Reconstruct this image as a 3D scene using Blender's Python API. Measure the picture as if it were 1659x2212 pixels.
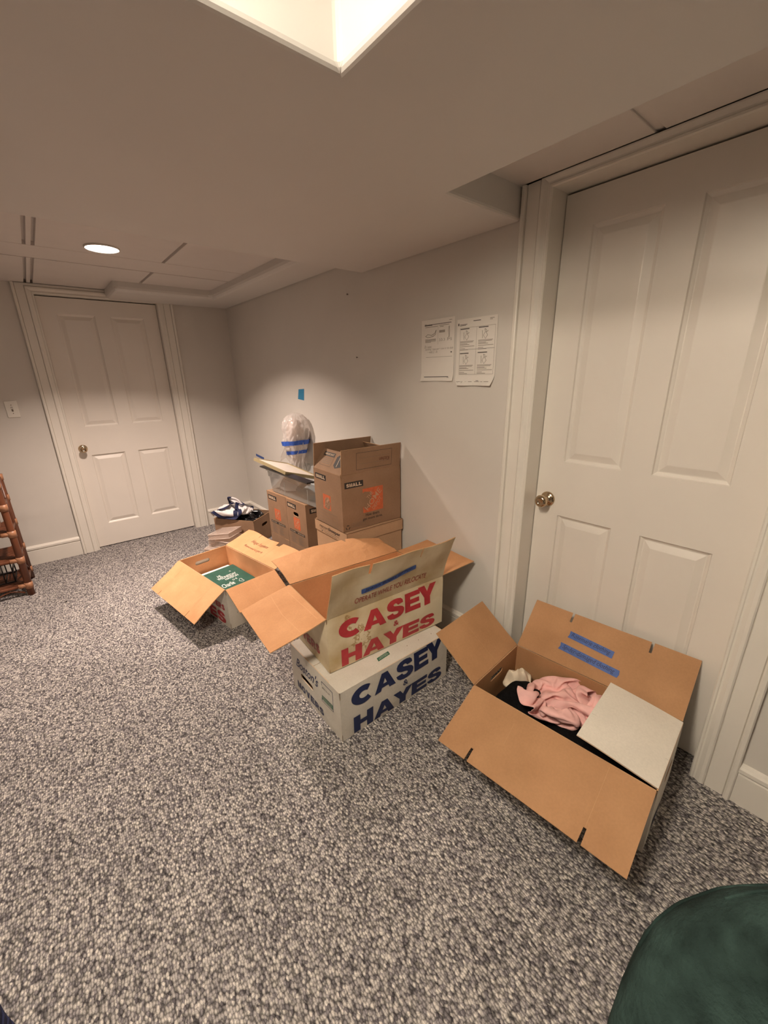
import bpy, bmesh, math, random
from mathutils import Vector, Matrix, noise
from mathutils.geometry import delaunay_2d_cdt

for o in list(bpy.data.objects): bpy.data.objects.remove(o)
S = bpy.context.scene
COL = S.collection
R = math.radians

# ------------------------------------------------------------------ camera
F_PX = 881.76
YAW, PITCH, ROLL, CAM_H = 0.68697, -0.32384, -0.02013, 1.4220
cam = bpy.data.cameras.new('camera'); cam_o = bpy.data.objects.new('camera', cam); COL.objects.link(cam_o)
cam.sensor_fit = 'HORIZONTAL'; cam.sensor_width = 36; cam.lens = F_PX / 1659 * 36
cam.clip_start = 0.02
f = Vector((math.sin(YAW) * math.cos(PITCH), math.cos(YAW) * math.cos(PITCH), math.sin(PITCH)))
r = Vector((math.cos(YAW), -math.sin(YAW), 0)); u = r.cross(f)
r2 = math.cos(ROLL) * r + math.sin(ROLL) * u; u2 = -math.sin(ROLL) * r + math.cos(ROLL) * u
M = Matrix((r2, u2, -f)).transposed().to_4x4(); M.translation = (0, 0, CAM_H)
cam_o.matrix_world = M
S.camera = cam_o

# ------------------------------------------------------------------ world, exposure, lamps of the room
S.view_settings.view_transform = 'Standard'; S.view_settings.look = 'None'
S.view_settings.gamma = 1; S.view_settings.use_curve_mapping = False
S.view_settings.exposure = 0.38
w = bpy.data.worlds.new('world'); S.world = w; w.use_nodes = True
w.node_tree.nodes['Background'].inputs[0].default_value = (1, .9, .8, 1)
w.node_tree.nodes['Background'].inputs[1].default_value = 0.0
LAMPS = [  # x, y, z, radius, watts, colour
    (0.462, 2.911, 2.094, 0.078, 27.0, (1.0, .81, .69)),      # far downlight, the one in view
    (-0.47, 0.45, 2.245, 0.11, 24.0, (1.0, .87, .70)),        # light well: globe added to brighten its walls, beside a wide downward lamp
    (-1.45, 2.95, 2.094, 0.078, 5.0, (1.0, .80, .66)),       # farther left in the tiled ceiling
    (-2.2, -1.2, 1.957, 0.085, 3.5, (1.0, .78, .58)),
]

# ------------------------------------------------------------------ materials
def new_mat(name):
    m = bpy.data.materials.new(name); m.use_nodes = True
    return m, m.node_tree, m.node_tree.nodes['Principled BSDF']
def link(t, a, b): t.links.new(a, b)
def node(t, k, **kw):
    n = t.nodes.new(k)
    for a, b in kw.items(): setattr(n, a, b)
    return n
def noise_col(t, scale, c1, c2, detail=4, lo=.35, hi=.65, coord='Object', stretch=None):
    tc = node(t, 'ShaderNodeTexCoord'); n = node(t, 'ShaderNodeTexNoise')
    n.inputs['Scale'].default_value = scale; n.inputs['Detail'].default_value = detail
    src = tc.outputs[coord]
    if stretch:
        mp = node(t, 'ShaderNodeMapping'); mp.inputs['Scale'].default_value = stretch
        link(t, src, mp.inputs[0]); src = mp.outputs[0]
    link(t, src, n.inputs['Vector'])
    cr = node(t, 'ShaderNodeValToRGB')
    cr.color_ramp.elements[0].position = lo; cr.color_ramp.elements[1].position = hi
    cr.color_ramp.elements[0].color = (*c1, 1); cr.color_ramp.elements[1].color = (*c2, 1)
    link(t, n.outputs['Fac'], cr.inputs[0])
    return cr, n
def bump(t, b, src, strength=.2, dist=.002):
    bn = node(t, 'ShaderNodeBump'); bn.inputs['Strength'].default_value = strength
    bn.inputs['Distance'].default_value = dist
    link(t, src, bn.inputs['Height']); link(t, bn.outputs[0], b.inputs['Normal'])
def simple(name, col, rough=.6, metal=0, var=0, scale=30, bmp=0, bscale=None, spec=None, stretch=None):
    m, t, b = new_mat(name)
    b.inputs['Roughness'].default_value = rough; b.inputs['Metallic'].default_value = metal
    if spec is not None: b.inputs['Specular IOR Level'].default_value = spec
    c2 = tuple(min(1, c * (1 + var)) for c in col); c1 = tuple(c * (1 - var) for c in col)
    cr, n = noise_col(t, scale, c1, c2, stretch=stretch)
    link(t, cr.outputs[0], b.inputs['Base Color'])
    if bmp:
        n2 = node(t, 'ShaderNodeTexNoise'); n2.inputs['Scale'].default_value = bscale or scale
        n2.inputs['Detail'].default_value = 5
        tc = node(t, 'ShaderNodeTexCoord'); link(t, tc.outputs['Object'], n2.inputs['Vector'])
        bump(t, b, n2.outputs['Fac'], bmp, .002)
    return m
WALL = simple('wall_paint', (.67, .635, .585), .55, var=.02, scale=3, bmp=.04, bscale=260, spec=.3)
CEIL = simple('ceiling_paint', (.66, .635, .60), .5, var=.01, scale=3, bmp=.04, bscale=200, spec=.3)
TILE = simple('ceiling_tile', (.70, .65, .61), .30, var=.015, scale=8, bmp=.05, bscale=300, spec=.4)
TRIM = simple('trim_paint', (.78, .74, .67), .32, var=.012, scale=6, bmp=.03, bscale=40, spec=.5)
DOOR = simple('door_paint', (.78, .73, .665), .34, var=.012, scale=5, bmp=.05, bscale=30, spec=.5)
GAP = simple('dark_gap', (.03, .025, .02), .9)
BRASS = simple('polished_brass', (.60, .47, .32), .16, metal=1, var=.05, scale=20)
PLATE = simple('switch_plastic', (.80, .77, .70), .35)
def carpet():
    m, t, b = new_mat('berber_carpet')
    tc = node(t, 'ShaderNodeTexCoord')
    mp = node(t, 'ShaderNodeMapping'); mp.inputs['Rotation'].default_value = (0, 0, R(4)); mp.inputs['Scale'].default_value = (1, .62, 1)
    nz = node(t, 'ShaderNodeTexNoise'); nz.inputs['Scale'].default_value = 60; nz.inputs['Detail'].default_value = 2
    link(t, tc.outputs['Object'], nz.inputs['Vector'])
    mixv = node(t, 'ShaderNodeVectorMath', operation='MULTIPLY_ADD')
    mixv.inputs[1].default_value = (.006, .006, 0)
    link(t, nz.outputs['Color'], mixv.inputs[0]); link(t, tc.outputs['Object'], mixv.inputs[2])
    link(t, mixv.outputs[0], mp.inputs[0])
    vo = node(t, 'ShaderNodeTexVoronoi'); vo.inputs['Scale'].default_value = 165; vo.inputs['Randomness'].default_value = .72; vo.feature = 'SMOOTH_F1'; vo.inputs['Smoothness'].default_value = .22
    link(t, mp.outputs[0], vo.inputs['Vector'])
    sep = node(t, 'ShaderNodeSeparateColor'); link(t, vo.outputs['Color'], sep.inputs[0])
    cr = node(t, 'ShaderNodeValToRGB'); e = cr.color_ramp.elements
    e[0].position = 0; e[0].color = (.14, .125, .135, 1); e[1].position = 1; e[1].color = (.78, .725, .67, 1)
    for p, c in ((.22, (.31, .285, .295, 1)), (.45, (.46, .425, .415, 1)), (.75, (.61, .565, .53, 1))):
        x = e.new(p); x.color = c
    link(t, sep.outputs[0], cr.inputs[0])
    # relief shades the loops; shade between loops is also painted into the colour
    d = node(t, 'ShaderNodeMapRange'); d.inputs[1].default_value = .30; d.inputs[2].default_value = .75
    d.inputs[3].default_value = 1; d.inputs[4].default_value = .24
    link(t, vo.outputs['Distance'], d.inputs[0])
    n2 = node(t, 'ShaderNodeTexNoise'); n2.inputs['Scale'].default_value = 420; n2.inputs['Detail'].default_value = 2
    link(t, tc.outputs['Object'], n2.inputs['Vector'])
    mr = node(t, 'ShaderNodeMapRange'); mr.inputs[1].default_value = .3; mr.inputs[2].default_value = .7; mr.inputs[3].default_value = .7; mr.inputs[4].default_value = 1.25
    link(t, n2.outputs['Fac'], mr.inputs[0])
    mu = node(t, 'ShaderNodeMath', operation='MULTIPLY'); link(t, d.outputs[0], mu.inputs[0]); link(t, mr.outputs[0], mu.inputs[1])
    n3 = node(t, 'ShaderNodeTexNoise'); n3.inputs['Scale'].default_value = 2.5
    link(t, tc.outputs['Object'], n3.inputs['Vector'])
    mr3 = node(t, 'ShaderNodeMapRange'); mr3.inputs[1].default_value = .3; mr3.inputs[2].default_value = .7; mr3.inputs[3].default_value = .9; mr3.inputs[4].default_value = 1.08
    link(t, n3.outputs['Fac'], mr3.inputs[0])
    mu2 = node(t, 'ShaderNodeMath', operation='MULTIPLY'); link(t, mu.outputs[0], mu2.inputs[0]); link(t, mr3.outputs[0], mu2.inputs[1])
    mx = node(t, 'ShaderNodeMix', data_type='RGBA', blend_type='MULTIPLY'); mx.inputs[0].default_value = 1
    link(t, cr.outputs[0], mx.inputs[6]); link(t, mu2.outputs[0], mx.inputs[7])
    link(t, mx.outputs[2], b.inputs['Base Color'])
    b.inputs['Roughness'].default_value = .95; b.inputs['Specular IOR Level'].default_value = .1
    inv = node(t, 'ShaderNodeMath', operation='SUBTRACT'); inv.inputs[0].default_value = 1; link(t, vo.outputs['Distance'], inv.inputs[1])
    bump(t, b, inv.outputs[0], .9, .006)
    return m
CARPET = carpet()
def card(name, c1, c2, edge=None, ribs=0.0, stretch=(1, 1, 1)):
    m, t, b = new_mat(name)
    cr, n = noise_col(t, 7, c1, c2, detail=6, lo=.3, hi=.7)
    cr2, n2 = noise_col(t, 140, (.965, .965, .965), (1.025, 1.025, 1.025), detail=3)
    mx = node(t, 'ShaderNodeMix', data_type='RGBA', blend_type='MULTIPLY'); mx.inputs[0].default_value = 1
    link(t, cr.outputs[0], mx.inputs[6]); link(t, cr2.outputs[0], mx.inputs[7])
    link(t, mx.outputs[2], b.inputs['Base Color'])
    b.inputs['Roughness'].default_value = .72; b.inputs['Specular IOR Level'].default_value = .25
    bump(t, b, n2.outputs['Fac'], .08, .001)
    return m
KRAFT = card('kraft_cardboard', (.58, .29, .135), (.68, .36, .18))
KRAFT_D = card('kraft_cardboard_golden', (.41, .218, .105), (.48, .265, .132))
KRAFT_HD = card('tan_cardboard', (.26, .158, .095), (.32, .198, .125))
KRAFT_R = card('light_kraft', (.47, .29, .175), (.53, .33, .20))
EDGE = card('cardboard_edge', (.48, .28, .14), (.56, .34, .18))
EDGE_PALE = card('cardboard_edge_pale', (.60, .45, .32), (.70, .56, .42))
WHITE_C = card('white_coated_card', (.60, .55, .47), (.70, .655, .58))
WHITE_D = card('clean_white_card', (.74, .69, .60), (.79, .74, .65))
def aged():
    m, t, b = new_mat('water_stained_card')
    cr, n = noise_col(t, 5, (.50, .37, .19), (.76, .66, .47), detail=5, lo=.32, hi=.62)
    # dark crinkled tide lines of an old water stain
    tc = node(t, 'ShaderNodeTexCoord'); n2 = node(t, 'ShaderNodeTexNoise'); n2.inputs['Scale'].default_value = 4.2; n2.inputs['Detail'].default_value = 7
    n2.inputs['Roughness'].default_value = .62
    link(t, tc.outputs['Object'], n2.inputs['Vector'])
    r_ = node(t, 'ShaderNodeValToRGB'); e = r_.color_ramp.elements
    e[0].position = .545; e[0].color = (1, 1, 1, 1); e[1].position = .575; e[1].color = (1, 1, 1, 1)
    x = e.new(.558); x.color = (.50, .36, .20, 1); x = e.new(.562); x.color = (.62, .48, .30, 1)
    link(t, n2.outputs['Fac'], r_.inputs[0])
    # only near the damaged corner of the box (object space)
    sp = node(t, 'ShaderNodeVectorMath', operation='DISTANCE'); sp.inputs[1].default_value = (-.20, -.19, .15)
    link(t, tc.outputs['Object'], sp.inputs[0])
    mr = node(t, 'ShaderNodeMapRange'); mr.inputs[1].default_value = .10; mr.inputs[2].default_value = .17; mr.inputs[3].default_value = 1; mr.inputs[4].default_value = 0
    link(t, sp.outputs['Value'], mr.inputs[0])
    mx = node(t, 'ShaderNodeMix', data_type='RGBA', blend_type='MULTIPLY')
    link(t, mr.outputs[0], mx.inputs[0]); link(t, cr.outputs[0], mx.inputs[6]); link(t, r_.outputs[0], mx.inputs[7])
    link(t, mx.outputs[2], b.inputs['Base Color']); b.inputs['Roughness'].default_value = .55
    n3 = node(t, 'ShaderNodeTexNoise'); n3.inputs['Scale'].default_value = 22; link(t, tc.outputs['Object'], n3.inputs['Vector'])
    bump(t, b, n3.outputs['Fac'], .25, .004)
    return m
AGED = aged()
NAVY = simple('navy_ink', (.012, .022, .085), .5, var=.15, scale=60)
RED = simple('red_ink', (.46, .035, .045), .5, var=.12, scale=30)
DKRED = simple('dark_red_ink', (.33, .035, .03), .5, var=.1, scale=60)
GREEN_INK = simple('green_ink', (.03, .14, .08), .5, var=.2, scale=60)
BLACK_INK = simple('black_ink', (.025, .02, .018), .55)
ORANGE = simple('orange_ink', (.56, .125, .045), .55, var=.08, scale=60)
BROWN_INK = simple('brown_marker', (.13, .04, .02), .6)
GREY_INK = simple('grey_print', (.17, .13, .10), .6)
TAPE = simple('blue_masking_tape', (.055, .115, .36), .6, var=.12, scale=70)
TAPE_V = simple('bright_blue_tape', (.03, .10, .48), .5, var=.12, scale=70)
TAPE_T = simple('teal_blue_tape', (.03, .22, .40), .6, var=.08, scale=70)
PEN = simple('pen_ink', (.008, .01, .04), .6)
BLACK_CL = simple('black_knit', (.006, .0055, .006), .95, var=.3, scale=150, bmp=.5, bscale=400, spec=.1)
BLACK_BAG = simple('black_plastic_bag', (.008, .007, .008), .22, bmp=.5, bscale=30)
PINK = simple('pink_jersey', (.88, .52, .49), .85, var=.05, scale=40, bmp=.15, bscale=300, spec=.15)
CREAM_CL = simple('cream_cloth', (.72, .62, .48), .85, var=.05, scale=40, bmp=.2, bscale=200)
WHITE_CL = simple('white_jersey', (.78, .74, .74), .8, var=.03, scale=30, bmp=.1, bscale=200)
NAVY_CL = simple('navy_trim_fabric', (.012, .016, .06), .8, var=.15, scale=60)
GREEN_CL = simple('dark_green_fleece', (.014, .025, .022), .98, var=.45, scale=28, bmp=1.0, bscale=220, spec=.08)
PAPER = simple('printer_paper', (.80, .76, .70), .6, var=.01, scale=20)
PRINT = simple('print_grey', (.30, .26, .22), .7)
PRINT_D = simple('print_dark', (.10, .09, .08), .7)
RATTAN = simple('dark_rattan', (.13, .042, .018), .38, var=.3, scale=18, bmp=.25, bscale=50, stretch=(1, 1, .15))
WRAP = simple('cane_binding', (.38, .18, .095), .42, var=.15, scale=60)
WICKER = simple('wicker_weave', (.34, .15, .07), .5, var=.3, scale=60, bmp=.6, bscale=120)
DARK = simple('dark_metal', (.02, .016, .015), .4, metal=.3)
GREENBOARD = simple('green_book_cloth', (.02, .085, .06), .45, var=.12, scale=20)
CHALK = simple('silver_white_pen', (.80, .82, .78), .5)
KHAKI = simple('khaki_frame_edge', (.30, .24, .13), .5, var=.05, scale=30)
KHAKI2 = simple('brown_frame_edge', (.26, .16, .08), .5, var=.05, scale=30)
MIRROR = simple('pale_backing', (.66, .60, .53), .35, var=.03, scale=20)
BLACKF = simple('black_lacquer', (.012, .009, .008), .3)
GREYBOX = simple('grey_case', (.30, .27, .24), .5, var=.1)
def clear(name, tint, opac, diff, rough=.12):
    m, t, b = new_mat(name)
    tr = node(t, 'ShaderNodeBsdfTransparent'); tr.inputs[0].default_value = (*tint, 1)
    b.inputs['Base Color'].default_value = (*diff, 1); b.inputs['Roughness'].default_value = rough
    b.inputs['Specular IOR Level'].default_value = .8
    mx = node(t, 'ShaderNodeMixShader'); lw = node(t, 'ShaderNodeLayerWeight'); lw.inputs[0].default_value = .35
    mr = node(t, 'ShaderNodeMapRange'); mr.inputs[3].default_value = opac; mr.inputs[4].default_value = min(1, opac + .18)
    link(t, lw.outputs['Facing'], mr.inputs[0]); link(t, mr.outputs[0], mx.inputs[0])
    link(t, tr.outputs[0], mx.inputs[1]); link(t, b.outputs[0], mx.inputs[2])
    link(t, mx.outputs[0], t.nodes['Material Output'].inputs['Surface'])
    if rough > .1:
        tc = node(t, 'ShaderNodeTexCoord'); n2 = node(t, 'ShaderNodeTexNoise'); n2.inputs['Scale'].default_value = 45
        link(t, tc.outputs['Object'], n2.inputs['Vector']); bump(t, b, n2.outputs['Fac'], .7, .004)
    return m
TUB = clear('clear_tub_plastic', (.88, .90, .90), .34, (.62, .62, .60), .08)
ACRYL = clear('clear_case_plastic', (.93, .88, .84), .20, (.85, .74, .67), .08)
ACR_EDGE = simple('case_edge_plastic', (.72, .60, .53), .25)
BUBBLE = clear('bubble_wrap', (.95, .93, .92), .34, (.90, .85, .82), .11)
def emit(name, col, s):
    m, t, b = new_mat(name)
    b.inputs['Base Color'].default_value = (*col, 1)
    b.inputs['Emission Color'].default_value = (*col, 1); b.inputs['Emission Strength'].default_value = s
    return m
GLOW = emit('lamp_diffuser', (1, .90, .80), 14)

# ------------------------------------------------------------------ mesh helpers
def tag(o, label=None, cat=None, group=None, kind=None):
    for k, v in (('label', label), ('category', cat), ('group', group), ('kind', kind)):
        if v: o[k] = v
    return o
def empty(name, loc, rz=0, label=None, cat=None, group=None, rot=None):
    o = bpy.data.objects.new(name, None); COL.objects.link(o)
    o.location = loc; o.rotation_euler = rot or (0, 0, rz); o.empty_display_size = .1
    return tag(o, label, cat, group)
_glyph = {}
def text_mesh(s, shear=0, offset=0, seg=.18):
    key = (s, shear, offset, seg)
    if key in _glyph: return _glyph[key]
    c = bpy.data.curves.new('t', 'FONT'); c.body = s; c.size = 1; c.shear = shear; c.offset = offset; c.resolution_u = 5
    c.fill_mode = 'FRONT'
    o = bpy.data.objects.new('t', c); COL.objects.link(o)
    dg = bpy.context.evaluated_depsgraph_get(); me = bpy.data.meshes.new_from_object(o.evaluated_get(dg))
    bm = bmesh.new(); bm.from_mesh(me)
    bmesh.ops.remove_doubles(bm, verts=bm.verts, dist=1e-5)
    bmesh.ops.triangulate(bm, faces=bm.faces)
    for _ in range(3):
        es = [e for e in bm.edges if e.calc_length() > seg]
        if not es: break
        bmesh.ops.subdivide_edges(bm, edges=es, cuts=1)
        bmesh.ops.triangulate(bm, faces=bm.faces)
    bm.verts.index_update()
    vs = [(v.co.x, v.co.y) for v in bm.verts]; fs = [tuple(v.index for v in f_.verts) for f_ in bm.faces]
    bm.free(); bpy.data.objects.remove(o); bpy.data.curves.remove(c); bpy.data.meshes.remove(me)
    x0 = min(v[0] for v in vs); x1 = max(v[0] for v in vs); y0 = min(v[1] for v in vs); y1 = max(v[1] for v in vs)
    vs = [((a - x0) / (x1 - x0), (b - y0) / (y1 - y0)) for a, b in vs]
    _glyph[key] = (vs, fs); return _glyph[key]
def inside(p, poly):
    x, y = p; c = False; n = len(poly)
    for i in range(n):
        x1, y1 = poly[i]; x2, y2 = poly[i - 1]
        if (y1 > y) != (y2 > y) and x < (x2 - x1) * (y - y1) / (y2 - y1) + x1: c = not c
    return c
def rect(a, b, c, d): return [(a, b), (c, b), (c, d), (a, d)]
def stadium(cx, cy, hw, hh, n=8, rot=0):
    p = []
    for i in range(n + 1): t = -math.pi / 2 + math.pi * i / n; p.append((hw - hh + hh * math.cos(t), hh * math.sin(t)))
    for i in range(n + 1): t = math.pi / 2 + math.pi * i / n; p.append((-hw + hh + hh * math.cos(t), hh * math.sin(t)))
    return [(cx + a, cy + b) for a, b in p]
class MB:
    def __init__(s): s.v = []; s.f = []; s.m = []; s.mats = []; s.sm = []
    def mi(s, m):
        if m not in s.mats: s.mats.append(m)
        return s.mats.index(m)
    def add(s, vs, fs, m, smooth=False):
        b = len(s.v); s.v += [tuple(v) for v in vs]; k = s.mi(m)
        for f_ in fs: s.f.append(tuple(i + b for i in f_)); s.m.append(k); s.sm.append(smooth)
    def box(s, lo, hi, m, X=None):
        vs = [Vector((x, y, z)) for z in (lo[2], hi[2]) for y in (lo[1], hi[1]) for x in (lo[0], hi[0])]
        if X: vs = [X @ v for v in vs]
        s.add(vs, [(0, 2, 3, 1), (4, 5, 7, 6), (0, 1, 5, 4), (2, 6, 7, 3), (0, 4, 6, 2), (1, 3, 7, 5)], m)
    def panel(s, P, outline, holes=(), th=.004, mf=None, mb=None, me=None, res=None):
        mb = mb or mf; me = me or mf
        pts = []; edges = []
        for loop in [outline] + list(holes):
            # split long edges
            L = []
            for i, a in enumerate(loop):
                b = loop[(i + 1) % len(loop)]; d = math.dist(a, b); k = max(1, int(d / res + .5)) if res else 1
                for j in range(k): L.append((a[0] + (b[0] - a[0]) * j / k, a[1] + (b[1] - a[1]) * j / k))
            n0 = len(pts); pts += L
            edges += [(n0 + i, n0 + (i + 1) % len(L)) for i in range(len(L))]
        if res:
            xs = [p[0] for p in outline]; ys = [p[1] for p in outline]
            nx = max(1, int((max(xs) - min(xs)) / res)); ny = max(1, int((max(ys) - min(ys)) / res))
            for i in range(1, nx):
                for j in range(1, ny):
                    p = (min(xs) + (max(xs) - min(xs)) * i / nx, min(ys) + (max(ys) - min(ys)) * j / ny)
                    if inside(p, outline) and not any(inside(p, h) for h in holes): pts.append(p)
        vo, eo, fo, *_ = delaunay_2d_cdt([Vector(p) for p in pts], edges, [], 0, 1e-6)
        tri = []
        for f_ in fo:
            c = sum((vo[i] for i in f_), Vector((0, 0))) / len(f_)
            if inside(c, outline) and not any(inside(c, h) for h in holes):
                a, b, d = (vo[i] for i in f_[:3])
                if (b - a).cross(d - a) < 0: f_ = list(reversed(f_))
                tri.append(tuple(f_))
        e = 1e-4; fr = []; bk = []
        for p in vo:
            q = Vector(P(p.x, p.y)); n = (Vector(P(p.x + e, p.y)) - q).cross(Vector(P(p.x, p.y + e)) - q).normalized()
            fr.append(q); bk.append(q - n * th)
        s.add(fr, tri, mf); s.add(bk, [tuple(reversed(t)) for t in tri], mb)
        cnt = {}
        for t in tri:
            for i in range(3): cnt[(t[i], t[(i + 1) % 3])] = 1
        n = len(fr); rim = [k for k in cnt if (k[1], k[0]) not in cnt]
        s.add(fr + bk, [(b, a, a + n, b + n) for a, b in rim], me)
    def _lift(s, P, u_, v_, lift):
        e = 1e-3; q = Vector(P(u_, v_)); n = (Vector(P(u_ + e, v_)) - q).cross(Vector(P(u_, v_ + e)) - q).normalized()
        return q + n * lift
    def text(s, P, string, u0, v0, u1, v1, m, lift=.0007, shear=0, offset=0, seg=.18, flip=False, rot=0, warp=None):
        vs, fs = text_mesh(string, shear, offset, seg)
        out = []
        cx, cy = (u0 + u1) / 2, (v0 + v1) / 2; ca, sa = math.cos(rot), math.sin(rot)
        for a, b in vs:
            if flip: a, b = 1 - a, 1 - b
            x, y = (a - .5) * (u1 - u0), (b - .5) * (v1 - v0)
            if warp: x, y = warp(x, y)
            out.append(s._lift(P, cx + x * ca - y * sa, cy + x * sa + y * ca, lift))
        s.add(out, fs, m)
    def rect(s, P, u0, v0, u1, v1, m, lift=.0004, k=1, skew=0):
        kx = max(k, int((u1 - u0) / .06)); vs = []; fs = []
        for i in range(kx + 1):
            a = u0 + (u1 - u0) * i / kx
            vs += [s._lift(P, a, v0 + skew * i / kx, lift), s._lift(P, a, v1 + skew * i / kx, lift)]
        for i in range(kx): fs.append((2 * i, 2 * i + 2, 2 * i + 3, 2 * i + 1))
        s.add(vs, fs, m)
    def poly(s, P, pts, m, lift=.0004):
        vs = [s._lift(P, a, b, lift) for a, b in pts]; s.add(vs, [tuple(range(len(pts)))], m)
    def shape(s, P, outline, m, lift=.001, res=.02):
        xs = [p[0] for p in outline]; ys = [p[1] for p in outline]; pts = list(outline); n0 = len(pts)
        edges = [(i, (i + 1) % n0) for i in range(n0)]
        nx, ny = max(1, int((max(xs) - min(xs)) / res)), max(1, int((max(ys) - min(ys)) / res))
        for i in range(1, nx):
            for j in range(1, ny):
                p = (min(xs) + (max(xs) - min(xs)) * i / nx, min(ys) + (max(ys) - min(ys)) * j / ny)
                if inside(p, outline): pts.append(p)
        vo, eo, fo, *_ = delaunay_2d_cdt([Vector(p) for p in pts], edges, [], 0, 1e-6); tri = []
        for f_ in fo:
            if inside(sum((vo[i] for i in f_), Vector((0, 0))) / 3, outline):
                a, b, d = (vo[i] for i in f_)
                tri.append(tuple(f_) if (b - a).cross(d - a) > 0 else tuple(reversed(f_)))
        s.add([s._lift(P, p.x, p.y, lift) for p in vo], tri, m)
    def frame(s, P, u0, v0, u1, v1, t, m, lift=.0004):
        s.rect(P, u0, v0, u1, v0 + t, m, lift); s.rect(P, u0, v1 - t, u1, v1, m, lift)
        s.rect(P, u0, v0 + t, u0 + t, v1 - t, m, lift); s.rect(P, u1 - t, v0 + t, u1, v1 - t, m, lift)
    def tube(s, pts, rad, m, n=10, cap=True, smooth=True):
        pts = [Vector(p) for p in pts]; rs = rad if isinstance(rad, (list, tuple)) else [rad] * len(pts)
        vs = []; fs = []; prev = None
        for i, p in enumerate(pts):
            d = (pts[min(i + 1, len(pts) - 1)] - pts[max(i - 1, 0)]).normalized()
            if prev is None:
                a = Vector((0, 0, 1)) if abs(d.z) < .9 else Vector((1, 0, 0)); x = d.cross(a).normalized()
            else: x = (prev - d * prev.dot(d)).normalized()
            prev = x; y = d.cross(x)
            for k in range(n): t = 2 * math.pi * k / n; vs.append(p + (x * math.cos(t) + y * math.sin(t)) * rs[i])
        for i in range(len(pts) - 1):
            for k in range(n): fs.append((i * n + k, i * n + (k + 1) % n, (i + 1) * n + (k + 1) % n, (i + 1) * n + k))
        if cap: fs += [tuple(reversed(range(n))), tuple(range((len(pts) - 1) * n, len(pts) * n))]
        s.add(vs, fs, m, smooth)
    def lathe(s, prof, X, m, n=28, smooth=True):
        vs = []; fs = []
        for r_, z in prof:
            for k in range(n): t = 2 * math.pi * k / n; vs.append(X @ Vector((r_ * math.cos(t), r_ * math.sin(t), z)))
        for i in range(len(prof) - 1):
            for k in range(n): fs.append((i * n + k, i * n + (k + 1) % n, (i + 1) * n + (k + 1) % n, (i + 1) * n + k))
        fs += [tuple(reversed(range(n))), tuple(range((len(prof) - 1) * n, len(prof) * n))]
        s.add(vs, fs, m, smooth)
    def prism(s, outline, z0, z1, m, holes=()):
        P = lambda a, b: Vector((a, b, z1))
        s.panel(P, outline, holes, th=z1 - z0, mf=m)
    def build(s, name, parent=None, off=(0, 0, 0), bevel=0, weld=False, sub=0, seg=3, angle=40):
        me = bpy.data.meshes.new(name); o = Vector(off)
        me.from_pydata([Vector(v) + o for v in s.v], [], s.f)
        for m in s.mats: me.materials.append(m)
        me.polygons.foreach_set('material_index', s.m); me.polygons.foreach_set('use_smooth', s.sm)
        if weld or bevel or sub:
            bm = bmesh.new(); bm.from_mesh(me); bmesh.ops.remove_doubles(bm, verts=bm.verts, dist=1e-5)
            bmesh.ops.recalc_face_normals(bm, faces=bm.faces) if weld else None
            bm.to_mesh(me); bm.free()
        me.update()
        ob = bpy.data.objects.new(name, me); COL.objects.link(ob)
        if parent: ob.parent = parent
        if bevel:
            b = ob.modifiers.new('bevel', 'BEVEL'); b.width = bevel; b.segments = seg; b.limit_method = 'ANGLE'; b.angle_limit = R(angle)
            b.harden_normals = False
        if sub:
            b = ob.modifiers.new('sub', 'SUBSURF'); b.levels = sub; b.render_levels = sub
        return ob
def struct(mb, name, **k): return tag(mb.build(name, **k), kind='structure')

# ------------------------------------------------------------------ room shell
XR, YF, XD, YD = 1.573, 4.193, 1.660, 4.239
XL, YB, ZT = -3.6, -2.6, 2.42
SOF, FARZ, TILE_N, TILE_F = 1.965, 2.035, 2.07, 2.10
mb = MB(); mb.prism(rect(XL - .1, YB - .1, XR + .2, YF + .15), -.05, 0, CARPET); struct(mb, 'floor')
mb = MB(); mb.panel(lambda a, b: (XR, -a, b), [(-YF - .001, 0), (-.9535, 0), (-.9535, 2.0535), (-.1415, 2.0535), (-.1415, 0), (-YB, 0), (-YB, ZT), (-YF - .001, ZT)], th=.13, mf=WALL)
struct(mb, 'wall_right')
mb = MB(); mb.panel(lambda a, b: (a, YF, b), [(XL, 0), (.1515, 0), (.1515, 2.0535), (1.0035, 2.0535), (1.0035, 0), (XR + .001, 0), (XR + .001, ZT), (XL, ZT)], th=.13, mf=WALL)
struct(mb, 'wall_far')
mb = MB(); mb.box((XL - .1, YB - .1, 0), (XL, YF + .13, ZT), WALL); struct(mb, 'wall_left')
mb = MB(); mb.box((XL, YB - .1, 0), (XR + .13, YB, ZT), WALL); struct(mb, 'wall_back')
# smooth low soffit with the light well in it; chamfered edges
mb = MB()
mb.prism([(XL, YB), (1.158, YB), (1.158, 1.06), (XR, 1.06), (XR, 2.07), (XL, 2.07)], SOF, 2.25, CEIL, [rect(-.75, -.55, .579, .811)])
struct(mb, 'ceiling', bevel=.012)
mb = MB(); mb.box((-.80, -.60, 2.251), (.63, .86, 2.27), CEIL)
struct(mb, 'ceiling')
# border soffit over the far door and along the right wall
mb = MB()
mb.prism([(.617, 3.765), (1.305, 3.765), (1.305, 2.06), (XR, 2.06), (XR, YF), (.617, YF)], FARZ, 2.16, CEIL)
struct(mb, 'ceiling', bevel=.03)
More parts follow.
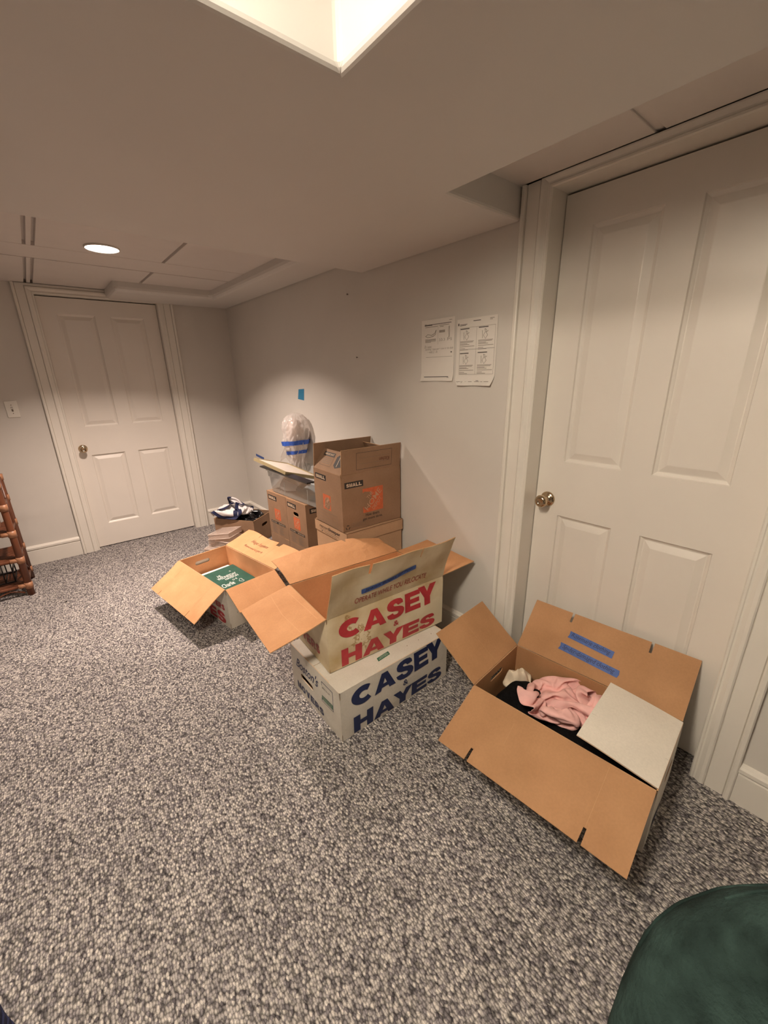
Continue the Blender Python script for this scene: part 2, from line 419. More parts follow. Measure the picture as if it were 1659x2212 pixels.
# tiled ceiling beyond the soffit
mb = MB()
mb.box((XL, 2.0, TILE_F + .022), (XR, YF, TILE_F + .06), TILE)
xs = [-3.05, -2.42, -1.79, -1.16, -.52, .139, .172, .797, 1.42]
g = .009
for i in range(len(xs) - 1):
    a, b = xs[i] + g, xs[i + 1] - g
    if b - a < .05: a, b = xs[i] + .006, xs[i + 1] - .006
    mb.box((a, 2.02, TILE_F), (b, 3.066, TILE_F + .024), TILE)
    mb.box((a, 3.372, TILE_F), (b, YF, TILE_F + .024), TILE)
mb.box((XL, 3.074, TILE_F), (XR, 3.354, TILE_F + .024), TILE)
struct(mb, 'ceiling', bevel=.0015, seg=1)
# tiled strip over the near door
mb = MB()
mb.box((1.1, YB, TILE_N + .006), (XR + .1, 1.05, TILE_N + .05), TILE)
for a, b in ((YB, -.03), (-.02, .592), (.618, 1.07)): mb.box((1.1, a, TILE_N), (XR, b, TILE_N + .02), TILE)
struct(mb, 'ceiling', bevel=.0015, seg=1)

# baseboards
def baseboard(name, P, L):
    mb = MB(); prof = [(0, 0), (.015, 0), (.015, .118), (.012, .124), (.020, .132), (.020, .146), (.012, .151), (.008, .157), (0, .160)]
    vs = [P(0, d, z) for d, z in prof] + [P(L, d, z) for d, z in prof]; n = len(prof)
    fs = [(i, i + 1, i + 1 + n, i + n) for i in range(n - 1)] + [tuple(range(n)), tuple(reversed(range(n, 2 * n)))]
    mb.add(vs, fs, TRIM); return struct(mb, name, weld=True)
baseboard('baseboard_right', lambda a, d, z: (XR - d, YF - a, z), YF - 1.054)
baseboard('baseboard_right', lambda a, d, z: (XR - d, .043 - a, z), .043 - YB)
baseboard('baseboard_far', lambda a, d, z: (XL + a, YF - d, z), .0485 - XL)
baseboard('baseboard_far', lambda a, d, z: (1.12 + a, YF - d, z), XR - 1.12)

# casings
PROF = [(0, 0), (0, .009), (.004, .013), (.010, .013), (.013, .010), (.018, .0105), (.030, .018), (.040, .019), (.0445, .016), (.0460, .010), (.048, .014), (.097, .014), (.099, .010), (.101, .021), (.106, .024), (.115, .024), (.119, .020), (.119, 0)]
def casing(name, P, a0, a1, zt, clamp):
    # P(a, out, z): a along wall left->right seen from the room
    mb = MB(); n = len(PROF); rings = []
    for k in range(4):
        ring = []
        for d, t in PROF:
            a = a0 - d if k < 2 else a1 + d; z = 0 if k in (0, 3) else min(zt + d, clamp)
            ring.append(P(a, t, z))
        rings.append(ring)
    vs = sum(rings, []); fs = []
    for k in range(3):
        for i in range(n - 1): fs.append((k * n + i, k * n + i + 1, (k + 1) * n + i + 1, (k + 1) * n + i))
    fs += [tuple(range(n)), tuple(reversed(range(3 * n, 4 * n)))]
    mb.add(vs, fs, TRIM); return struct(mb, name)
casing('trim_2', lambda a, t, z: (XR - t, -a, z), -.935, -.16, 2.035, TILE_N - .001)
casing('trim_3', lambda a, t, z: (a, YF - t, z), .170, .985, 2.035, TILE_F - .001)
def jamb(name, P, a0, a1, zt, dep):
    mb = MB(); t = .018
    def bx(a, b, z0, z1, d0=0, d1=dep):
        vs = [Vector(P(x, d, z)) for z in (z0, z1) for d in (d0, d1) for x in (a, b)]
        mb.add(vs, [(0, 2, 3, 1), (4, 5, 7, 6), (0, 1, 5, 4), (2, 6, 7, 3), (0, 4, 6, 2), (1, 3, 7, 5)], TRIM)
    bx(a0 - t, a0, 0, zt + t); bx(a1, a1 + t, 0, zt + t); bx(a0, a1, zt, zt + t)
    return struct(mb, name)
jamb('trim_4', lambda a, d, z: (XR + d, -a, z), -.935, -.16, 2.035, .128)
jamb('trim_5', lambda a, d, z: (a, YF + d, z), .170, .985, 2.035, .128)

# doors
def door(name, P, W, H=2.028):
    """P(u, z, depth) with depth positive into the slab"""
    mb = MB(); z0 = .008
    st, pw = .107, (W - .107 * 2 - .104) / 2
    us = [0, st, st + pw, st + pw + .104, W - st, W]; zs = [z0, .210, .824, 1.060, 1.915, H]
    q = lambda a: mb.add(a, [(0, 1, 2, 3)], DOOR)
    for i in range(5):
        for j in range(5):
            a, b, c, d = us[i], us[i + 1], zs[j], zs[j + 1]
            if i in (1, 3) and j in (1, 3):
                ring = [(0, 0), (.003, .007), (.010, .011), (.013, .013), (.016, .013), (.040, .004), (.043, .0035)]
                for k in range(len(ring) - 1):
                    (e, f0), (g_, f1) = ring[k], ring[k + 1]
                    A = [(a + e, c + e, f0), (b - e, c + e, f0), (b - e, d - e, f0), (a + e, d - e, f0)]
                    B = [(a + g_, c + g_, f1), (b - g_, c + g_, f1), (b - g_, d - g_, f1), (a + g_, d - g_, f1)]
                    for m_ in range(4):
                        q([P(*A[m_]), P(*A[(m_ + 1) % 4]), P(*B[(m_ + 1) % 4]), P(*B[m_])])
                q([P(*B[0]), P(*B[1]), P(*B[2]), P(*B[3])])
            else: q([P(a, c, 0), P(b, c, 0), P(b, d, 0), P(a, d, 0)])
    for A in ([(0, z0), (W, z0)], [(W, z0), (W, H)], [(W, H), (0, H)], [(0, H), (0, z0)]):
        (a, c), (b, d) = A; q([P(b, d, 0), P(a, c, 0), P(a, c, .035), P(b, d, .035)])
    q([P(0, H, .035), P(W, H, .035), P(W, z0, .035), P(0, z0, .035)])
    return struct(mb, name)
d1 = door('door_1', lambda u_, z, d: (XD + d, .932 - u_, z), .769)
d2 = door('door_2', lambda u_, z, d: (.173 + u_, YD + d, z), .809)
def knob(parent, loc, axis):
    X = Matrix.Translation(loc) @ Vector((0, 0, 1)).rotation_difference(Vector(axis)).to_matrix().to_4x4()
    mb = MB()
    mb.lathe([(.001, 0), (.033, 0), (.033, .003), (.030, .007), (.022, .011), (.013, .014), (.0105, .020), (.0105, .032), (.014, .036), (.021, .040), (.0265, .048), (.0275, .055), (.025, .063), (.019, .068), (.011, .070), (.010, .068), (.001, .068)], X, BRASS, 36)
    return mb.build('door_knob', parent)
knob(d1, (XD, .877, .888), (-1, 0, 0)); knob(d2, (.232, YD, .884), (0, -1, 0))

# dark void behind the doors' gaps
# light switch
mb = MB(); z = 1.232
mb.box((-.172, YF - .006, 1.172), (-.099, YF, 1.292), PLATE); sw = mb.build('light_switch', bevel=.003)
tag(sw, 'white toggle light switch plate on the far wall left of the door', 'light switch')
mb = MB(); mb.box((-.1405, YF - .0065, 1.215), (-.1305, YF - .0058, 1.249), GREY_INK); mb.box((-.139, YF - .016, 1.232), (-.132, YF - .005, 1.246), PLATE)
mb.build('toggle', sw)
for zz in (1.202, 1.262):
    mb = MB(); mb.lathe([(.0005, 0), (.0032, 0), (.0028, .0012), (.0005, .0014)], Matrix.Translation((-.1355, YF - .006, zz)) @ Matrix.Rotation(R(90), 4, 'X'), GREY_INK, 10)
    mb.build('screw', sw)
# nails left in the wall
for (y, zz), lb in (((2.139, 1.526), 'small dark nail in the right wall between the taped papers and the blue tape'), ((2.212, 1.879), 'small nail head high on the right wall just under the ceiling soffit')):
    mb = MB(); mb.lathe([(.001, 0), (.0018, 0), (.0018, .008), (.0045, .008), (.0045, .0095), (.001, .010)], Matrix.Translation((XR, y, zz)) @ Matrix.Rotation(R(-90), 4, 'Y'), GREY_INK, 10)
    tag(mb.build('nail'), lb, 'nail')

# lamps
def lamp(i, x, y, z, rad, watts, col, label, visible=True):
    e = empty('ceiling_light', (x, y, z), 0, label, 'ceiling light')
    if z > 2.2:
        mb = MB(); mb.lathe([(.001, .006), (.06, .006), (.06, -.012), (.03, -.020), (.001, -.020)], Matrix(), TRIM, 32); mb.build('added_globe_base', e)
        c = -.020 - rad * .96; mb = MB(); mb.lathe([(max(.001, rad * math.sin(math.pi * k / 16)), c + rad * math.cos(math.pi * k / 16)) for k in range(17)], Matrix(), emit('added_globe_glow', col, watts / (4 * math.pi * math.pi * rad * rad)), 32); mb.build('added_globe', e)  # glowing globe added only to light up the well walls
        L = bpy.data.lights.new('lamp', 'AREA'); L.shape = 'DISK'; L.size = .30; L.energy = 19; L.color = col
        lo = bpy.data.objects.new('lamp', L); COL.objects.link(lo); lo.parent = e; lo.location = (.26, -.05, -.008)
        mb = MB(); mb.lathe([(.001, -.004), (.15, -.004), (.155, .006), (.001, .006)], Matrix.Translation((.26, -.05, 0)), GLOW, 40); mb.build('diffuser', e)
        return e
    mb = MB(); mb.lathe([(rad * .98, .006), (rad * 1.0, -.002), (rad * 1.04, -.003), (rad * 1.07, .0), (rad * 1.07, .006)], Matrix(), TRIM, 48); mb.build('trim_ring', e)
    mb = MB(); mb.lathe([(.001, -.0005), (rad, -.0005), (rad, .005), (.001, .005)], Matrix(), GLOW, 48); mb.build('diffuser', e)
    L = bpy.data.lights.new('lamp', 'AREA'); L.shape = 'DISK'; L.size = rad * 2; L.energy = watts; L.color = col; L.spread = R(122)
    lo = bpy.data.objects.new('lamp', L); COL.objects.link(lo); lo.parent = e; lo.location = (0, 0, -.008)
    return e
LL = ['round flush ceiling light glowing in the far tiled ceiling', 'ceiling lamp up inside the bright light well with an added wall-brightening globe', 'round flush ceiling light at the left end of the tiled ceiling', 'round ceiling light in the low soffit behind the camera']
for i, a in enumerate(LAMPS): lamp(i, *a, LL[i])
# ------------------------------------------------------------------ draped cloth shapes: grid vertices in millimetres, as steps from the vertex before
CLOTH = {}
CLOTH['pink'] = (46, 48, (
    [-34,12,14,13,13,7,14,11,10,10,12,12,12,-2,-2,-2,-12,-9,-11,-14,7,8,7,9,5,2,-4,-13,-13,-10,8,12,11,-5,12,12,12,8,-2,-6,-3,-3,-15,-15,-2,10,15,-124,4,13,14,10,13,14,13,6,13,11,6,10,12,-2,-12,-6,-13,-13,-12,-12,8,8,12,8,0,-2,-2,-12,-12,6,12,10,4,11,13,1,9,-10,-6,4,-3,-15,-12,10,10,10,-118,-1,7,14,12,14,14,10,10,10,3,9,12,7,3,-7,-11,-12,-13,-13,-12,-6,12,12,4,-4,0,-6,0,5,-3,14,10,8,12,-1,4,9,-2,-13,-4,2,-15,6,9,9,4,-110,0,-2,12,14,14,14,10,9,-5,13,8,12,2,11,-8,-12,-13,-11,-14,-12,-12,12,8,3,-5,-4,0,-3,5,10,15,14,13,10,4,-8,-2,11,-2,-11,-9,-2,11,11,6,5,-134,12,8,4,12,14,13,7,-2,8,12,8,0,8,6,-2,-6,-12,-13,-13,-8,-13,-5,9,3,-6,-2,0,0,13,13,14,16,14,12,7,-3,-14,2,8,-3,-5,-2,12,4,2,4,-140,9,13,10,12,10,6,4,6,6,10,0,2,6,4,2,-2,-6,-9,-11,-13,-13,0,-10,2,0,-5,1,12,14,14,12,16,12,8,16,-4,-14,4,0,-12,4,12,3,6,-2,7,-137,10,5,12,12,4,6,5,-1,9,7,2,1,3,3,1,-2,1,-3,-12,-12,-13,-5,-9,-4,-1,0,12,12,14,14,12,15,7,14,13,-11,0,-8,0,-11,11,14,0,4,6,-4,-140,10,10,9,7,2,6,6,12,6,-5,1,4,2,0,2,0,-1,-3,-2,-8,-15,-11,-10,-7,3,10,14,12,12,14,14,14,14,-4,14,-2,-11,-1,-8,2,14,10,4,0,6,4,-160,9,9,8,10,0,13,3,10,4,-2,-3,3,2,1,1,0,-1,-3,-2,-4,-3,-9,-10,-8,4,10,14,12,12,14,14,14,-2,6,7,7,-10,-11,-1,12,13,0,7,2,6,2,-170,9,7,10,8,7,9,2,8,2,3,-4,-1,2,2,0,0,-1,-2,0,-3,-6,-2,-2,-8,10,8,12,13,11,12,14,11,-1,-6,8,12,-12,-6,8,12,8,-2,6,8,0,6,-182,8,9,13,2,8,8,5,1,2,3,5,-8,4,0,0,1,-1,-2,3,-5,-2,-9,3,11,7,7,11,12,12,12,10,10,-3,-9,4,10,8,-10,10,12,-1,9,3,3,4,-6,-181,12,5,12,0,8,5,3,-1,3,6,2,4,-6,-1,1,2,4,0,-4,-2,-3,3,-6,9,11,12,10,10,10,12,8,6,-4,-4,8,9,11,-3,12,3,9,1,6,3,-1,-2,-177,-1,11,-1,2,8,2,2,3,-1,5,5,4,0,-8,3,0,7,0,-4,-1,-5,2,4,14,4,9,9,12,10,10,8,4,8,-8,2,7,11,14,11,8,3,-2,8,3,0,-5,-192,7,7,-4,8,1,3,1,3,6,2,6,3,-1,-7,0,2,13,-6,-6,0,-2,8,10,14,-2,12,6,12,6,10,6,8,6,-3,9,4,12,14,11,11,1,-5,10,3,0,-9,-200,9,0,0,14,-8,3,1,3,6,5,3,4,0,-8,3,7,11,9,-10,-6,0,13,9,-2,6,13,11,4,11,1,4,8,6,14,0,13,13,11,11,5,9,-7,4,-9,10,3,-217,4,2,13,1,-8,3,6,3,2,4,2,5,7,-14,13,4,11,12,4,-7,-11,4,4,6,8,12,12,0,11,9,0,11,5,8,14,13,13,10,0,10,8,-4,-8,-4,6,14,-232,5,11,8,-4,-3,3,12,-5,0,11,-4,14,14,-19,5,12,7,13,12,0,-12,-1,-3,4,8,12,12,10,-3,11,0,10,14,4,16,15,8,5,4,8,2,-3,-8,0,13,13,-239,5,11,4,4,-5,7,14,3,-9,0,12,12,14,-10,-5,3,14,8,11,9,-3,-12,5,4,0,12,10,12,-8,8,9,5,12,10,16,5,7,6,2,7,3,-2,-8,11,13,12,-242,11,-1,8,-2,10,10,4,10,-5,-3,13,8,15,-6,0,0,-4,14,7,11,5,-3,-13,-1,12,12,10,8,2,-6,12,12,10,14,4,2,8,11,9,-8,2,-3,11,7,13,12,-242,8,-5,3,3,9,11,11,10,5,-6,13,2,14,5,-7,-2,1,-3,8,12,8,2,-4,-10,10,12,0,10,0,10,4,12,8,8,5,3,12,12,9,-3,-10,0,12,14,12,14,-231,-11,3,6,8,-3,12,8,11,11,1,13,2,5,9,-2,-8,5,1,-3,5,9,-1,6,-8,7,6,13,-10,4,10,7,11,6,5,5,14,10,14,3,-7,-6,12,8,14,14,12,-221,-10,-3,9,7,-8,6,9,13,6,14,10,2,-2,13,-1,-6,-2,2,4,-4,6,7,-3,2,8,11,-5,8,-11,6,11,10,2,8,12,14,6,14,-4,-4,8,6,16,12,12,10,-208,-8,-7,1,11,-8,-3,13,13,8,13,7,-9,11,8,3,-3,-4,-3,3,-5,7,8,8,-4,12,13,-3,0,-13,-2,11,8,10,8,14,10,10,12,5,-5,13,0,11,15,5,12,-192,-8,-6,-3,1,4,-7,6,13,13,3,-4,0,7,5,4,4,2,-2,-2,-8,8,6,10,12,0,14,2,-6,-11,-10,13,10,10,10,8,12,16,5,7,10,-8,14,4,14,10,8,-176,-8,-4,-4,2,1,-7,-5,13,4,-3,-1,-2,6,6,4,4,4,-5,-2,0,5,12,6,10,12,14,-5,-11,-11,-7,11,9,10,12,16,14,12,4,14,2,-14,11,11,14,6,13,-171,2,-8,1,-7,-6,8,-7,-7,0,-2,-2,-1,7,4,6,5,2,8,-5,8,-4,5,8,11,11,13,0,-12,-12,-3,11,12,13,13,12,12,3,11,14,-6,2,10,14,-2,13,13,-173,7,5,-7,2,-8,-12,-10,-8,-2,-2,-2,1,7,4,6,5,3,7,7,-1,10,-7,12,9,7,13,1,-12,-10,0,10,13,10,13,11,9,10,12,4,14,6,-6,15,-3,14,8,-167,5,4,6,-6,-14,-12,-6,-10,-10,-3,-3,4,6,4,5,5,5,8,4,9,8,-6,12,3,11,12,0,-10,-12,4,10,12,12,8,11,11,12,12,10,6,-2,0,15,11,-3,7,-162,12,6,-4,-9,-2,-13,-13,-7,-10,-10,-2,1,7,4,8,4,6,8,6,8,8,4,2,10,5,11,1,-9,-12,3,13,10,12,8,12,12,11,13,7,-1,-2,6,14,11,7,2,-162,10,0,-4,4,-14,-4,-12,-12,-4,-8,-8,-6,6,5,7,6,6,6,8,8,8,2,6,11,5,12,0,-10,-12,10,6,12,11,10,13,12,10,14,-2,-1,-2,17,16,6,3,5,-165,11,-1,8,-4,-11,-14,-9,-5,-10,-10,-4,2,0,-2,6,6,6,8,6,8,9,7,3,11,9,7,2,-10,-11,5,12,10,12,12,12,12,12,7,-5,1,0,17,12,6,4,4,-154,5,3,-1,1,-10,-12,-10,-10,-10,-7,-1,2,3,5,4,4,2,2,4,7,8,10,11,5,5,6,6,-1,-12,-1,11,13,10,13,13,11,11,6,-6,2,13,13,0,4,8,0,-153,3,4,1,-3,-8,-12,-10,-3,-11,-2,7,7,6,5,5,4,2,2,1,-3,2,4,4,6,8,5,7,8,4,-2,10,8,6,12,14,2,7,9,-2,-1,13,12,12,-11,7,8,-158,9,11,-12,-10,-6,-12,-8,-4,-1,12,10,7,4,6,6,4,5,2,-2,1,0,6,0,-10,1,5,6,9,9,14,10,2,13,9,6,-7,13,2,11,-5,14,6,16,-13,-1,8,-130,4,-13,-13,-13,-3,-10,-8,2,12,12,10,9,5,4,7,5,7,-3,8,1,-1,-10,-4,6,-10,0,0,12,12,10,12,10,4,10,9,-11,6,7,11,2,13,11,7,-11,10,-8,-112,-16,-11,-12,-7,-12,-9,9,2,12,12,12,9,5,6,8,8,3,1,-2,-10,12,1,-3,-4,0,-2,-11,0,13,10,6,10,10,12,6,-10,0,13,9,10,10,5,7,1,-4,-9,-108,-18,-11,-12,-9,-10,8,-8,14,8,14,16,12,9,8,6,3,1,1,-7,-13,2,3,15,4,0,-8,-13,-5,10,4,12,13,7,6,8,-9,-5,14,11,10,9,6,0,2,-4,8,-121,-15,-12,-12,-13,0,11,-10,3,12,16,15,13,12,12,8,-1,0,-8,-8,-1,-3,12,6,14,2,-14,-8,-10,-4,14,12,10,6,2,10,0,-12,14,8,11,7,2,1,1,0,6,-116,-19,-12,-11,2,-4,12,0,-8,13,14,16,4,12,9,4,2,2,-4,-10,-4,12,12,8,2,12,-6,-10,-9,-8,3,12,7,3,4,10,4,-12,7,9,10,6,0,3,-1,0,6,-106,-16,-14,-14,-2,12,-4,0,10,4,16,15,-3,10,6,14,-6,4,-12,-1,9,8,12,14,5,-7,8,-6,-8,-10,-11,10,5,2,4,10,8,-12,0,9,9,6,4,0,4,-2,0,-91,-17,-16,-12,6,0,10,-8,4,14,14,6,6,0,12,8,7,-11,-8,-2,4,16,13,13,12,-3,-5,-11,-1,-10,-10,0,6,1,7,11,7,-2,-10,8,6,6,4,2,2,-2,3,-81,-19,-17,-8,4,11,-5,4,7,5,2,6,8,8,8,5,8,5,-8,-10,0,14,16,14,0,0,-3,-9,-4,-10,-6,-6,2,6,8,9,9,-4,0,-4,6,5,4,4,3,0,2,-70,-20,-17,-3,2,5,8,3,10,6,2,-10,2,9,9,8,-1,3,8,0,-10,11,16,8,-2,-1,-4,-6,-6,-8,-4,-10,10,-1,5,12,8,9,-11,-6,5,3,4,5,3,2,1,-59,-18,-18,0,6,8,6,7,-3,4,10,-10,-11,7,8,8,8,-4,4,11,-3,13,4,-1,-1,-1,1,-7,-9,-8,1,-3,-4,6,2,11,11,10,-3,-13,-3,9,1,2,4,1,3,-47,-17,-13,7,6,5,9,4,-6,0,4,2,-10,-9,4,9,6,4,-2,11,12,1,-3,0,-1,-2,2,-4,-10,-9,0,4,-5,2,12,4,10,12,-8,-2,9,-11,-4,4,4,10,12,-58,-16,2,8,1,11,4,2,1,1,5,-4,-12,-11,-5,12,-6,6,9,7,6,-1,-1,-3,-2,-1,1,1,-10,-7,-2,7,5,3,-3,15,1,12,0,10,4,-7,-13,4,10,10,12,-72,-11,15,8,4,2,4,7,1,5,-5,-6,-14,-5,-11,1,13,-8,2,6,6,6,-8,-4,-2,0,0,4,-3,-9,0,-1,9,-2,15,3,4,10,13,9,-2,-14,3,7,8,5,-3,-68,-3,7,15,11,7,6,4,3,-12,-8,-10,6,-14,0,-5,-5,14,-3,-9,8,-1,1,-12,-3,1,4,-1,1,-2,-7,0,8,13,10,1,5,14,10,12,-12,2,8,6,8,4,0,-85,2,8,13,12,12,10,-13,10,-15,-8,-10,6,-2,5,-7,-4,-10,3,-9,0,8,-10,-4,2,-8,0,-2,2,-2,0,2,8,11,13,7,7,2,12,8,9,7,5,7,6,4,-2],
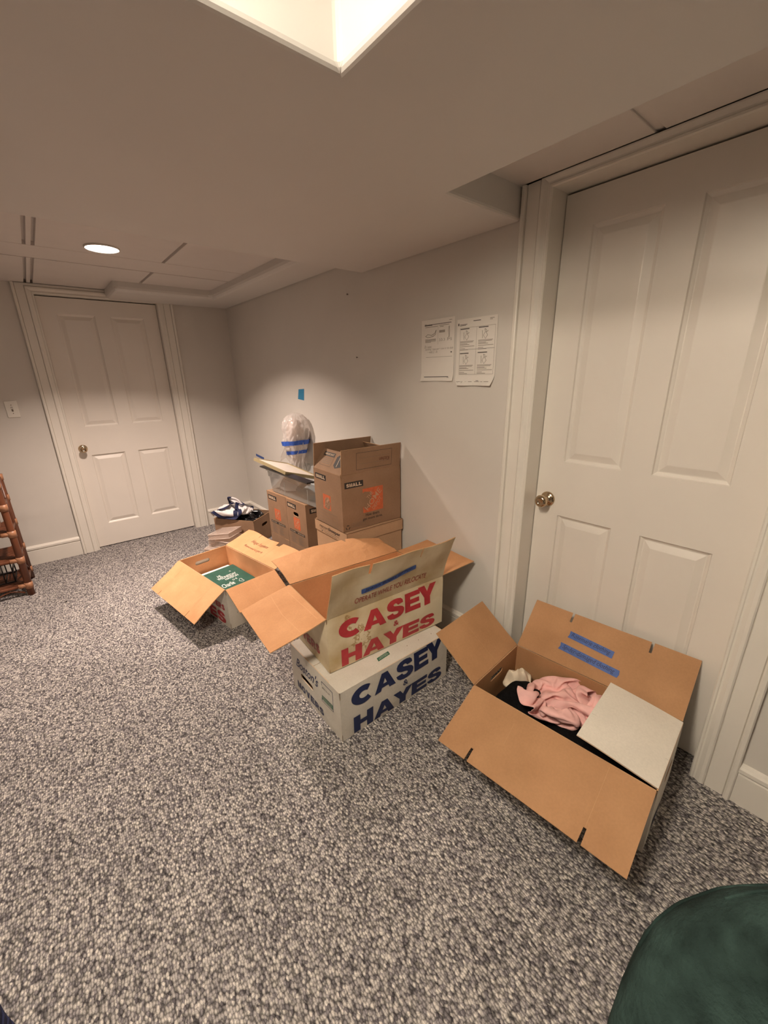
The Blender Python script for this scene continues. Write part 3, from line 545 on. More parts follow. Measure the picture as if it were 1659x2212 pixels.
    [-158,-2,1,5,6,11,1,-10,-10,-2,-2,-2,4,14,12,12,0,8,-9,1,12,12,12,-4,4,3,3,4,6,2,-4,4,4,-8,-8,-10,-8,-4,-5,-5,-6,-4,-4,-2,-13,-12,-4,5,-13,1,2,10,6,2,2,-2,-6,-6,4,4,6,13,7,11,-1,2,2,4,12,11,5,7,4,5,4,0,6,-4,1,4,-11,-10,-8,-8,-4,-7,-5,-2,-4,-4,-10,-12,-13,-13,7,-4,-11,1,8,3,3,-3,9,9,-10,10,2,-2,14,11,7,7,2,1,-6,12,6,4,10,14,9,-1,12,2,-4,0,2,-12,-10,-8,-8,-4,-10,0,-6,-3,-5,-16,-16,-16,5,-3,-10,-3,-9,2,1,3,7,11,8,4,4,8,-5,8,11,7,1,6,0,-6,4,6,8,12,14,13,9,-1,7,6,0,-4,-9,-11,-12,-2,-12,-3,-9,2,-2,-16,-16,-15,-11,-13,11,-2,-9,-2,-5,1,4,10,5,10,8,12,-7,5,-12,14,11,7,-4,3,7,-4,9,10,11,3,11,12,12,5,1,1,-2,-7,-10,-12,-8,-3,-7,-6,-3,-14,-6,-15,-12,-10,-12,-9,9,2,-8,-5,7,-1,13,8,2,12,-1,4,-14,-3,9,13,12,8,5,4,-5,9,1,12,11,5,14,6,2,1,-6,-4,7,-12,-2,-6,-3,-7,-7,-9,-9,-9,-12,-12,-9,-11,-31,8,12,-5,6,-6,12,-6,14,10,13,1,-15,-7,-5,10,13,11,13,4,4,4,6,2,2,10,12,6,3,3,-1,-7,-5,11,8,-3,-8,-5,-6,-8,-8,-8,-9,-11,-12,-10,-10,-32,1,9,7,1,-9,11,-2,4,14,6,2,-12,-13,3,6,12,12,13,-7,4,4,6,6,8,12,7,4,1,5,-1,-6,-4,8,16,10,-8,-6,-4,-12,-4,-7,-11,-11,-11,-10,-10,-44,9,3,8,4,-10,2,10,2,12,-7,7,-8,-14,2,6,12,12,14,-6,-6,4,8,6,8,10,8,2,0,7,2,-3,-3,15,12,16,-3,-5,-9,-6,-6,-7,-11,-10,-10,-9,-9,-49,8,-2,10,1,-5,-10,11,9,10,2,-12,-2,-13,1,8,9,13,14,6,-8,-8,2,8,6,8,8,0,2,6,6,-4,10,16,14,12,7,-9,-5,-7,-5,-9,-10,-10,-8,-8,-8,-58,8,-1,-8,7,-6,-8,10,12,6,8,0,-14,-4,-10,9,8,13,12,0,10,-6,-8,-4,6,10,8,-2,4,6,6,8,10,15,13,16,10,-8,-2,-6,-6,-10,-10,-8,-8,-8,-8,-70,-5,0,-5,10,-11,1,13,6,11,-1,4,4,-16,-9,4,8,10,12,13,-5,9,-5,-6,-2,4,2,10,8,9,9,9,-1,12,14,14,13,7,-2,-7,-9,-10,-8,-8,-9,-7,-8,-90,-8,-4,11,1,-10,13,14,11,-6,2,12,4,-11,-17,8,2,6,12,14,6,-6,5,3,0,2,2,8,8,8,6,11,-4,12,11,16,13,10,2,-7,-10,-10,-8,-8,-8,-8,-7,-97,-10,-12,14,-10,8,16,12,10,3,-2,-9,6,7,-17,2,7,7,6,8,6,8,8,4,1,-1,3,2,1,13,9,12,0,-1,14,11,15,4,5,4,-8,-10,-8,-6,-8,-8,-6,-122,-10,-2,8,12,-2,12,14,7,5,-12,-2,7,15,-18,6,9,7,6,8,5,8,3,7,-1,6,2,2,0,6,12,12,0,-4,6,16,4,2,2,7,10,-9,-6,-9,-11,2,-8,-146,3,7,12,10,-5,4,3,8,14,-14,-2,11,17,-14,8,10,8,6,2,8,10,3,4,5,6,0,5,-3,4,10,12,7,-3,-6,2,5,5,7,13,-2,11,-9,-12,-8,-3,1,-152,6,10,12,1,1,4,4,0,3,6,-11,10,4,5,9,8,10,6,6,4,10,6,4,6,6,-2,6,-1,-1,8,12,8,2,-6,-1,2,9,6,3,8,7,-8,-12,-5,-1,0,-150,6,10,3,9,0,6,2,0,4,-2,-2,-5,5,12,12,8,9,9,6,5,5,10,2,5,9,2,1,3,-2,0,8,13,7,-4,-2,-7,14,-9,13,10,7,-14,-2,-1,-1,-2,-148,6,4,8,0,8,2,9,-2,3,-1,-3,-6,0,14,9,11,12,8,6,7,5,6,7,1,6,1,11,2,-4,-3,4,8,9,8,-6,-13,15,-6,10,4,10,-12,6,2,-3,-3,-148,7,3,3,5,5,5,0,10,-2,2,-6,-2,-4,10,12,10,12,11,7,6,6,6,6,3,1,6,-2,8,-6,7,-1,8,10,2,-7,-10,13,-2,11,7,-6,5,5,2,-2,-3,-151,8,5,3,3,9,6,-2,0,10,-2,-5,-4,-3,7,11,12,10,10,10,8,7,3,8,4,2,-1,5,-3,-1,8,2,7,5,-7,-3,2,2,6,12,-4,6,1,7,2,2,-4,-156,10,8,2,4,10,8,-2,2,2,2,-6,-4,-3,4,11,10,10,10,10,8,12,4,6,7,1,-4,4,-2,0,4,6,4,-5,1,3,3,0,2,5,5,8,2,1,-8,7,8,-160,8,10,8,2,10,10,1,1,2,-2,-6,-12,3,3,10,10,10,10,10,8,10,12,4,8,-2,-3,3,1,-1,2,6,0,2,0,4,2,0,2,2,5,-5,12,-9,3,10,8,-164,8,9,13,8,4,12,5,0,-1,-10,-13,-2,-9,12,11,12,11,10,9,7,10,13,11,4,0,-2,2,2,0,-1,5,2,2,1,1,3,1,1,3,-3,1,8,-4,2,8,12,-171,9,7,13,6,10,12,10,0,-8,-14,-12,-16,6,12,10,12,12,6,10,12,12,8,14,7,5,-3,3,-3,-7,4,8,0,2,3,3,2,2,1,-1,2,-4,-4,10,5,7,11,-175,10,10,8,12,8,10,10,-2,-13,-13,-14,-14,7,12,12,12,9,10,10,10,13,13,12,-1,7,4,5,-5,-8,6,6,5,1,4,2,2,-8,6,4,-6,3,-3,8,7,7,10,-178,10,10,10,8,10,6,2,-1,-10,-13,-14,-12,9,12,12,12,11,11,12,12,11,12,2,10,10,2,6,-8,-8,8,6,5,-4,6,1,-5,3,2,2,2,-2,2,10,8,6,2,-176,10,10,9,8,-1,-1,-2,0,-2,-8,-13,-10,12,10,12,12,13,11,13,11,13,14,9,2,8,6,6,-9,-7,8,6,-5,8,-4,0,1,8,1,3,-2,-12,13,12,9,-2,-3,-165,7,9,8,-2,-12,0,0,-2,-2,-1,-1,-10,13,10,11,12,12,12,14,13,14,15,12,4,2,8,6,-10,-5,7,-4,6,4,-5,3,4,4,4,0,-15,-9,20,12,12,2,-5,-167,7,5,-3,-11,-2,-10,0,-2,-3,-1,0,12,11,11,11,11,14,12,13,14,14,14,13,-1,11,6,6,-8,-7,5,2,2,1,-2,5,6,4,2,-14,-14,-4,10,11,15,15,-2,-169,8,-14,-6,-11,-5,-2,-6,-6,0,4,11,13,12,12,12,11,12,13,13,13,14,14,14,-3,9,11,9,-10,-4,0,5,-2,4,1,6,4,6,-6,-16,-15,3,5,12,15,11,-5,-153,-3,-12,-15,-16,-8,-5,-4,0,5,9,14,12,13,11,12,12,12,14,12,14,12,10,8,12,6,11,11,-4,-2,-5,1,2,2,5,5,2,0,-8,-14,-14,12,-6,10,16,-2,4,-146,-14,-12,-16,-7,-13,-1,-7,12,-1,12,11,10,8,11,12,12,13,12,15,15,14,12,8,12,10,12,10,2,-6,-2,-7,8,-11,6,1,11,-9,-1,-12,-14,10,-5,8,5,14,-10,-150,-14,-10,4,-14,-14,-4,0,4,14,6,-2,12,13,11,11,11,12,12,13,9,13,13,14,10,13,13,10,6,4,-1,-9,-14,2,-10,9,13,-2,-12,0,-14,0,14,4,-2,6,6,-160,-17,-7,-3,-3,-12,-4,1,7,6,-4,10,10,13,13,11,11,10,12,6,12,14,8,14,12,9,13,14,-2,0,2,-2,-9,-10,-7,9,9,12,-11,3,-12,-6,9,13,4,5,2,-167,-6,-2,-3,-11,-10,-4,3,7,-10,8,8,10,14,12,10,8,13,13,12,8,6,12,14,8,10,12,2,10,1,-7,-6,-9,-10,-3,10,10,14,0,-10,2,-8,12,13,9,0,-4,-157,-3,-2,-9,-11,-7,-3,0,3,-1,4,6,7,9,9,11,14,13,13,12,0,12,12,1,11,12,8,0,8,6,-12,1,3,-12,-12,8,12,15,-7,3,-9,8,12,8,12,-4,-12,-140,2,-10,-9,-7,-2,-4,0,-10,10,4,5,7,8,3,11,13,13,6,8,13,13,0,12,0,12,-2,5,5,13,-1,6,-6,-12,-14,4,14,10,6,-12,5,12,9,6,10,-12,4,-136,-5,-7,-6,-4,-2,-3,-7,-6,-7,11,2,14,0,8,8,14,12,10,4,12,7,3,3,10,5,14,5,1,8,14,-1,-11,-13,-13,2,12,6,14,-12,10,13,4,11,5,-9,4,-126,-8,-6,-6,-8,2,-7,-9,-2,-9,-5,8,14,4,12,4,12,12,2,10,9,-1,4,6,12,8,10,11,6,6,7,6,-12,-14,-13,2,11,5,11,-2,12,12,7,1,-4,10,-4,-114,-7,-7,-6,-8,-4,-4,-4,-6,-7,-3,-8,13,13,4,10,12,8,9,11,11,1,-4,-4,10,12,12,6,1,7,8,13,-12,-13,-12,5,10,13,-1,11,8,9,3,-6,0,12,-8,-92,-8,-8,-8,-9,-5,-4,-7,-13,6,-13,-7,12,7,11,14,10,12,12,6,12,4,-2,-4,-6,10,12,-1,13,6,12,2,-6,-10,-13,11,4,7,13,0,12,10,-1,-7,-2,8,8,-85,-8,-8,-9,-10,-6,-6,-12,-10,-5,-4,0,3,8,12,12,14,12,10,10,9,7,-2,-2,-10,-4,12,12,0,12,0,6,-10,-8,4,11,-1,10,0,4,12,16,-6,-6,2,4,9,-79,0,-6,-11,-9,-8,-12,-12,-4,-5,-3,0,0,5,13,12,14,12,12,4,12,2,10,-12,-10,-5,9,4,6,8,13,-11,0,4,0,4,8,10,4,0,2,4,12,-10,2,4,6,-76,6,-13,-11,-1,-13,-10,-7,-2,-5,-4,-8,6,5,9,10,15,14,11,8,8,7,-1,-8,-10,-6,3,13,0,6,12,4,0,2,3,2,7,9,2,8,-9,7,0,3,4,6,-1,-79,6,-16,-4,-14,0,-4,-8,-12,-13,-1,8,6,3,10,7,11,11,10,12,12,-5,-7,-4,-4,0,-2,13,1,8,12,12,0,2,1,5,6,8,5,-7,4,5,3,4,-8,6,0,-80,-6,-6,-4,-10,-14,-7,-3,-12,-2,10,8,4,2,8,10,7,11,11,12,3,6,-11,-9,1,-1,-2,4,12,6,12,12,6,-2,4,6,6,8,-4,0,6,0,6,-6,2,-12,-2,-76,-10,-8,4,-4,-10,-12,-11,1,4,8,6,8,0,4,12,10,8,11,9,11,-5,-3,-12,-1,2,2,-9,14,13,8,12,11,1,6,6,6,2,2,0,-2,4,-6,-6,3,-3,-10,-87,-9,-8,2,6,-4,-8,-4,2,1,7,6,8,0,-12,14,12,10,12,10,14,2,-14,-2,0,-1,-12,-7,12,14,14,14,10,8,6,6,4,3,-1,2,-2,-4,-3,-7,-6,-2,4],
    [54,-6,-3,-1,2,4,-4,0,1,9,6,6,-5,-3,-6,-6,4,-6,4,-4,-8,-3,-2,11,12,13,14,7,5,11,10,-5,-6,10,-4,-5,-6,-12,-14,-10,-13,-13,3,7,-8,0,-2,17,6,-3,0,4,0,-3,-3,-11,3,4,12,8,-6,-6,2,-6,4,-6,-5,-8,0,1,6,8,14,14,14,11,5,12,-4,-10,10,-2,-9,-16,-13,-8,-12,-12,-14,6,-7,5,6,6,4,13,3,-2,4,-4,-2,-9,-3,-3,9,-2,7,11,-4,-2,-2,-2,-4,-3,-3,-4,4,7,7,2,12,14,9,13,13,-4,-9,6,-4,-16,-18,-14,-11,-5,-12,-14,2,-8,2,4,19,9,8,14,0,-2,-3,-3,-4,-2,-8,0,11,1,12,4,-2,-2,-2,-2,-2,-2,-7,3,7,7,2,3,11,14,11,4,1,-2,-4,-8,-14,-18,-14,-10,-10,-9,-12,-9,-2,6,14,16,10,4,5,13,4,-2,-4,-5,-13,6,0,-5,13,10,6,5,0,-3,-2,-2,-8,-1,-9,-4,6,12,9,8,7,1,1,0,1,-3,-6,-12,-18,-10,-14,-8,-14,0,-18,4,14,16,16,12,5,-5,0,3,8,-13,4,-5,-14,2,15,14,-1,13,10,5,-1,-6,-4,-6,-1,-10,-9,-4,9,11,5,-1,2,1,4,3,-9,-5,-9,-16,-10,-11,-12,-2,-12,-12,15,14,15,14,16,4,-1,1,-4,-13,5,-12,0,2,-4,16,2,14,12,12,4,8,-5,-5,-5,-5,-12,-10,-12,10,0,0,1,0,3,4,3,-11,4,-12,-11,-16,-11,-10,-4,-10,2,15,14,13,15,16,9,2,-10,-12,-12,2,-12,-7,1,11,16,10,6,15,13,7,6,-4,-12,-10,-3,-8,-8,-9,-7,-1,2,4,-4,2,4,3,-5,-2,-4,-16,-11,-13,0,-12,-6,9,14,15,11,13,23,5,-12,-8,-12,-11,-5,-7,-9,6,15,15,14,5,15,14,10,4,-1,-13,-14,-14,-10,-8,-8,-8,0,2,5,-5,0,2,4,2,-10,2,-16,-10,-1,-11,-6,-3,13,14,14,11,13,22,-6,-12,-7,-14,-13,-6,-7,-6,11,16,10,16,10,16,13,11,4,-4,-13,-13,-14,-16,-13,-9,2,-6,6,0,-4,-4,4,0,2,4,-8,-10,-2,-11,-8,-5,8,12,14,11,12,11,12,-6,-12,-6,-16,-14,-9,-7,4,12,14,18,6,16,13,13,14,2,-7,-14,-12,-17,-11,-15,-8,-6,-7,7,-2,-2,-4,0,0,3,4,-2,-3,-10,-10,-4,2,12,10,13,13,11,10,-5,4,-14,-11,-15,-11,-14,-5,12,8,16,18,17,1,15,17,14,-8,-8,-5,-15,-16,-17,-15,-10,-8,-4,3,0,0,0,2,13,-6,-7,-3,-3,5,-12,-2,10,8,12,12,12,12,11,-25,11,-9,-14,-20,-13,-9,-2,8,14,16,13,17,14,3,16,16,-11,-8,-3,-15,-16,-18,-17,-5,-14,10,-4,4,2,4,-2,12,3,-7,-6,-4,-4,-4,1,7,10,12,11,12,11,11,-29,-7,-5,-12,-14,-17,0,-8,8,13,18,15,18,17,-5,18,16,1,-11,-11,-16,-16,-16,-12,-8,-14,4,12,4,-1,3,-5,11,12,-5,-6,-4,-5,-2,-2,4,12,11,10,11,11,9,-36,-1,-15,-16,-6,-15,-10,1,11,13,12,19,19,8,0,18,12,6,-8,-8,-14,-16,-14,-13,-15,-11,3,5,13,6,-4,-4,11,11,3,-5,-8,-8,-4,2,8,10,11,11,2,9,11,-36,-12,-14,-1,-15,-14,-14,11,11,7,12,19,15,1,7,13,14,7,1,-13,-11,-8,-18,-16,-14,-9,5,2,14,9,1,-6,1,13,12,-7,-8,-5,-5,-1,10,6,12,-1,11,12,-2,-36,-12,-2,-8,-16,-16,-12,2,12,16,12,16,3,6,2,18,11,11,0,1,-14,-4,-16,-16,-14,-9,7,0,12,13,3,-6,0,4,14,0,-8,-8,-12,12,-8,12,12,0,14,3,-5,-30,-12,-1,-15,-11,-14,-11,-2,14,12,16,14,-8,6,8,15,17,4,10,2,-10,-14,-2,-14,-14,-10,-1,11,4,12,12,-2,-4,-2,12,-8,-14,2,-12,6,-4,11,7,12,10,-3,-5,-21,-9,-14,-10,-14,0,-10,-9,11,14,16,10,-12,0,10,16,16,12,3,10,-5,-12,-14,-6,-16,4,-1,-3,10,14,12,2,-2,-2,-2,-16,-12,-2,-10,0,10,8,7,8,13,-5,-6,-8,-11,-14,-14,-12,-9,-5,8,2,13,15,4,-14,-6,12,13,15,14,11,9,0,-10,-13,-14,-11,-9,2,15,7,11,7,13,-2,-4,-16,-16,-15,-5,-10,4,10,9,13,9,5,-4,-4,-4,-7,-13,-12,-10,-10,-5,11,8,-2,14,2,-14,-12,10,13,13,14,12,10,10,-8,-14,-11,-13,-11,12,5,10,13,7,10,-2,-13,-14,-17,-13,-15,-6,6,11,11,7,10,5,4,-6,-8,6,-11,-10,-11,-6,-8,10,0,12,4,-6,-13,-13,5,12,11,14,12,10,10,6,-12,-13,-13,-10,6,12,12,8,11,5,-8,-14,-16,-14,-12,-17,-11,13,12,9,12,0,2,4,8,-11,9,-4,-11,-7,-6,-8,-4,2,12,0,-8,-3,-9,-10,12,12,11,11,10,10,4,2,-11,-12,-6,-3,12,14,6,13,1,-12,-10,-16,-12,-16,-14,-10,12,10,6,10,-4,6,10,6,-6,10,-8,0,-10,-12,2,-10,4,2,-8,4,-12,-8,-1,7,8,10,11,9,10,2,4,-3,-9,-13,2,12,11,10,10,0,-8,-12,-14,-17,-14,-7,-14,12,8,12,-3,15,-8,5,9,2,10,-10,5,-11,-10,0,-8,0,-8,-2,-2,-2,-10,0,9,7,3,12,8,5,5,-3,0,-6,-4,-4,14,9,5,10,6,-10,-12,-12,-9,-11,-11,-13,5,13,8,12,-6,-6,13,-1,26,-10,4,-10,3,-7,-6,-8,-11,-4,-3,-1,-1,-12,6,4,4,10,0,6,4,4,5,-5,-10,-2,0,14,8,4,12,4,0,-8,-12,-14,-12,-13,0,-2,13,16,16,-7,-15,-1,-1,52,-8,-6,-5,-11,-1,-1,-8,-11,-11,-1,-1,-8,-9,5,3,4,7,0,0,6,-2,6,-10,-5,5,-3,13,6,4,12,5,-1,-9,-9,-12,-12,-10,-5,13,9,17,20,-8,-15,-3,-14,79,-9,-8,-7,-7,-2,-6,-12,-10,-10,-10,-2,-10,-3,8,1,2,2,-4,4,-4,-2,4,4,-14,1,1,13,3,7,11,4,-3,-3,-12,-12,-8,0,-8,12,16,14,14,-6,-10,-15,-15,100,-4,-8,-10,-11,-8,-7,-6,-12,-10,-9,-13,-10,1,7,-3,3,-2,-2,-1,-2,-1,2,9,-7,-12,4,11,3,8,10,0,4,-6,-12,-9,0,-7,0,14,10,18,6,-7,-7,-14,-16,117,-7,-12,-14,-8,-4,-11,-11,-7,-13,-12,-11,-3,-6,5,-4,-3,2,-2,-2,-2,-2,8,2,-8,-2,-6,12,4,5,9,12,-7,-7,-10,-3,5,-8,4,8,10,20,-6,-7,-7,-6,-16,121,-8,-6,-9,-11,-11,-4,-12,-13,-11,-8,-5,-3,-6,-5,-5,-5,-3,-2,0,-4,-2,2,4,-8,-5,3,10,4,8,14,2,-9,-5,-8,4,-3,3,9,1,6,18,-11,7,-9,-11,-16,118,-15,-7,2,0,-12,-9,-11,-10,-8,-6,-4,-4,-6,-5,-5,-4,-5,-6,-7,-4,-3,-5,-1,-5,11,-5,6,14,6,13,-8,-6,-7,0,-2,8,8,9,0,5,4,10,-16,5,-15,-19,109,-8,-9,-3,14,-6,-10,-10,-8,-8,-6,-4,-8,-10,-6,-6,-4,-4,-4,-2,2,-4,-8,-11,-5,3,5,6,8,12,12,0,-8,-1,1,-2,4,4,10,2,5,3,10,-10,-12,-8,-14,103,-3,-3,-8,-3,7,-9,-11,-11,-6,-4,-10,-6,-4,-6,-7,-6,-6,-4,5,-10,-8,1,0,-1,0,4,4,8,10,4,2,-2,0,-4,6,2,5,3,8,4,2,3,-3,-10,-16,-17,107,4,-5,-9,-8,10,-11,-11,-12,-1,-7,-6,-7,-5,-4,-8,-5,-7,1,-9,-7,0,7,-1,-3,3,3,2,5,5,8,8,-1,-9,2,6,-4,4,6,7,6,3,2,-4,-13,-15,-18,114,-6,-12,-9,8,-1,-8,-10,-11,1,-6,-6,-7,-5,-6,-6,-8,-4,-5,-4,-4,2,-7,0,10,-10,7,7,10,4,6,-10,2,3,5,6,-4,2,8,3,9,4,-5,-3,-14,-17,-17,97,5,-12,2,6,-6,-11,-10,0,-13,6,-5,-6,-7,-8,-7,-3,-4,-4,-3,-5,-4,-4,2,-5,4,9,4,10,8,-8,4,4,3,2,7,-3,-1,2,10,4,4,-3,-13,-10,-16,-10,76,12,4,0,-3,-13,-8,-8,-10,0,2,2,-6,-4,-6,-6,-2,-4,-9,-7,2,-4,-4,3,-5,3,2,9,8,4,2,2,5,3,0,8,0,-4,4,4,8,0,-10,-12,-10,-11,-17,75,4,9,10,-14,-13,-4,-12,-11,-8,2,2,-2,-6,-4,10,0,0,-8,-9,-1,0,-4,-10,9,1,0,8,9,7,-3,7,5,1,0,9,3,-6,2,5,5,-4,-14,-8,-12,-13,-17,76,12,7,-3,-12,-6,-12,-11,-11,-14,0,0,1,-7,4,-2,2,-2,6,8,-3,-11,-4,-4,4,8,0,6,9,7,1,7,4,-2,3,9,4,-5,-10,11,2,-7,-12,-13,-13,-11,-16,80,10,4,-8,-10,-13,-8,-9,-14,0,-6,-12,0,-2,-4,0,0,-2,6,8,10,2,-1,-4,3,6,2,-6,14,7,5,5,5,-2,5,8,6,-5,-9,-6,11,-11,-14,-12,-13,-8,-13,77,6,2,-11,-11,-8,-12,-12,6,-14,-9,-12,-3,-6,-3,1,-3,2,5,4,10,8,2,0,12,8,4,-11,-2,7,4,12,11,7,5,1,10,-10,0,-14,8,-11,-15,-13,-13,-12,-12,82,4,0,-13,-12,-11,-9,6,0,-13,-15,-10,-13,-8,-3,-3,5,2,-7,10,5,11,2,16,10,14,-4,-3,-13,1,13,8,6,12,14,3,13,-5,-8,-11,-7,-5,-14,-14,-14,-14,-10,69,9,4,-14,-8,-9,5,0,-14,-14,-10,-10,-9,-11,-2,-6,-3,5,3,-8,7,12,14,14,13,12,11,-12,-10,-8,6,7,13,12,16,12,10,-3,-11,-6,-14,-12,-12,-11,-14,-13,-12,56,11,2,11,-14,-2,-3,-9,-13,-14,-14,-11,6,-10,-12,-10,2,-3,7,-2,-4,15,18,17,14,12,14,-6,-10,-10,-7,13,12,14,11,17,13,1,-12,-10,-8,-10,-16,-16,-14,-8,-6,31,11,7,15,-1,-8,-12,-11,-10,-6,-14,-12,-3,7,-12,-10,-10,-9,0,1,5,15,18,18,16,14,13,4,-10,-10,-8,1,12,14,16,10,16,8,-13,-6,-13,-12,-11,-15,-10,-8,-7,7,14,9,15,8,-2,-10,-12,-8,-14,-11,-9,0,-13,10,-15,-7,-7,-8,-2,12,16,12,14,17,13,14,12,-7,-9,-8,-7,7,14,8,16,16,8,0,-10,-14,-8,-16,-13,-13,-2,-13,-7,14,14,6,10,4,0,-8,-15,-7,-10,-8,-9,-1,-14,10,-13,-1,-7,-3,6,15,17,5,16,13,14,10,4,-8,-10,-7,-1,6,10,16,15,3,10,-6,-8,-14,-14,-13,-13,-12,-10,-14,12,12,8,4,6,5,-3,-9,-1,-10,-8,-9,-13,-8,-4,11,2,-5,-3,1,12,1,17,16,10,6,12,10,-4,-4,-6,-2,-4,5,13,13,14,-5,12,-12,-13,-15,-12,-11,-13,-12],
))
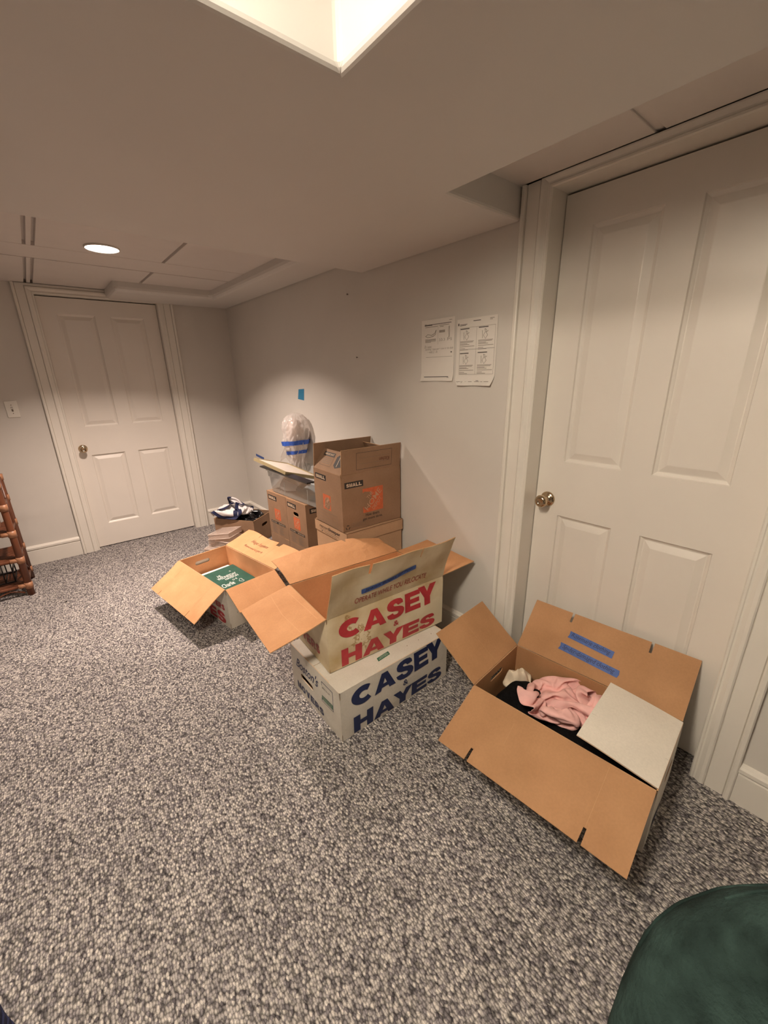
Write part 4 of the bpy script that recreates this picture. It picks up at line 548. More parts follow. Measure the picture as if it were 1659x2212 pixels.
CLOTH['jersey'] = (42, 42, (
    [28,-12,-6,4,0,4,6,8,10,9,7,9,8,9,7,8,7,0,4,6,2,6,-7,-11,-5,-1,4,8,8,6,6,2,4,2,4,1,-3,5,-3,5,-3,-1,-4,-120,3,3,3,0,1,8,9,8,6,9,8,9,7,3,-10,6,6,0,6,6,10,0,-9,-4,-4,-2,-1,6,6,7,5,-1,5,5,4,3,2,0,-6,7,-3,-4,-102,4,3,3,2,-8,9,9,6,11,9,8,8,2,-2,-10,-6,8,5,-3,9,7,8,4,-1,-7,0,1,-3,-2,8,-6,2,5,5,4,4,4,3,2,-3,-2,-3,-109,10,3,-3,10,8,-6,13,11,8,8,9,4,7,-7,-7,-12,2,2,6,3,7,8,6,6,5,1,0,-2,-4,-6,-4,-2,0,3,5,5,3,2,2,1,-2,-3,-112,10,6,0,4,10,8,2,11,6,8,5,6,6,-6,-7,-3,-6,7,1,3,7,6,10,2,4,6,8,3,2,-4,-7,2,-6,-5,-5,2,2,2,2,2,-2,-2,-102,0,8,5,1,10,7,9,6,3,9,3,5,6,0,-12,0,-4,0,2,6,12,1,9,0,7,7,4,3,5,6,5,-1,-4,-5,-5,-8,-8,-2,0,0,1,-3,-101,1,8,6,5,6,8,6,7,9,2,9,0,5,3,-12,-2,2,-4,6,12,8,5,-5,6,4,4,6,2,6,6,6,6,6,-2,-4,-8,-8,-8,-10,-6,-1,-1,-104,4,7,5,7,7,5,7,8,10,7,0,5,3,3,-2,-4,-6,1,12,3,8,0,5,-3,2,5,7,4,8,5,5,6,5,5,6,-2,-8,-10,-10,-8,-4,-13,-110,6,5,6,7,7,10,8,3,10,4,11,-3,6,-2,1,0,-7,11,5,5,4,-2,2,2,4,6,-1,9,4,8,5,3,5,5,6,6,3,-8,-9,-10,-10,-10,-132,7,7,6,8,8,10,10,1,9,7,10,1,-2,-2,2,6,-5,5,5,5,3,5,-6,4,4,4,4,6,5,7,6,3,3,6,6,6,4,8,-8,-10,-10,-10,-150,7,6,8,9,8,11,7,1,11,8,12,-5,-3,-1,3,6,-2,3,5,13,-5,6,-6,2,5,9,-1,3,10,7,9,-2,4,5,6,5,8,6,8,-12,-8,-12,-166,8,8,8,8,8,10,4,6,11,11,8,-6,-2,4,-4,8,12,0,12,-3,-2,-1,0,3,3,6,7,11,6,6,5,9,-2,7,7,7,7,10,2,-10,-12,-8,-183,8,8,7,9,9,8,5,9,11,9,6,-3,-7,6,5,6,13,11,11,6,-2,-1,0,3,4,6,2,8,8,8,6,4,2,7,7,6,7,8,-1,-10,-12,-12,-193,7,8,7,7,12,8,3,11,11,7,2,-4,-3,4,7,12,10,12,13,13,11,-1,2,2,4,4,6,6,6,6,6,2,5,5,7,6,7,-4,2,-6,-12,-12,-208,6,9,7,9,11,4,10,12,6,5,-1,-5,0,9,12,8,13,11,11,13,14,12,6,5,4,5,5,5,5,5,4,4,-3,9,7,3,-9,11,-2,-2,-10,-11,-228,7,8,11,13,8,12,1,11,5,1,-2,-4,6,12,12,12,9,13,8,13,13,12,12,12,10,6,6,6,4,4,2,-4,-3,11,7,1,-14,1,7,-8,3,-4,-242,4,10,11,8,10,8,3,11,2,4,-6,-2,12,12,12,12,12,7,11,12,13,11,12,12,8,11,1,11,6,3,4,3,-6,9,1,-6,-4,-9,9,-3,-2,-4,-242,11,11,10,0,11,8,9,9,12,-7,-10,2,13,12,12,13,12,11,9,12,10,12,12,12,12,2,10,6,7,6,3,-2,7,-3,-6,-1,-3,-4,-1,-3,-4,-2,-232,12,14,8,-6,12,6,10,13,3,-4,-10,6,12,13,13,12,9,12,13,8,12,14,8,13,11,10,-4,12,8,10,3,1,-6,-6,-2,-6,-2,-2,-2,-3,-2,0,-221,14,10,6,-8,6,10,11,12,-4,3,-10,8,13,11,12,12,11,12,8,13,8,12,12,12,12,4,9,1,10,9,6,-5,-4,1,-13,-6,-2,-3,-1,-2,0,2,-208,10,12,-4,4,-2,8,10,10,10,-14,-2,10,9,12,12,12,11,10,11,11,12,6,14,8,13,8,5,5,5,10,2,-2,7,-5,-9,-11,-8,-6,-1,2,8,-3,-200,11,9,-1,-7,7,5,13,10,10,-9,-8,10,12,6,12,12,7,11,12,14,11,1,15,15,4,12,6,0,8,8,5,1,4,-11,-7,-10,-10,-2,-6,6,8,-4,-190,11,10,-6,-8,3,12,10,11,11,-6,-10,10,12,12,4,11,11,9,13,10,6,12,4,14,14,9,1,4,4,7,3,4,-2,-5,-9,-8,-10,-2,6,-3,5,-4,-180,12,10,-10,-8,0,12,14,8,12,-5,-7,9,10,11,12,7,13,12,6,10,10,2,14,-2,14,6,5,5,14,12,-10,4,-2,-10,-5,-5,-4,-8,6,1,-4,-4,-167,12,10,-12,-10,-2,16,12,8,12,-7,-1,10,12,12,4,10,13,13,13,7,10,4,0,16,-10,12,11,11,10,0,6,-12,-1,-10,-8,-5,0,0,0,-4,-4,-5,-154,12,11,-12,-14,-2,16,12,8,12,2,-5,12,11,10,12,5,9,14,10,14,12,7,-11,12,6,-4,14,4,12,13,-10,1,-12,-12,-4,-8,-4,2,0,-3,-5,-6,-142,10,13,-13,-16,-3,17,10,8,12,8,3,2,9,12,12,14,10,4,16,12,10,10,-4,-8,8,7,11,12,3,5,8,-12,-16,-3,-12,-9,-2,-6,2,-2,-5,-6,-127,12,4,-14,-15,-5,15,15,5,11,8,6,10,7,4,13,12,14,15,3,11,13,14,2,-11,10,8,5,13,12,5,-7,-15,-12,-4,-6,-10,-14,-6,7,-10,-5,-4,-112,11,-7,-14,-8,-5,10,14,7,8,7,6,9,11,9,8,14,14,14,16,10,4,8,10,-6,10,5,7,13,1,10,-12,-10,-9,-2,-9,-10,-12,-14,6,-12,-10,-4,-90,-6,-6,-12,-2,-6,10,12,0,8,6,10,10,11,12,8,12,15,16,16,12,-8,12,8,13,7,8,6,12,4,-10,3,-8,-9,-8,-11,-13,-12,-12,-2,-11,-10,-9,-82,-8,-8,-2,-3,-7,8,12,8,2,2,9,12,13,6,12,12,14,14,17,10,5,2,8,12,11,13,12,12,-1,-3,-12,-8,-8,-6,-12,-13,-11,-12,-9,-7,-12,-12,-79,-7,0,-2,-8,-4,6,6,4,4,5,11,12,13,13,5,12,11,13,17,4,6,13,10,10,11,11,12,9,5,-7,2,-10,-11,-13,-12,-13,-11,-10,-8,-11,-14,-13,-76,2,-2,-4,-8,0,10,10,-1,-1,-1,9,13,14,13,12,6,12,10,8,12,12,10,10,6,11,11,12,4,4,8,-6,-12,-10,-12,-10,-13,-13,-10,-10,-8,-14,-13,-72,6,-5,-3,-6,5,10,4,9,-1,0,4,0,14,13,11,12,14,13,5,14,2,12,11,13,10,7,11,12,4,-11,2,-13,-11,-11,-11,-6,-13,-9,-11,-14,-13,-13,-68,8,0,-8,-1,8,9,3,5,3,6,2,1,0,10,14,12,8,12,14,12,13,7,7,5,8,12,12,13,13,-11,-14,-7,-13,-12,-9,-9,-9,-12,-10,-14,-14,-13,-63,4,10,-10,6,4,11,9,2,4,6,4,0,1,2,7,12,12,12,14,13,7,12,12,10,8,8,7,13,6,-8,-14,-11,-12,-13,-12,-4,-10,-14,-10,-14,-14,-14,-61,12,-3,7,9,0,5,5,8,10,-8,2,10,12,2,4,6,11,11,13,13,10,12,14,12,14,8,5,-3,8,-11,-11,-12,-14,-12,-12,-4,-12,-12,-12,-13,-15,-14,-54,7,13,6,1,10,5,0,10,8,-4,4,4,8,4,12,3,7,11,11,12,12,8,13,13,12,10,5,2,-7,-8,-12,-13,-12,-9,-14,-6,-12,-8,-13,-15,-14,-14,-48,10,14,10,3,3,10,2,-6,10,8,4,0,9,8,5,9,8,7,11,11,11,11,9,11,15,7,0,-2,-8,-10,-8,-12,-13,-12,-9,-8,-12,-11,-7,-14,-15,-14,-36,1,16,16,6,6,4,-7,7,7,3,6,4,10,4,8,10,2,8,12,11,10,11,6,8,4,10,-2,-5,-5,-10,-6,-12,-8,-14,-14,-7,-8,-11,-10,-7,-15,-6,-49,15,15,3,2,6,7,11,4,4,8,4,4,6,12,9,-1,9,3,10,13,7,10,12,10,2,-8,-4,-4,-2,-9,-5,-10,-12,-8,-13,-14,-5,-10,-10,0,-15,1,-45,15,11,9,-5,5,6,11,5,8,8,5,7,-2,14,12,4,-6,9,11,8,11,7,13,11,-6,-10,-8,-8,-5,-1,-10,-10,-2,-14,-9,-10,-13,-6,-12,8,-12,-8,-37,13,16,12,-1,1,7,3,12,9,7,7,-4,3,12,-2,12,8,4,10,12,9,8,10,2,-11,-3,-12,-11,-5,-9,1,-5,-11,-4,-11,-8,-12,-12,-3,-7,8,-15],
    [-32,-4,-12,-11,-13,-7,-12,-9,-10,-8,-5,-9,-8,-10,-10,-4,2,14,-2,2,8,4,10,7,9,9,7,8,10,9,11,14,11,11,12,14,14,13,13,10,10,13,13,-112,-13,-13,-11,-4,-13,-10,-6,-9,-5,-7,-9,-9,-11,-10,-8,-6,10,12,1,11,3,11,7,9,9,9,7,5,8,7,12,13,8,12,12,14,14,14,12,12,12,12,-103,-13,-12,-12,-11,-5,-6,-8,-9,-5,-9,-8,-10,-11,-11,-9,-11,3,10,14,3,11,10,10,6,10,8,5,11,9,7,5,7,10,11,13,12,14,14,13,13,12,13,-113,0,-12,-13,-5,-8,-12,2,-6,-9,-8,-9,-10,-10,-12,-12,-7,-6,15,7,12,11,10,10,8,8,4,8,8,12,10,6,7,6,7,10,12,13,13,14,14,12,13,-113,-8,-2,-14,-12,2,-10,-12,2,-10,-9,-11,-6,-12,-4,-14,0,-10,10,13,9,12,10,1,13,10,9,9,8,8,7,11,2,10,10,5,9,12,12,12,14,13,13,-108,-13,-3,-12,-13,-5,-10,-10,-2,-8,-8,-4,-12,-10,-10,3,-14,7,2,13,11,2,12,4,14,8,9,12,13,10,10,5,5,7,9,8,10,9,9,10,12,14,12,-108,-13,-6,-11,-11,-11,-10,-2,-7,-9,-6,-9,-9,-11,-12,2,-3,-4,13,11,2,8,12,13,6,12,12,9,13,11,12,10,8,6,6,8,9,10,11,3,9,8,14,-112,-10,-11,-11,-11,-11,-4,-7,-8,-9,-8,2,-12,-15,-13,-4,-2,10,12,5,13,5,15,6,14,12,12,4,14,10,12,12,6,10,12,9,7,8,9,8,9,8,4,-123,-11,-10,-12,-10,-11,-8,-7,-4,-9,1,-8,-5,-11,-14,-9,11,6,5,11,14,11,3,10,12,12,12,14,3,13,10,12,12,9,13,10,12,9,7,9,9,8,-8,-132,-12,-10,-12,-10,-10,-10,-7,-2,-9,0,-10,-5,1,-14,-8,8,6,12,12,14,12,10,2,14,12,4,11,13,8,11,11,12,12,13,13,12,10,10,10,6,0,-10,-143,-11,-10,-10,-10,-9,-9,-7,-3,-8,-4,5,-13,4,-14,-3,5,10,12,12,6,14,16,4,12,12,8,8,12,10,12,10,11,13,12,12,14,10,10,12,2,-10,-4,-153,-11,-10,-10,-10,-10,-8,7,-12,-5,8,2,-14,-12,6,-10,11,2,13,2,12,16,14,12,12,12,10,10,4,12,12,12,7,13,11,11,12,10,8,10,6,-2,-10,-161,-11,-10,-11,-10,-9,-6,8,-9,4,10,-4,-13,-13,-1,8,-5,6,5,7,11,15,14,13,9,11,11,13,10,8,10,10,12,6,11,11,10,11,9,12,6,-4,4,-176,-11,-10,-11,-12,-6,8,-5,7,5,7,-9,-13,-11,-3,6,6,6,5,5,4,6,13,13,14,10,12,8,12,12,10,8,6,7,11,11,11,12,8,11,9,-4,2,-176,-12,-9,-11,-9,-3,12,4,3,9,0,-13,-13,-8,4,4,8,4,6,6,5,5,4,6,9,11,11,11,12,12,11,7,10,12,8,10,12,10,4,10,11,9,2,-189,-11,-11,-8,-3,6,8,3,7,6,-6,-12,-13,-1,6,5,3,8,3,7,6,6,5,5,3,5,9,9,12,12,11,12,13,12,6,8,14,2,11,2,10,11,13,-193,-13,-8,-9,7,6,5,4,6,-7,-8,-7,-4,4,2,5,5,4,8,7,5,6,6,4,4,8,8,8,6,10,12,12,12,12,4,12,0,8,10,-2,12,12,12,-189,-7,-8,0,2,2,10,7,-7,6,-12,-8,-1,4,4,5,4,6,4,8,4,6,6,6,5,4,10,9,6,4,12,12,12,12,8,0,-8,12,4,6,12,12,13,-181,-6,-2,1,0,3,-2,2,6,6,-7,-9,0,2,2,4,6,8,6,2,8,1,5,10,3,7,8,6,4,12,8,12,13,10,2,-9,-2,11,7,2,12,14,12,-170,-4,1,1,0,-1,3,2,4,-2,2,-8,0,3,3,4,6,2,6,6,1,7,4,-1,11,8,2,9,5,8,12,12,8,-1,-5,4,4,2,8,2,14,12,11,-158,3,0,0,2,-2,3,3,0,3,-3,-2,0,0,6,3,5,3,7,6,-2,4,5,1,3,7,9,3,12,6,12,10,-8,-10,-1,3,4,6,12,4,14,8,12,-137,2,0,-1,-2,4,2,2,0,4,0,-2,1,0,1,3,3,8,4,4,2,4,4,-1,5,5,4,11,4,12,12,-15,-10,-8,3,0,7,5,10,10,12,6,13,-113,2,0,-2,-4,0,6,2,2,5,1,-2,0,0,2,2,2,7,7,4,2,-5,7,1,5,6,6,3,11,10,-10,-10,1,-16,-7,2,6,6,10,8,12,9,13,-86,0,-2,-3,-3,-2,6,4,2,5,1,-1,1,-2,0,4,3,3,4,10,5,-8,5,4,2,6,-3,11,10,1,-2,-11,-14,-8,-10,-6,2,10,10,6,11,13,12,-60,-1,-3,-4,-4,-2,6,5,2,5,0,0,1,-1,-2,6,3,3,2,4,9,-6,4,7,1,5,0,4,4,10,-13,-8,-11,-6,-10,-10,-6,4,8,8,13,13,12,-38,0,-4,-4,-5,-3,7,5,2,4,0,2,-1,-1,-2,0,8,4,1,5,0,2,2,6,7,3,2,-2,7,-5,2,-10,-13,-5,-10,-8,-8,-6,8,4,12,13,11,-16,-2,-2,-5,-5,-3,6,3,4,4,1,-1,0,-3,0,2,2,1,10,2,2,3,1,4,8,4,4,-2,-4,4,-5,-11,-6,-6,-12,-6,-8,-4,-8,3,12,13,10,3,-4,-1,-5,-5,-3,3,7,3,4,1,1,-2,-10,8,3,1,2,0,12,0,3,1,2,8,1,3,4,-4,-4,-4,-3,-7,-8,-12,-11,-6,-3,-6,4,-3,12,13,18,-4,-2,-6,-3,-3,-1,1,10,0,-4,-8,2,8,7,6,1,-4,3,-1,6,10,-8,9,8,1,4,4,-4,-6,-1,-4,-7,-11,-13,-8,-7,-3,-4,4,-6,0,12,35,-5,-2,-5,-3,-4,0,1,-4,-5,0,4,4,10,7,7,-5,0,-1,0,4,0,6,8,6,4,2,5,-5,-7,1,-6,-9,-10,-10,-8,-5,-3,-2,1,-5,-8,5,52,-6,-4,-4,-4,-2,-3,1,-2,-4,-4,4,7,9,9,1,3,1,0,-4,4,0,6,8,4,6,2,-2,0,-8,-4,1,-9,-11,-10,-7,-4,-4,0,0,-11,-5,-1,61,-6,-4,-5,-3,-4,-2,-4,-7,-1,2,4,8,10,6,5,4,1,-6,1,-2,2,5,-9,5,4,6,7,4,-3,-7,-4,-8,-8,-8,-5,-5,-3,-4,-4,-7,-4,-3,66,-6,-6,-4,-3,-5,-8,-8,2,2,0,4,8,8,8,3,7,2,-4,-9,7,1,-7,4,0,6,6,6,-4,-6,4,-4,-8,-8,-8,-8,-2,-2,-4,-6,-5,-5,-3,69,-7,-5,-5,-5,-6,-10,-5,-7,-6,4,14,12,8,6,2,2,2,4,-7,-6,9,0,4,-4,4,8,-2,4,-6,-2,2,-9,-7,-8,-8,-2,-2,-6,-4,-4,-5,-4,71,-6,-8,-4,-6,-9,-9,-4,-6,-8,-8,11,17,16,10,2,2,1,3,-3,-5,-7,9,-11,12,9,2,0,0,0,-2,-5,-1,-8,-9,-6,-9,4,-6,-4,-4,-4,-4,72,-11,-5,-4,-10,-9,-7,-9,-12,-11,0,8,14,15,15,11,5,-4,-1,-1,2,-9,-5,-4,2,12,8,7,-3,4,0,-6,-8,-10,0,-7,-9,4,-5,-5,-3,-3,-4,65,-5,-8,-6,-10,-7,-11,-11,-9,-8,0,6,12,6,14,12,12,5,-1,-4,-5,2,-4,-4,-2,-4,9,10,12,4,-3,-3,-8,-9,-8,-3,-8,-2,2,-4,-4,-4,-3,65,-12,-6,-5,-11,-10,-12,-4,-10,-11,-11,6,12,11,12,3,13,11,5,2,-1,-4,-10,-4,-4,6,8,10,10,6,0,-6,-6,-6,-8,-4,-10,-6,8,-4,-4,-3,-3,48,4,-7,-10,-13,-10,-6,-13,-11,-9,-8,-3,7,9,10,8,11,8,11,7,5,-4,-8,2,-6,1,11,10,9,3,1,1,-6,-8,-8,-5,-9,-4,-4,8,-3,-3,-4,46,-14,-4,2,-13,-13,-12,-11,-7,-4,-4,-5,-13,6,6,10,8,12,7,9,10,10,-6,-10,8,0,10,10,4,-6,8,-7,6,-13,0,-4,-8,-7,-3,4,8,-3,-11,26,8,2,-16,-14,-11,-11,-6,-1,-1,-8,-14,-13,-7,8,8,6,10,15,12,9,14,-8,-1,2,8,5,11,3,-11,3,12,-10,2,-13,5,-2,-6,-8,4,10,0,-14,8,6,12,-13,-10,-11,-2,-6,-2,-6,-14,-13,-11,-16,0,6,10,8,12,12,16,9,15,-2,0,8,2,-4,9,-9,14,4,-1,-14,5,-9,10,-3,-8,-3,9,6,-14,16,-8,2,-6,-8,-2,-6,-2,-8,-8,-12,-14,-16,-17,-8,14,-5,11,12,14,13,14,15,11,6,-6,-4,2,0,14,2,-9,13,0,-12,10,-8,5,-1,-14,8,11,-5],
    [112,-4,2,-6,1,-11,2,3,0,-5,-10,-4,-6,-3,3,-9,-11,-4,-12,-12,-11,11,6,0,8,10,10,6,5,7,3,1,6,6,4,2,2,2,2,8,-8,-2,-2,26,-2,-5,-5,-12,3,-3,-8,6,-11,-7,-6,-2,-2,-7,-7,-11,-9,-8,-13,5,-10,8,2,9,9,10,10,12,8,8,4,0,10,5,3,4,2,0,2,-1,-2,-3,6,-2,-3,-3,-8,-9,8,-1,-10,0,-6,-6,-6,-8,-8,-8,-8,-13,-9,2,-10,0,0,8,12,5,11,12,6,10,6,10,11,8,6,4,5,3,3,1,-3,-1,-2,-15,-10,-2,0,-8,-6,2,2,-2,-6,-6,-6,-7,-6,-9,-9,-5,-14,1,-12,5,0,-4,4,8,10,13,11,9,3,6,12,11,11,11,9,6,2,2,2,1,-1,-2,-34,-4,-12,0,-2,-8,-2,6,-6,-4,-6,1,-11,6,-14,-5,-15,-11,-8,5,-8,2,6,10,4,4,8,7,11,10,10,6,12,6,8,10,11,6,6,3,2,-2,-2,-52,2,-12,-6,0,-6,3,-2,12,-11,2,-13,-5,11,-12,-11,-8,-13,-15,2,4,5,7,9,1,8,8,4,0,6,8,12,12,11,8,9,-1,5,10,10,4,2,-4,-62,0,-10,-6,-6,4,-2,12,8,-2,-12,-2,-10,10,-11,-13,-14,-14,-2,4,4,8,8,0,10,4,1,8,0,5,6,6,9,10,12,9,7,-1,0,6,9,10,1,-68,-8,-1,-7,0,-6,10,10,6,0,-6,-14,4,-2,-8,-14,-16,-8,4,3,1,10,0,12,-2,3,3,10,2,8,4,5,9,6,4,8,11,7,4,0,-4,10,0,-57,-5,-8,0,-6,0,4,8,12,0,-12,0,-14,-8,4,-11,-6,-11,7,4,1,-10,16,10,4,4,4,-1,11,3,7,5,3,8,2,6,1,10,9,0,2,-6,-3,-47,-4,-4,-2,0,0,2,2,13,-1,-11,4,-13,-14,2,-12,-10,10,1,1,0,-11,13,14,-2,3,12,7,1,11,6,6,3,4,2,3,-1,9,0,6,-2,-10,-2,-32,-2,-4,-2,4,0,0,-8,12,-4,-7,-7,0,-14,-4,-13,-11,10,2,2,-6,6,2,14,7,5,-1,11,7,5,4,1,7,4,2,3,3,4,4,1,-5,-8,-6,-16,0,-2,-1,-4,2,1,-10,2,-5,1,-10,-3,-5,-12,-11,-5,-3,1,8,-10,4,8,10,6,6,5,7,6,4,2,4,8,0,4,3,4,3,8,-3,-6,-7,-6,-8,0,-2,0,-2,2,-6,-8,-3,-3,1,-11,-4,0,-14,-10,-12,-2,2,6,8,-6,8,6,10,7,5,0,4,8,6,5,3,11,2,5,6,4,-4,-6,-6,-6,-7,-5,1,-3,1,1,-3,-3,-12,-2,6,-7,-9,1,-9,-12,-10,0,-4,-2,-2,3,9,8,6,0,6,5,9,2,2,6,8,12,10,3,5,4,0,-10,-6,-7,-5,-8,-2,2,-2,0,-2,-6,8,-8,6,-6,-12,-4,-2,-11,-9,3,-7,4,-6,-4,-2,1,4,11,8,6,6,4,0,5,5,10,8,4,6,5,3,-2,-8,-7,-7,-2,-7,1,-1,-3,-2,-4,6,-3,12,-1,-10,-12,-6,-2,-12,-2,2,4,-6,2,-8,-1,-1,0,0,4,6,8,8,4,4,5,7,4,4,6,5,2,2,-6,-11,-2,-6,-2,-7,0,-3,-3,7,8,-6,13,5,-12,-6,-10,-12,-4,6,2,1,-1,-8,-3,-1,-2,0,4,4,-6,1,9,-4,6,6,7,6,3,6,7,11,-10,0,-10,-8,-2,-4,-7,-3,-3,7,14,-6,4,6,-2,-4,-4,-5,-13,0,1,-1,1,1,6,-6,0,-4,-2,-1,3,6,-9,-1,9,-11,6,8,8,2,10,11,11,2,-12,-12,-5,-1,2,-26,-2,4,10,12,2,12,7,-3,-11,-11,-3,-11,6,3,1,1,-3,2,3,-7,2,-2,-6,4,3,-5,-10,-2,4,-8,8,8,8,12,10,10,9,-11,-14,-4,2,5,-45,1,7,12,10,12,8,7,3,-13,-13,-6,-11,5,6,0,2,8,2,-8,4,-8,-6,7,-1,-1,-12,5,-14,-6,-6,8,10,16,12,4,11,13,-10,-13,-3,6,6,-64,9,7,12,12,14,9,8,-9,-8,-4,-12,-9,10,1,5,3,8,-6,0,6,-5,-13,5,-13,-4,6,-12,0,-14,-2,12,14,10,12,10,6,8,-5,-13,4,8,4,-74,6,10,12,12,12,12,-2,8,-6,-12,-11,-9,6,11,7,5,-7,4,4,2,-5,-15,-8,2,-13,-5,2,-12,-6,4,7,13,11,11,11,-1,8,-7,6,7,8,2,-84,6,9,13,11,15,4,10,6,-6,-12,-12,-9,5,6,13,9,-6,-6,-1,7,-12,7,-15,-2,-5,-9,-12,-1,-11,11,11,14,-2,12,10,8,-5,8,9,7,8,3,-96,6,10,10,12,16,8,5,11,-6,-12,-12,-10,8,8,2,12,6,-4,-6,-7,3,-14,6,-15,-3,-10,-7,-6,6,7,4,6,13,-3,12,12,6,4,10,8,3,5,-102,5,9,10,12,17,5,8,12,-2,-12,-15,-10,3,3,11,9,6,5,-2,-6,2,-14,-14,0,-14,-8,8,-4,-2,4,13,-4,14,-5,8,11,13,10,10,2,6,-1,-101,4,10,10,10,18,4,10,12,0,-14,-14,-8,-5,10,-1,11,11,-1,8,5,-4,-12,-9,-9,-15,-14,-3,10,6,0,5,9,6,-6,12,6,12,12,12,5,3,-4,-102,8,8,10,9,18,3,12,12,-3,-11,-16,-14,9,-5,4,4,9,11,0,6,7,-9,-12,-12,-14,-12,-10,2,12,11,5,6,-4,10,6,6,12,10,12,8,1,-5,-104,5,13,10,8,18,9,3,13,-5,-11,-15,-10,-5,10,-1,8,5,1,10,10,4,-2,-15,-8,-12,-13,-14,2,4,12,12,0,7,10,9,4,2,9,11,7,5,2,-114,8,14,6,14,17,13,7,-3,-10,-12,-11,-13,-2,8,6,2,-1,7,5,12,10,-7,4,-12,-12,-14,-13,-7,13,9,8,9,10,9,9,5,2,-3,13,2,10,2,-115,11,12,9,16,15,10,10,-14,-9,-13,-12,-12,3,1,7,-3,2,3,7,10,14,-1,7,-5,-13,-14,-13,-5,10,10,12,10,10,10,6,4,0,-8,12,8,-6,8,-104,9,11,14,14,14,12,-2,-10,-13,-14,-13,-10,-2,10,-6,2,4,8,-2,14,14,12,-2,-8,-10,-7,-7,-8,12,10,8,10,12,10,2,2,-6,0,11,-7,-4,7,-85,10,12,13,12,13,12,-12,-10,-12,-15,-11,-10,2,-2,10,-2,8,-7,5,16,14,0,-2,-8,-8,-8,-6,9,12,9,14,10,10,-2,4,2,-4,10,-12,-4,-2,5,-68,11,12,12,11,13,-2,2,-13,-13,-16,-14,-8,-6,2,5,9,4,-10,14,8,10,-7,9,-12,-6,-6,0,12,11,11,12,6,11,-7,-1,4,3,8,-9,-11,-1,2,-51,10,11,11,12,10,0,-11,-7,-13,-14,-8,-13,-7,6,-6,3,4,5,13,-9,13,8,4,0,-6,-8,6,2,10,8,14,4,11,-6,-3,11,4,-8,-9,-3,-4,1,-34,7,11,9,11,6,-3,-12,-11,-11,-11,-10,-4,-2,-9,-2,2,9,7,3,-8,2,8,2,4,4,7,5,3,4,8,-1,14,7,1,-10,4,8,-6,-10,-4,0,0,-22,8,8,8,9,-8,0,-5,-6,-9,-14,-13,-8,4,0,-8,-4,0,2,4,4,-8,1,3,8,3,5,8,2,10,12,-2,6,6,7,1,-9,8,-2,-9,-1,5,-2,-11,-4,11,11,-1,-11,-6,-7,-4,7,-10,-13,-4,-5,-5,6,-4,-6,-6,-2,0,6,2,1,-1,2,5,6,7,10,10,10,4,2,-4,6,-10,6,5,-9,6,1,0,-8,5,-5,12,-9,-2,-3,-12,-5,2,0,-10,4,-2,-4,-8,4,-2,-6,-8,-6,-6,-2,0,0,4,4,6,8,12,12,8,8,7,-8,1,-6,1,9,3,-2,0,1,-18,12,3,3,-9,-9,6,2,1,1,-8,-10,-12,0,4,9,-1,-8,1,-7,-9,-5,-4,-12,-6,0,4,8,10,12,12,12,8,5,1,-10,-6,4,5,9,0,0,3,-24,5,2,3,-7,-4,-1,0,9,10,-12,-10,-4,-6,10,-4,4,7,-11,-5,-4,-2,-6,-10,-8,-13,0,9,13,12,8,13,6,1,4,4,-9,-7,4,10,8,1,-7,-19,-1,6,-4,-5,-4,-2,6,12,13,-9,-1,-2,-12,0,4,11,-3,4,-4,-7,-1,-8,-11,-11,-10,-8,0,14,10,12,8,3,9,-6,4,2,-10,-3,9,8,3,-5,-21,3,-4,2,-10,-4,12,4,14,10,2,-2,-8,2,-5,1,7,11,-2,-6,0,-9,-4,-11,-12,-10,-8,-8,6,10,8,11,11,-6,6,-8,4,-4,-8,6,6,7,-5,-16,-8,-2,4,12,-14,10,14,2,10,3,4,3,2,-6,4,-2,4,10,-4,-6,-4,-5,-8,-15,-8,-10,-6,-8,4,13,13,-4,9,-9,4,-8,-4,-2,0,9,7,-2],
))
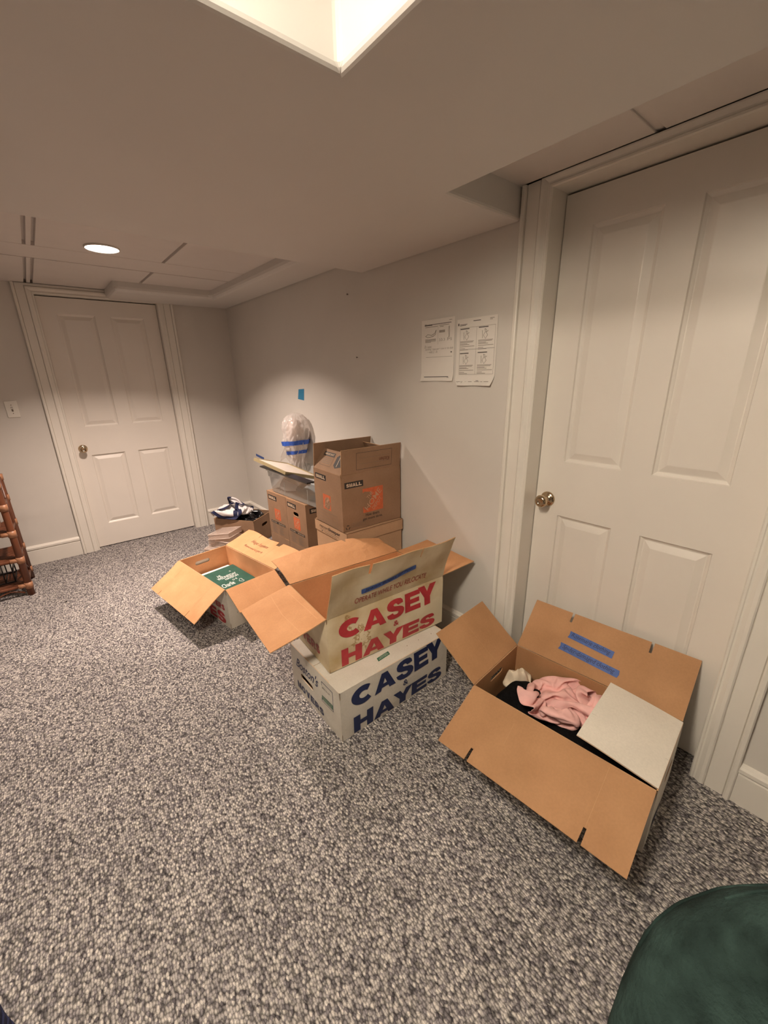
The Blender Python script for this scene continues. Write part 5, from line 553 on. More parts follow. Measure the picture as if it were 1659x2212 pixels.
CLOTH['bag'] = (42, 47, (
    [-66,20,6,4,5,2,-9,-10,2,-1,-5,-9,9,-8,7,-1,-13,-11,8,14,6,13,-5,-14,-3,10,15,15,15,14,14,14,13,13,13,11,14,13,13,12,9,3,-10,-204,4,6,2,4,6,-8,-11,-2,-1,5,-3,-6,-4,4,7,-11,4,8,3,7,7,-9,-8,2,8,10,14,15,15,13,15,12,12,14,11,11,9,15,14,10,8,0,-226,8,8,-4,6,5,-5,-12,-4,6,-2,-2,0,1,-5,9,9,4,7,5,6,-11,-7,5,7,6,6,8,9,13,15,13,10,14,10,9,9,12,16,15,9,6,12,-240,8,7,7,1,-1,-2,-8,-8,4,-2,-3,1,0,3,11,14,11,10,6,7,-10,-7,3,4,13,6,7,-4,7,9,14,12,14,5,11,13,15,17,7,15,3,12,-246,12,4,4,3,-1,-2,-4,-8,0,10,-12,1,4,8,16,12,14,12,1,12,-2,-8,2,5,-6,13,4,6,2,8,6,9,17,17,3,12,16,8,11,15,2,6,-236,3,3,6,-1,-1,0,-4,-4,4,6,4,-3,13,-2,17,11,14,15,9,4,8,-8,1,-9,-10,5,3,6,14,10,18,-3,9,14,14,13,3,12,14,18,1,-3,-234,2,0,6,8,12,-4,-14,-3,-1,5,11,12,4,8,6,10,16,15,9,16,6,-8,-8,-3,-5,-6,0,10,14,14,4,2,14,6,10,14,10,15,13,14,-2,-7,-235,2,0,6,13,5,10,-7,-10,7,3,10,13,4,10,8,10,4,16,14,10,9,1,-12,2,-4,-10,4,1,13,14,14,4,-4,12,14,1,15,17,11,10,-8,-10,-237,2,4,9,13,1,12,10,-3,1,7,9,6,11,11,10,5,-1,13,1,11,9,6,2,-10,10,-5,-7,10,4,14,14,11,-3,4,10,11,5,16,2,12,-12,-10,-235,3,4,14,10,4,5,13,14,7,-5,14,8,8,-6,16,4,5,5,5,1,9,4,3,12,10,0,-9,11,5,5,14,10,10,-8,6,14,4,12,14,-8,-12,2,-236,-8,10,14,0,5,12,13,12,8,6,8,8,-3,5,8,1,6,3,7,1,8,8,14,14,10,2,-5,11,8,-2,12,10,6,6,-4,14,-1,9,14,-14,4,4,-251,-3,7,7,6,7,8,10,11,8,6,8,10,2,-2,6,6,2,4,4,6,11,15,16,15,12,-3,5,5,12,2,0,14,0,4,4,14,-4,2,14,2,6,6,-268,0,12,12,3,11,10,-6,10,6,6,2,10,3,1,2,5,5,0,6,14,16,16,15,15,15,3,10,4,-2,-9,14,11,9,1,4,14,1,-4,14,13,2,0,-276,10,10,6,14,6,-10,9,-2,12,-1,10,2,0,10,-6,5,5,4,14,18,16,13,17,16,14,15,5,-3,-14,-4,13,11,13,10,8,9,5,-8,14,12,6,6,-294,14,6,14,7,0,-11,6,6,14,-6,6,-1,3,8,-4,6,8,11,17,18,16,14,14,15,16,13,6,-5,-15,-6,12,12,13,11,10,-2,14,0,14,2,4,4,-284,6,8,12,11,-7,-2,-1,11,10,14,-11,-10,6,7,4,4,10,16,17,17,16,15,15,13,12,15,5,-7,-14,-6,8,14,10,9,9,4,16,11,12,1,1,-1,-280,6,10,14,-6,6,-14,8,14,10,14,-1,-13,-2,3,15,0,10,16,16,16,12,16,17,13,10,15,3,-9,-13,-4,15,7,1,9,12,8,14,11,11,5,4,3,-280,6,14,12,3,-7,-16,6,14,10,14,12,-10,-11,-1,10,6,13,15,16,16,16,7,17,15,8,15,0,-12,-6,4,8,14,4,-6,13,5,14,13,7,2,4,2,-265,11,14,5,11,-16,-14,4,13,16,11,18,-7,-10,-7,2,15,11,15,16,15,8,14,14,12,10,14,-6,-6,-2,12,6,14,-2,-12,14,6,12,10,2,2,4,6,-250,12,12,12,0,-16,-14,3,15,15,7,16,11,-10,-9,-6,16,10,14,15,11,12,12,6,14,12,14,0,-4,0,9,12,13,-13,-9,13,1,14,6,-2,8,10,12,-244,12,9,12,-9,-16,-14,6,14,14,6,16,17,-1,-10,-7,3,14,14,16,-2,12,12,15,9,14,10,12,-4,-1,13,11,10,-15,-14,2,10,14,5,12,7,10,10,-238,10,12,5,-14,-17,-6,-2,12,14,16,7,16,13,-6,-6,-6,12,14,10,-3,11,15,15,6,12,14,9,7,-2,14,12,6,-14,-12,-2,15,7,12,13,6,13,10,-238,10,12,-6,-15,-13,-15,5,14,14,14,14,8,16,-8,4,-2,2,13,-2,3,16,16,10,14,14,-3,6,11,10,14,12,4,-13,-7,2,12,3,10,14,12,9,12,-234,12,-1,-18,-15,-4,-11,8,13,6,12,16,10,16,2,-5,-7,6,14,10,-1,13,13,15,13,14,-3,13,4,11,14,6,-6,8,-8,4,10,8,1,8,17,10,14,-226,0,-16,-16,-17,-8,13,8,4,15,10,7,10,9,8,-9,-4,8,14,8,14,4,14,14,14,14,10,-4,16,6,14,-4,-1,4,11,2,6,8,6,1,13,14,14,-232,-12,-16,-14,-1,-12,-3,10,10,16,18,-4,14,12,-3,-3,0,6,12,10,12,12,16,10,12,8,14,10,2,15,13,6,-4,8,4,4,6,9,3,0,12,13,13,-248,-12,-13,-11,-4,7,-9,2,14,14,14,-2,16,2,12,2,-6,10,14,10,13,4,7,16,14,12,10,6,10,10,14,14,0,1,11,4,2,10,0,2,12,12,13,-267,-12,6,-13,-10,-4,9,-9,15,12,12,4,14,-4,6,6,9,13,14,14,12,6,2,6,16,12,12,13,11,11,5,15,11,-4,11,1,7,10,3,2,-3,15,8,-275,10,5,-10,-10,-14,-7,4,11,6,12,15,7,14,-1,7,11,13,12,14,15,10,3,1,11,14,14,8,12,12,10,8,14,4,-2,14,4,10,6,-2,0,-8,6,-274,8,14,4,-11,-13,-16,2,6,8,12,14,13,11,15,1,12,12,11,13,14,14,8,2,2,8,14,14,9,5,14,10,2,6,15,5,14,10,4,4,-2,-7,-11,-283,13,13,15,-8,-16,-14,4,-4,13,13,14,8,15,15,14,4,13,11,12,6,13,15,13,1,1,12,12,11,8,11,11,12,-8,10,12,13,13,6,4,2,-10,-10,-299,14,13,14,-2,-14,-15,-6,5,11,15,11,13,12,14,12,15,13,14,5,10,11,8,16,15,1,2,11,12,14,13,10,-6,10,6,12,11,13,3,2,4,0,-10,-312,9,14,14,1,-15,-12,0,8,12,4,10,14,14,15,13,14,14,14,10,10,0,14,16,15,11,-1,11,9,15,16,10,-6,4,8,2,11,14,1,6,0,4,0,-322,14,4,15,1,-12,-4,6,8,8,9,7,5,11,15,15,14,14,15,11,6,4,14,8,18,8,15,8,-5,16,18,18,0,2,10,-4,0,15,7,3,3,-4,10,-323,5,6,14,-4,-1,5,10,7,4,13,8,7,5,9,13,14,13,13,15,9,4,12,5,17,16,12,0,-7,17,15,17,15,5,9,0,-15,8,12,3,5,-6,14,-319,3,6,8,12,-1,6,9,1,11,-1,13,2,12,12,10,14,14,10,4,13,13,6,8,16,8,6,0,3,17,18,18,7,13,13,-6,-13,-2,15,7,4,-8,16,-314,8,4,7,15,4,7,9,3,-1,-8,14,6,14,8,14,15,13,2,6,13,9,14,14,6,-4,6,6,15,17,18,18,11,8,6,-1,-9,-11,12,3,13,-8,16,-307,9,6,4,14,8,11,7,-2,-11,5,3,13,10,13,15,12,12,10,-4,10,11,15,17,-9,4,8,13,17,18,18,16,16,2,-10,5,-14,1,-2,8,13,-2,15,-303,11,9,3,14,14,11,3,-6,-6,-6,10,13,12,11,14,12,10,8,6,-4,16,16,16,4,-8,9,15,17,19,18,16,14,4,-13,-10,3,-15,-3,12,14,8,10,-302,8,9,13,12,14,12,-8,-9,-1,6,10,14,11,1,8,14,13,9,8,8,3,13,16,14,-6,4,15,17,20,18,17,13,5,-11,-5,-12,-11,-7,15,12,12,3,-301,12,12,14,13,13,2,-10,6,4,2,12,12,8,5,1,8,12,2,8,8,12,18,18,16,2,-8,15,17,19,19,16,12,10,-6,-8,-11,-7,-10,-2,10,12,8,-285,10,11,6,10,16,-6,5,5,4,8,10,2,-1,-2,13,14,8,7,0,9,12,21,19,11,11,-6,10,14,19,19,13,13,10,6,-7,-9,-8,-10,-14,2,11,12,-273,14,14,8,7,5,7,7,4,4,6,-2,-14,1,10,9,12,8,8,10,14,6,20,18,16,1,4,7,16,11,17,14,8,8,6,7,-8,-10,-11,-15,-6,13,6,-246,7,15,12,10,4,6,8,3,5,-1,-11,-14,11,9,11,11,9,3,12,11,5,20,18,16,4,11,7,-2,16,7,11,10,11,7,-1,1,-6,-10,-12,-14,8,4,-220,11,12,10,9,8,7,5,6,0,-11,-15,2,2,-6,10,14,13,13,12,-2,16,18,18,16,8,8,6,2,14,12,12,9,-2,-3,0,4,0,-12,-12,-12,0,3,-191,8,12,10,10,4,10,6,5,-7,-14,-12,-10,-2,6,8,8,11,13,12,16,4,18,18,18,0,9,9,12,14,13,1,2,-5,-2,2,3,13,-15,-13,-11,-8,1,-161,5,8,13,10,6,6,8,4,-14,-12,-6,-10,-8,13,5,11,5,4,12,15,11,17,13,14,12,10,10,10,14,0,-7,3,-3,-4,8,15,-2,1,-11,-10,-11,3,-152,0,9,8,13,6,7,9,-2,-12,-12,-8,-13,3,6,10,10,8,3,3,10,14,17,19,15,13,11,10,9,-8,6,-6,-6,-2,2,12,15,13,-8,-14,-12,-1,6],
    [-183,3,-13,-3,2,13,5,-4,14,2,-2,6,5,-1,16,15,4,7,-8,-9,-16,-11,4,-3,-1,4,0,-4,-6,-6,-6,-6,-8,-4,-4,-4,4,2,0,2,3,15,11,-3,-21,2,-7,0,10,10,-6,13,1,12,8,-4,6,8,16,8,5,-11,-18,-16,7,0,3,-1,-14,-10,-6,-5,-6,-5,-6,0,3,10,2,-4,-8,-1,4,11,-5,15,-3,-14,-13,8,4,-1,13,-2,10,13,5,-4,14,8,6,11,4,7,-14,-17,-10,11,2,-1,-5,-15,-13,-13,-11,-6,-2,10,0,12,0,-4,-8,0,3,7,2,-12,6,2,-14,-6,-4,5,8,15,5,5,14,-4,5,11,12,14,12,4,-8,-10,-10,-10,-2,13,-11,-9,-3,-12,-14,-12,-13,10,-3,16,8,-12,2,4,2,2,-14,-4,10,8,-10,-4,-10,-10,1,11,16,13,4,11,6,0,10,15,15,4,9,-4,-9,-10,-11,-9,13,-8,-11,-14,-4,-12,-12,-4,-10,16,4,10,-4,4,4,2,-16,-9,-4,9,15,-10,-19,-8,4,-7,9,15,15,13,12,1,6,12,8,18,2,10,-1,-7,-14,-6,-17,12,-9,-10,-10,-16,-14,-14,-6,12,-1,15,13,-2,8,-2,-15,-8,-4,8,8,6,-18,-12,-12,-6,12,2,14,6,13,13,14,10,-4,17,5,14,11,1,-6,-14,-10,-16,0,-11,-11,-2,-10,-16,-12,-5,-5,18,15,-3,14,-8,-2,-12,11,-3,10,8,4,-26,-12,-12,-6,3,13,2,14,4,13,13,12,3,1,9,15,12,12,-2,-12,-14,-15,-17,-1,-8,-7,-12,-12,-2,-8,-3,2,15,17,-9,4,-14,2,4,14,12,4,0,-34,-10,-8,-2,6,-3,-1,12,15,6,9,12,-4,10,7,15,12,11,7,-18,-11,-13,-15,-13,-10,4,-14,4,-10,0,-6,2,6,17,7,-8,-5,-3,6,16,12,0,-3,-33,-7,-9,4,5,-2,-6,5,6,12,14,-3,11,12,8,-1,12,11,14,-18,-18,-8,-14,-15,-9,-1,4,7,-12,-4,-2,1,7,7,14,1,-5,-5,-1,9,13,-1,9,-35,-10,-3,5,-6,-2,4,6,-8,10,12,12,12,4,14,-2,9,13,0,-16,-18,-11,-12,-3,-2,-1,3,6,-11,-8,3,-3,6,9,10,8,-6,-3,-3,6,4,8,8,-32,-8,-6,2,-2,0,0,-11,2,13,14,13,13,8,-4,10,12,-2,0,-16,-15,-7,0,-2,-3,-1,4,3,-8,-10,-2,3,2,10,9,9,-4,-2,-6,-6,11,7,3,-20,-8,-5,-3,2,-5,-4,0,2,0,15,17,12,-6,16,6,8,4,-14,-12,-4,-3,-2,-2,-3,0,2,-8,-4,1,-7,4,4,5,10,9,-2,-5,-1,-5,-6,-3,0,10,-13,1,-4,0,-4,-11,5,-2,6,4,13,19,-12,10,14,10,-8,-3,-2,-3,-3,-5,0,-2,-1,-3,-2,-2,-4,-3,3,3,5,7,5,6,-8,4,-6,-5,-5,-5,8,-3,-7,5,-6,-6,-11,-3,10,5,2,3,19,-7,5,8,7,8,4,-5,-1,-3,-4,-5,-3,1,1,-1,-3,-5,-2,2,4,4,7,6,-7,6,2,-5,-7,-7,-5,14,-8,-5,-3,2,-12,-4,-6,6,8,-3,7,10,2,4,12,8,6,2,-1,-5,1,-3,-4,-5,1,2,-2,-3,-4,-3,0,-2,9,5,-8,11,5,-2,0,-6,-7,-6,14,-6,-5,-6,-2,-12,-2,0,3,3,3,5,10,4,4,7,9,6,2,1,-1,-6,0,-2,-4,2,2,-2,-4,-4,-3,1,-10,2,0,4,14,0,-4,7,-3,-7,-6,13,-6,-6,-4,-10,-4,-2,0,3,3,3,1,9,9,5,3,10,4,0,0,0,0,-7,-1,4,2,2,-2,-5,-3,-4,-4,-6,0,2,4,0,4,6,2,-6,-7,-8,23,-6,-6,-8,-8,-2,0,-2,3,0,2,4,7,10,6,4,0,-6,0,2,4,10,-2,0,-3,7,4,-5,-3,-3,-5,-3,-7,2,0,4,0,4,2,-3,-9,-5,-3,30,-7,-9,-12,-2,-1,-1,-1,1,2,1,5,0,11,9,6,-2,-6,-2,-1,9,8,0,-9,7,7,5,-4,-3,-3,-6,-3,-7,0,1,4,-3,6,0,-10,-1,-1,-3,30,-11,-12,-6,0,-3,1,-2,0,2,2,0,4,4,12,6,-3,-1,-2,0,0,4,2,2,-1,5,10,0,-3,-3,-6,-3,-7,2,0,-11,9,7,-3,-7,0,-2,-2,29,-14,-12,-2,0,-2,-1,-1,-2,2,1,3,4,2,4,4,8,-6,-2,7,-1,4,3,1,-1,1,2,12,-4,-2,-6,-4,-6,0,-2,-11,1,13,-1,-4,0,-5,-1,28,-14,-12,2,1,-5,0,1,-4,3,2,0,3,5,4,1,3,2,-1,5,2,-1,2,7,-6,-2,6,7,1,1,-7,-4,-7,-1,-6,-12,-8,14,8,2,-6,0,-3,23,-12,-8,-5,-5,8,2,-1,-2,1,-2,7,3,5,3,2,0,4,0,2,5,-3,6,0,0,-4,7,-2,9,0,-4,-8,-8,-8,-4,-13,-9,9,15,8,-4,0,-6,20,-10,-4,-7,-5,1,7,-6,7,-2,1,2,5,5,6,0,3,3,2,0,3,-1,6,3,-1,-2,-2,8,-2,6,-4,-9,-9,-9,-11,-10,-14,10,11,17,2,-6,-6,24,-12,-4,-8,-4,6,-4,-4,10,1,3,1,1,10,2,4,4,4,0,1,1,2,0,8,-4,0,-2,-2,12,0,-7,-13,-7,-13,-6,-12,-14,0,16,16,6,1,-9,26,-10,-10,-1,-4,-1,2,-6,5,6,6,3,-4,8,10,2,5,1,-4,2,-6,11,2,3,4,-9,7,-11,9,-12,2,-6,-10,-12,-10,-12,-10,-6,16,16,-1,5,6,22,-10,-12,5,-2,-5,4,-3,3,6,6,4,-4,4,8,8,6,-4,-2,-4,-6,4,12,8,-2,-2,-4,-2,-10,4,-13,1,-10,-6,-10,-10,-11,-7,9,14,13,4,8,18,-10,-13,-6,2,6,-5,7,4,3,4,4,0,-4,12,7,3,-2,-6,0,-2,-4,10,14,4,-8,0,-8,-8,4,-13,-13,3,-13,-10,-2,-10,-6,2,14,16,10,4,8,-13,7,-8,3,3,-2,6,4,4,5,2,-5,3,-1,13,-1,2,-8,-4,2,2,-2,12,16,-4,-6,-4,-6,-10,-10,-1,-11,-10,-2,-10,-2,-8,4,4,16,16,9,-10,-1,7,-1,4,0,0,4,4,4,2,2,-1,3,0,-1,11,-2,-9,1,5,-3,2,-4,12,16,-6,-4,-9,-11,-6,-10,-11,1,-12,2,-6,-8,2,4,5,14,14,-4,3,0,3,7,2,-1,-1,8,6,2,0,-1,3,-1,-1,-3,-1,0,6,2,-2,4,-2,-4,14,10,-10,-8,-9,-7,-9,-8,-3,-8,-7,-7,2,2,4,4,8,12,6,-2,2,4,7,-1,5,-3,-12,4,14,11,0,-1,0,0,-2,-2,-2,2,2,4,-3,-1,0,4,13,-3,-7,-9,-10,-15,-9,-12,-8,12,-4,0,2,4,5,7,9,7,0,1,3,8,2,2,-7,-13,-12,12,14,12,9,1,-1,-3,-2,-2,0,4,4,-3,-2,1,4,4,-10,-12,-2,-8,-8,-16,-12,-3,11,3,1,2,4,5,6,9,4,4,2,0,5,7,0,-11,-11,-13,-5,12,14,12,-8,6,6,6,3,0,1,4,0,-3,-1,3,-11,-12,-12,-5,-11,2,-5,-11,-4,9,4,5,5,3,5,6,9,4,3,3,2,-2,7,-1,-12,-10,-10,-13,5,14,8,-4,-5,6,7,10,15,7,3,1,-2,-3,-11,-14,-13,-15,-8,-6,-6,14,-2,-6,8,6,4,6,4,4,6,8,6,2,2,3,-3,1,0,-13,-13,-9,-10,-4,14,-2,-6,4,2,10,14,14,8,13,7,-8,-14,-14,-14,-14,-7,-7,-6,-6,10,-8,12,10,7,3,7,1,7,5,8,7,1,2,4,-2,0,-6,-14,-12,-5,-13,-12,8,-9,-1,2,7,10,13,14,12,12,6,-3,-15,-15,-13,-8,-6,-4,-5,-7,-3,7,8,12,-1,11,6,6,2,8,8,10,0,0,4,-3,-5,-6,-12,-10,-11,-9,-10,-8,-4,-6,2,9,11,13,15,14,2,2,5,-14,-7,-12,-4,-4,-4,-8,-4,0,6,6,9,7,4,5,5,4,10,10,14,-1,-1,2,-8,-6,-2,-11,-11,-8,-10,-10,-6,-5,-4,-5,7,6,13,12,14,16,-10,-2,3,-9,-14,-6,-5,-3,-2,-2,1,5,8,4,10,6,4,0,8,8,12,16,0,-1,-3,-4,-5,-4,-11,-10,-11,-8,-9,-4,-5,-7,-14,12,7,12,12,13,12,-2,0,-2,-15,-11,0,-2,-2,-4,-2,2,3,5,7,9,2,8,-7,9,12,12,4,6,4,-1,-5,0,-6,-10,-10,-10,-9,-9,-5,-9,-14,-4,6,10,10,14,12,12,2,-2,-12,-10,-13,-12,11,1,1,2,2,3,3,6,5,5,4,-1,5,12,12,-20,8,8,8,5,1,-8,-14,-6,-8,-13,-9,-5,-9,-8,-9,7,11,11,10,4,18,0,-6,-4,-14,-14,-14,3,-8,1,5,8,10,12,12,5,4,4,-2,2,6,8,-30,6,8,9,9,8,1,-13,-7,-13,-12,-2,-4,-8,-8,-10,-8,11,15,6,10,18,2,-6,-7,-15,-10,-13,-17,-6,16,10,12,9,11,0,14,8,4,2,-8,10,-8,-12,-10,0,10,8,10,12,-4,-12,-15,-4,2,-11,-11,-13,-12,7,7,8,8,13,7,9,-7,-7,-13,-14,-14,-16,-6,6,10,12,14,11,9,14,12,3,1,-1,-5,-12,6,-10,-8,7,5,14,2,6,-14,-10,5,-9,-8,-12,-10,-13,12,9,8,8,0,16,-6,-8,-4,-16,-12,-12,-10,-8,-2,16,14,7,13,14,6,2,5,3,-2,0,3,4,-5,-5,-7,4,11,11,3,-14,-2,-8,-13,2,-7,-7,-10,-9,14,15,8,0,11,7,-12,-11,-12,-11,-10,-12,-4,2,0,14,12,10,10,-4,8,9,-7,-1,-3,4,20,4,-10,0,-6,11,1,10,-16,-6,-4,-14,-7,9,0,-10,-14,3,13,12,11,4,4,3,-12,-12,-12,-10,-12,-5,7,-14,14,6,14,4,-2,6,4,-4,-6,-2,4],
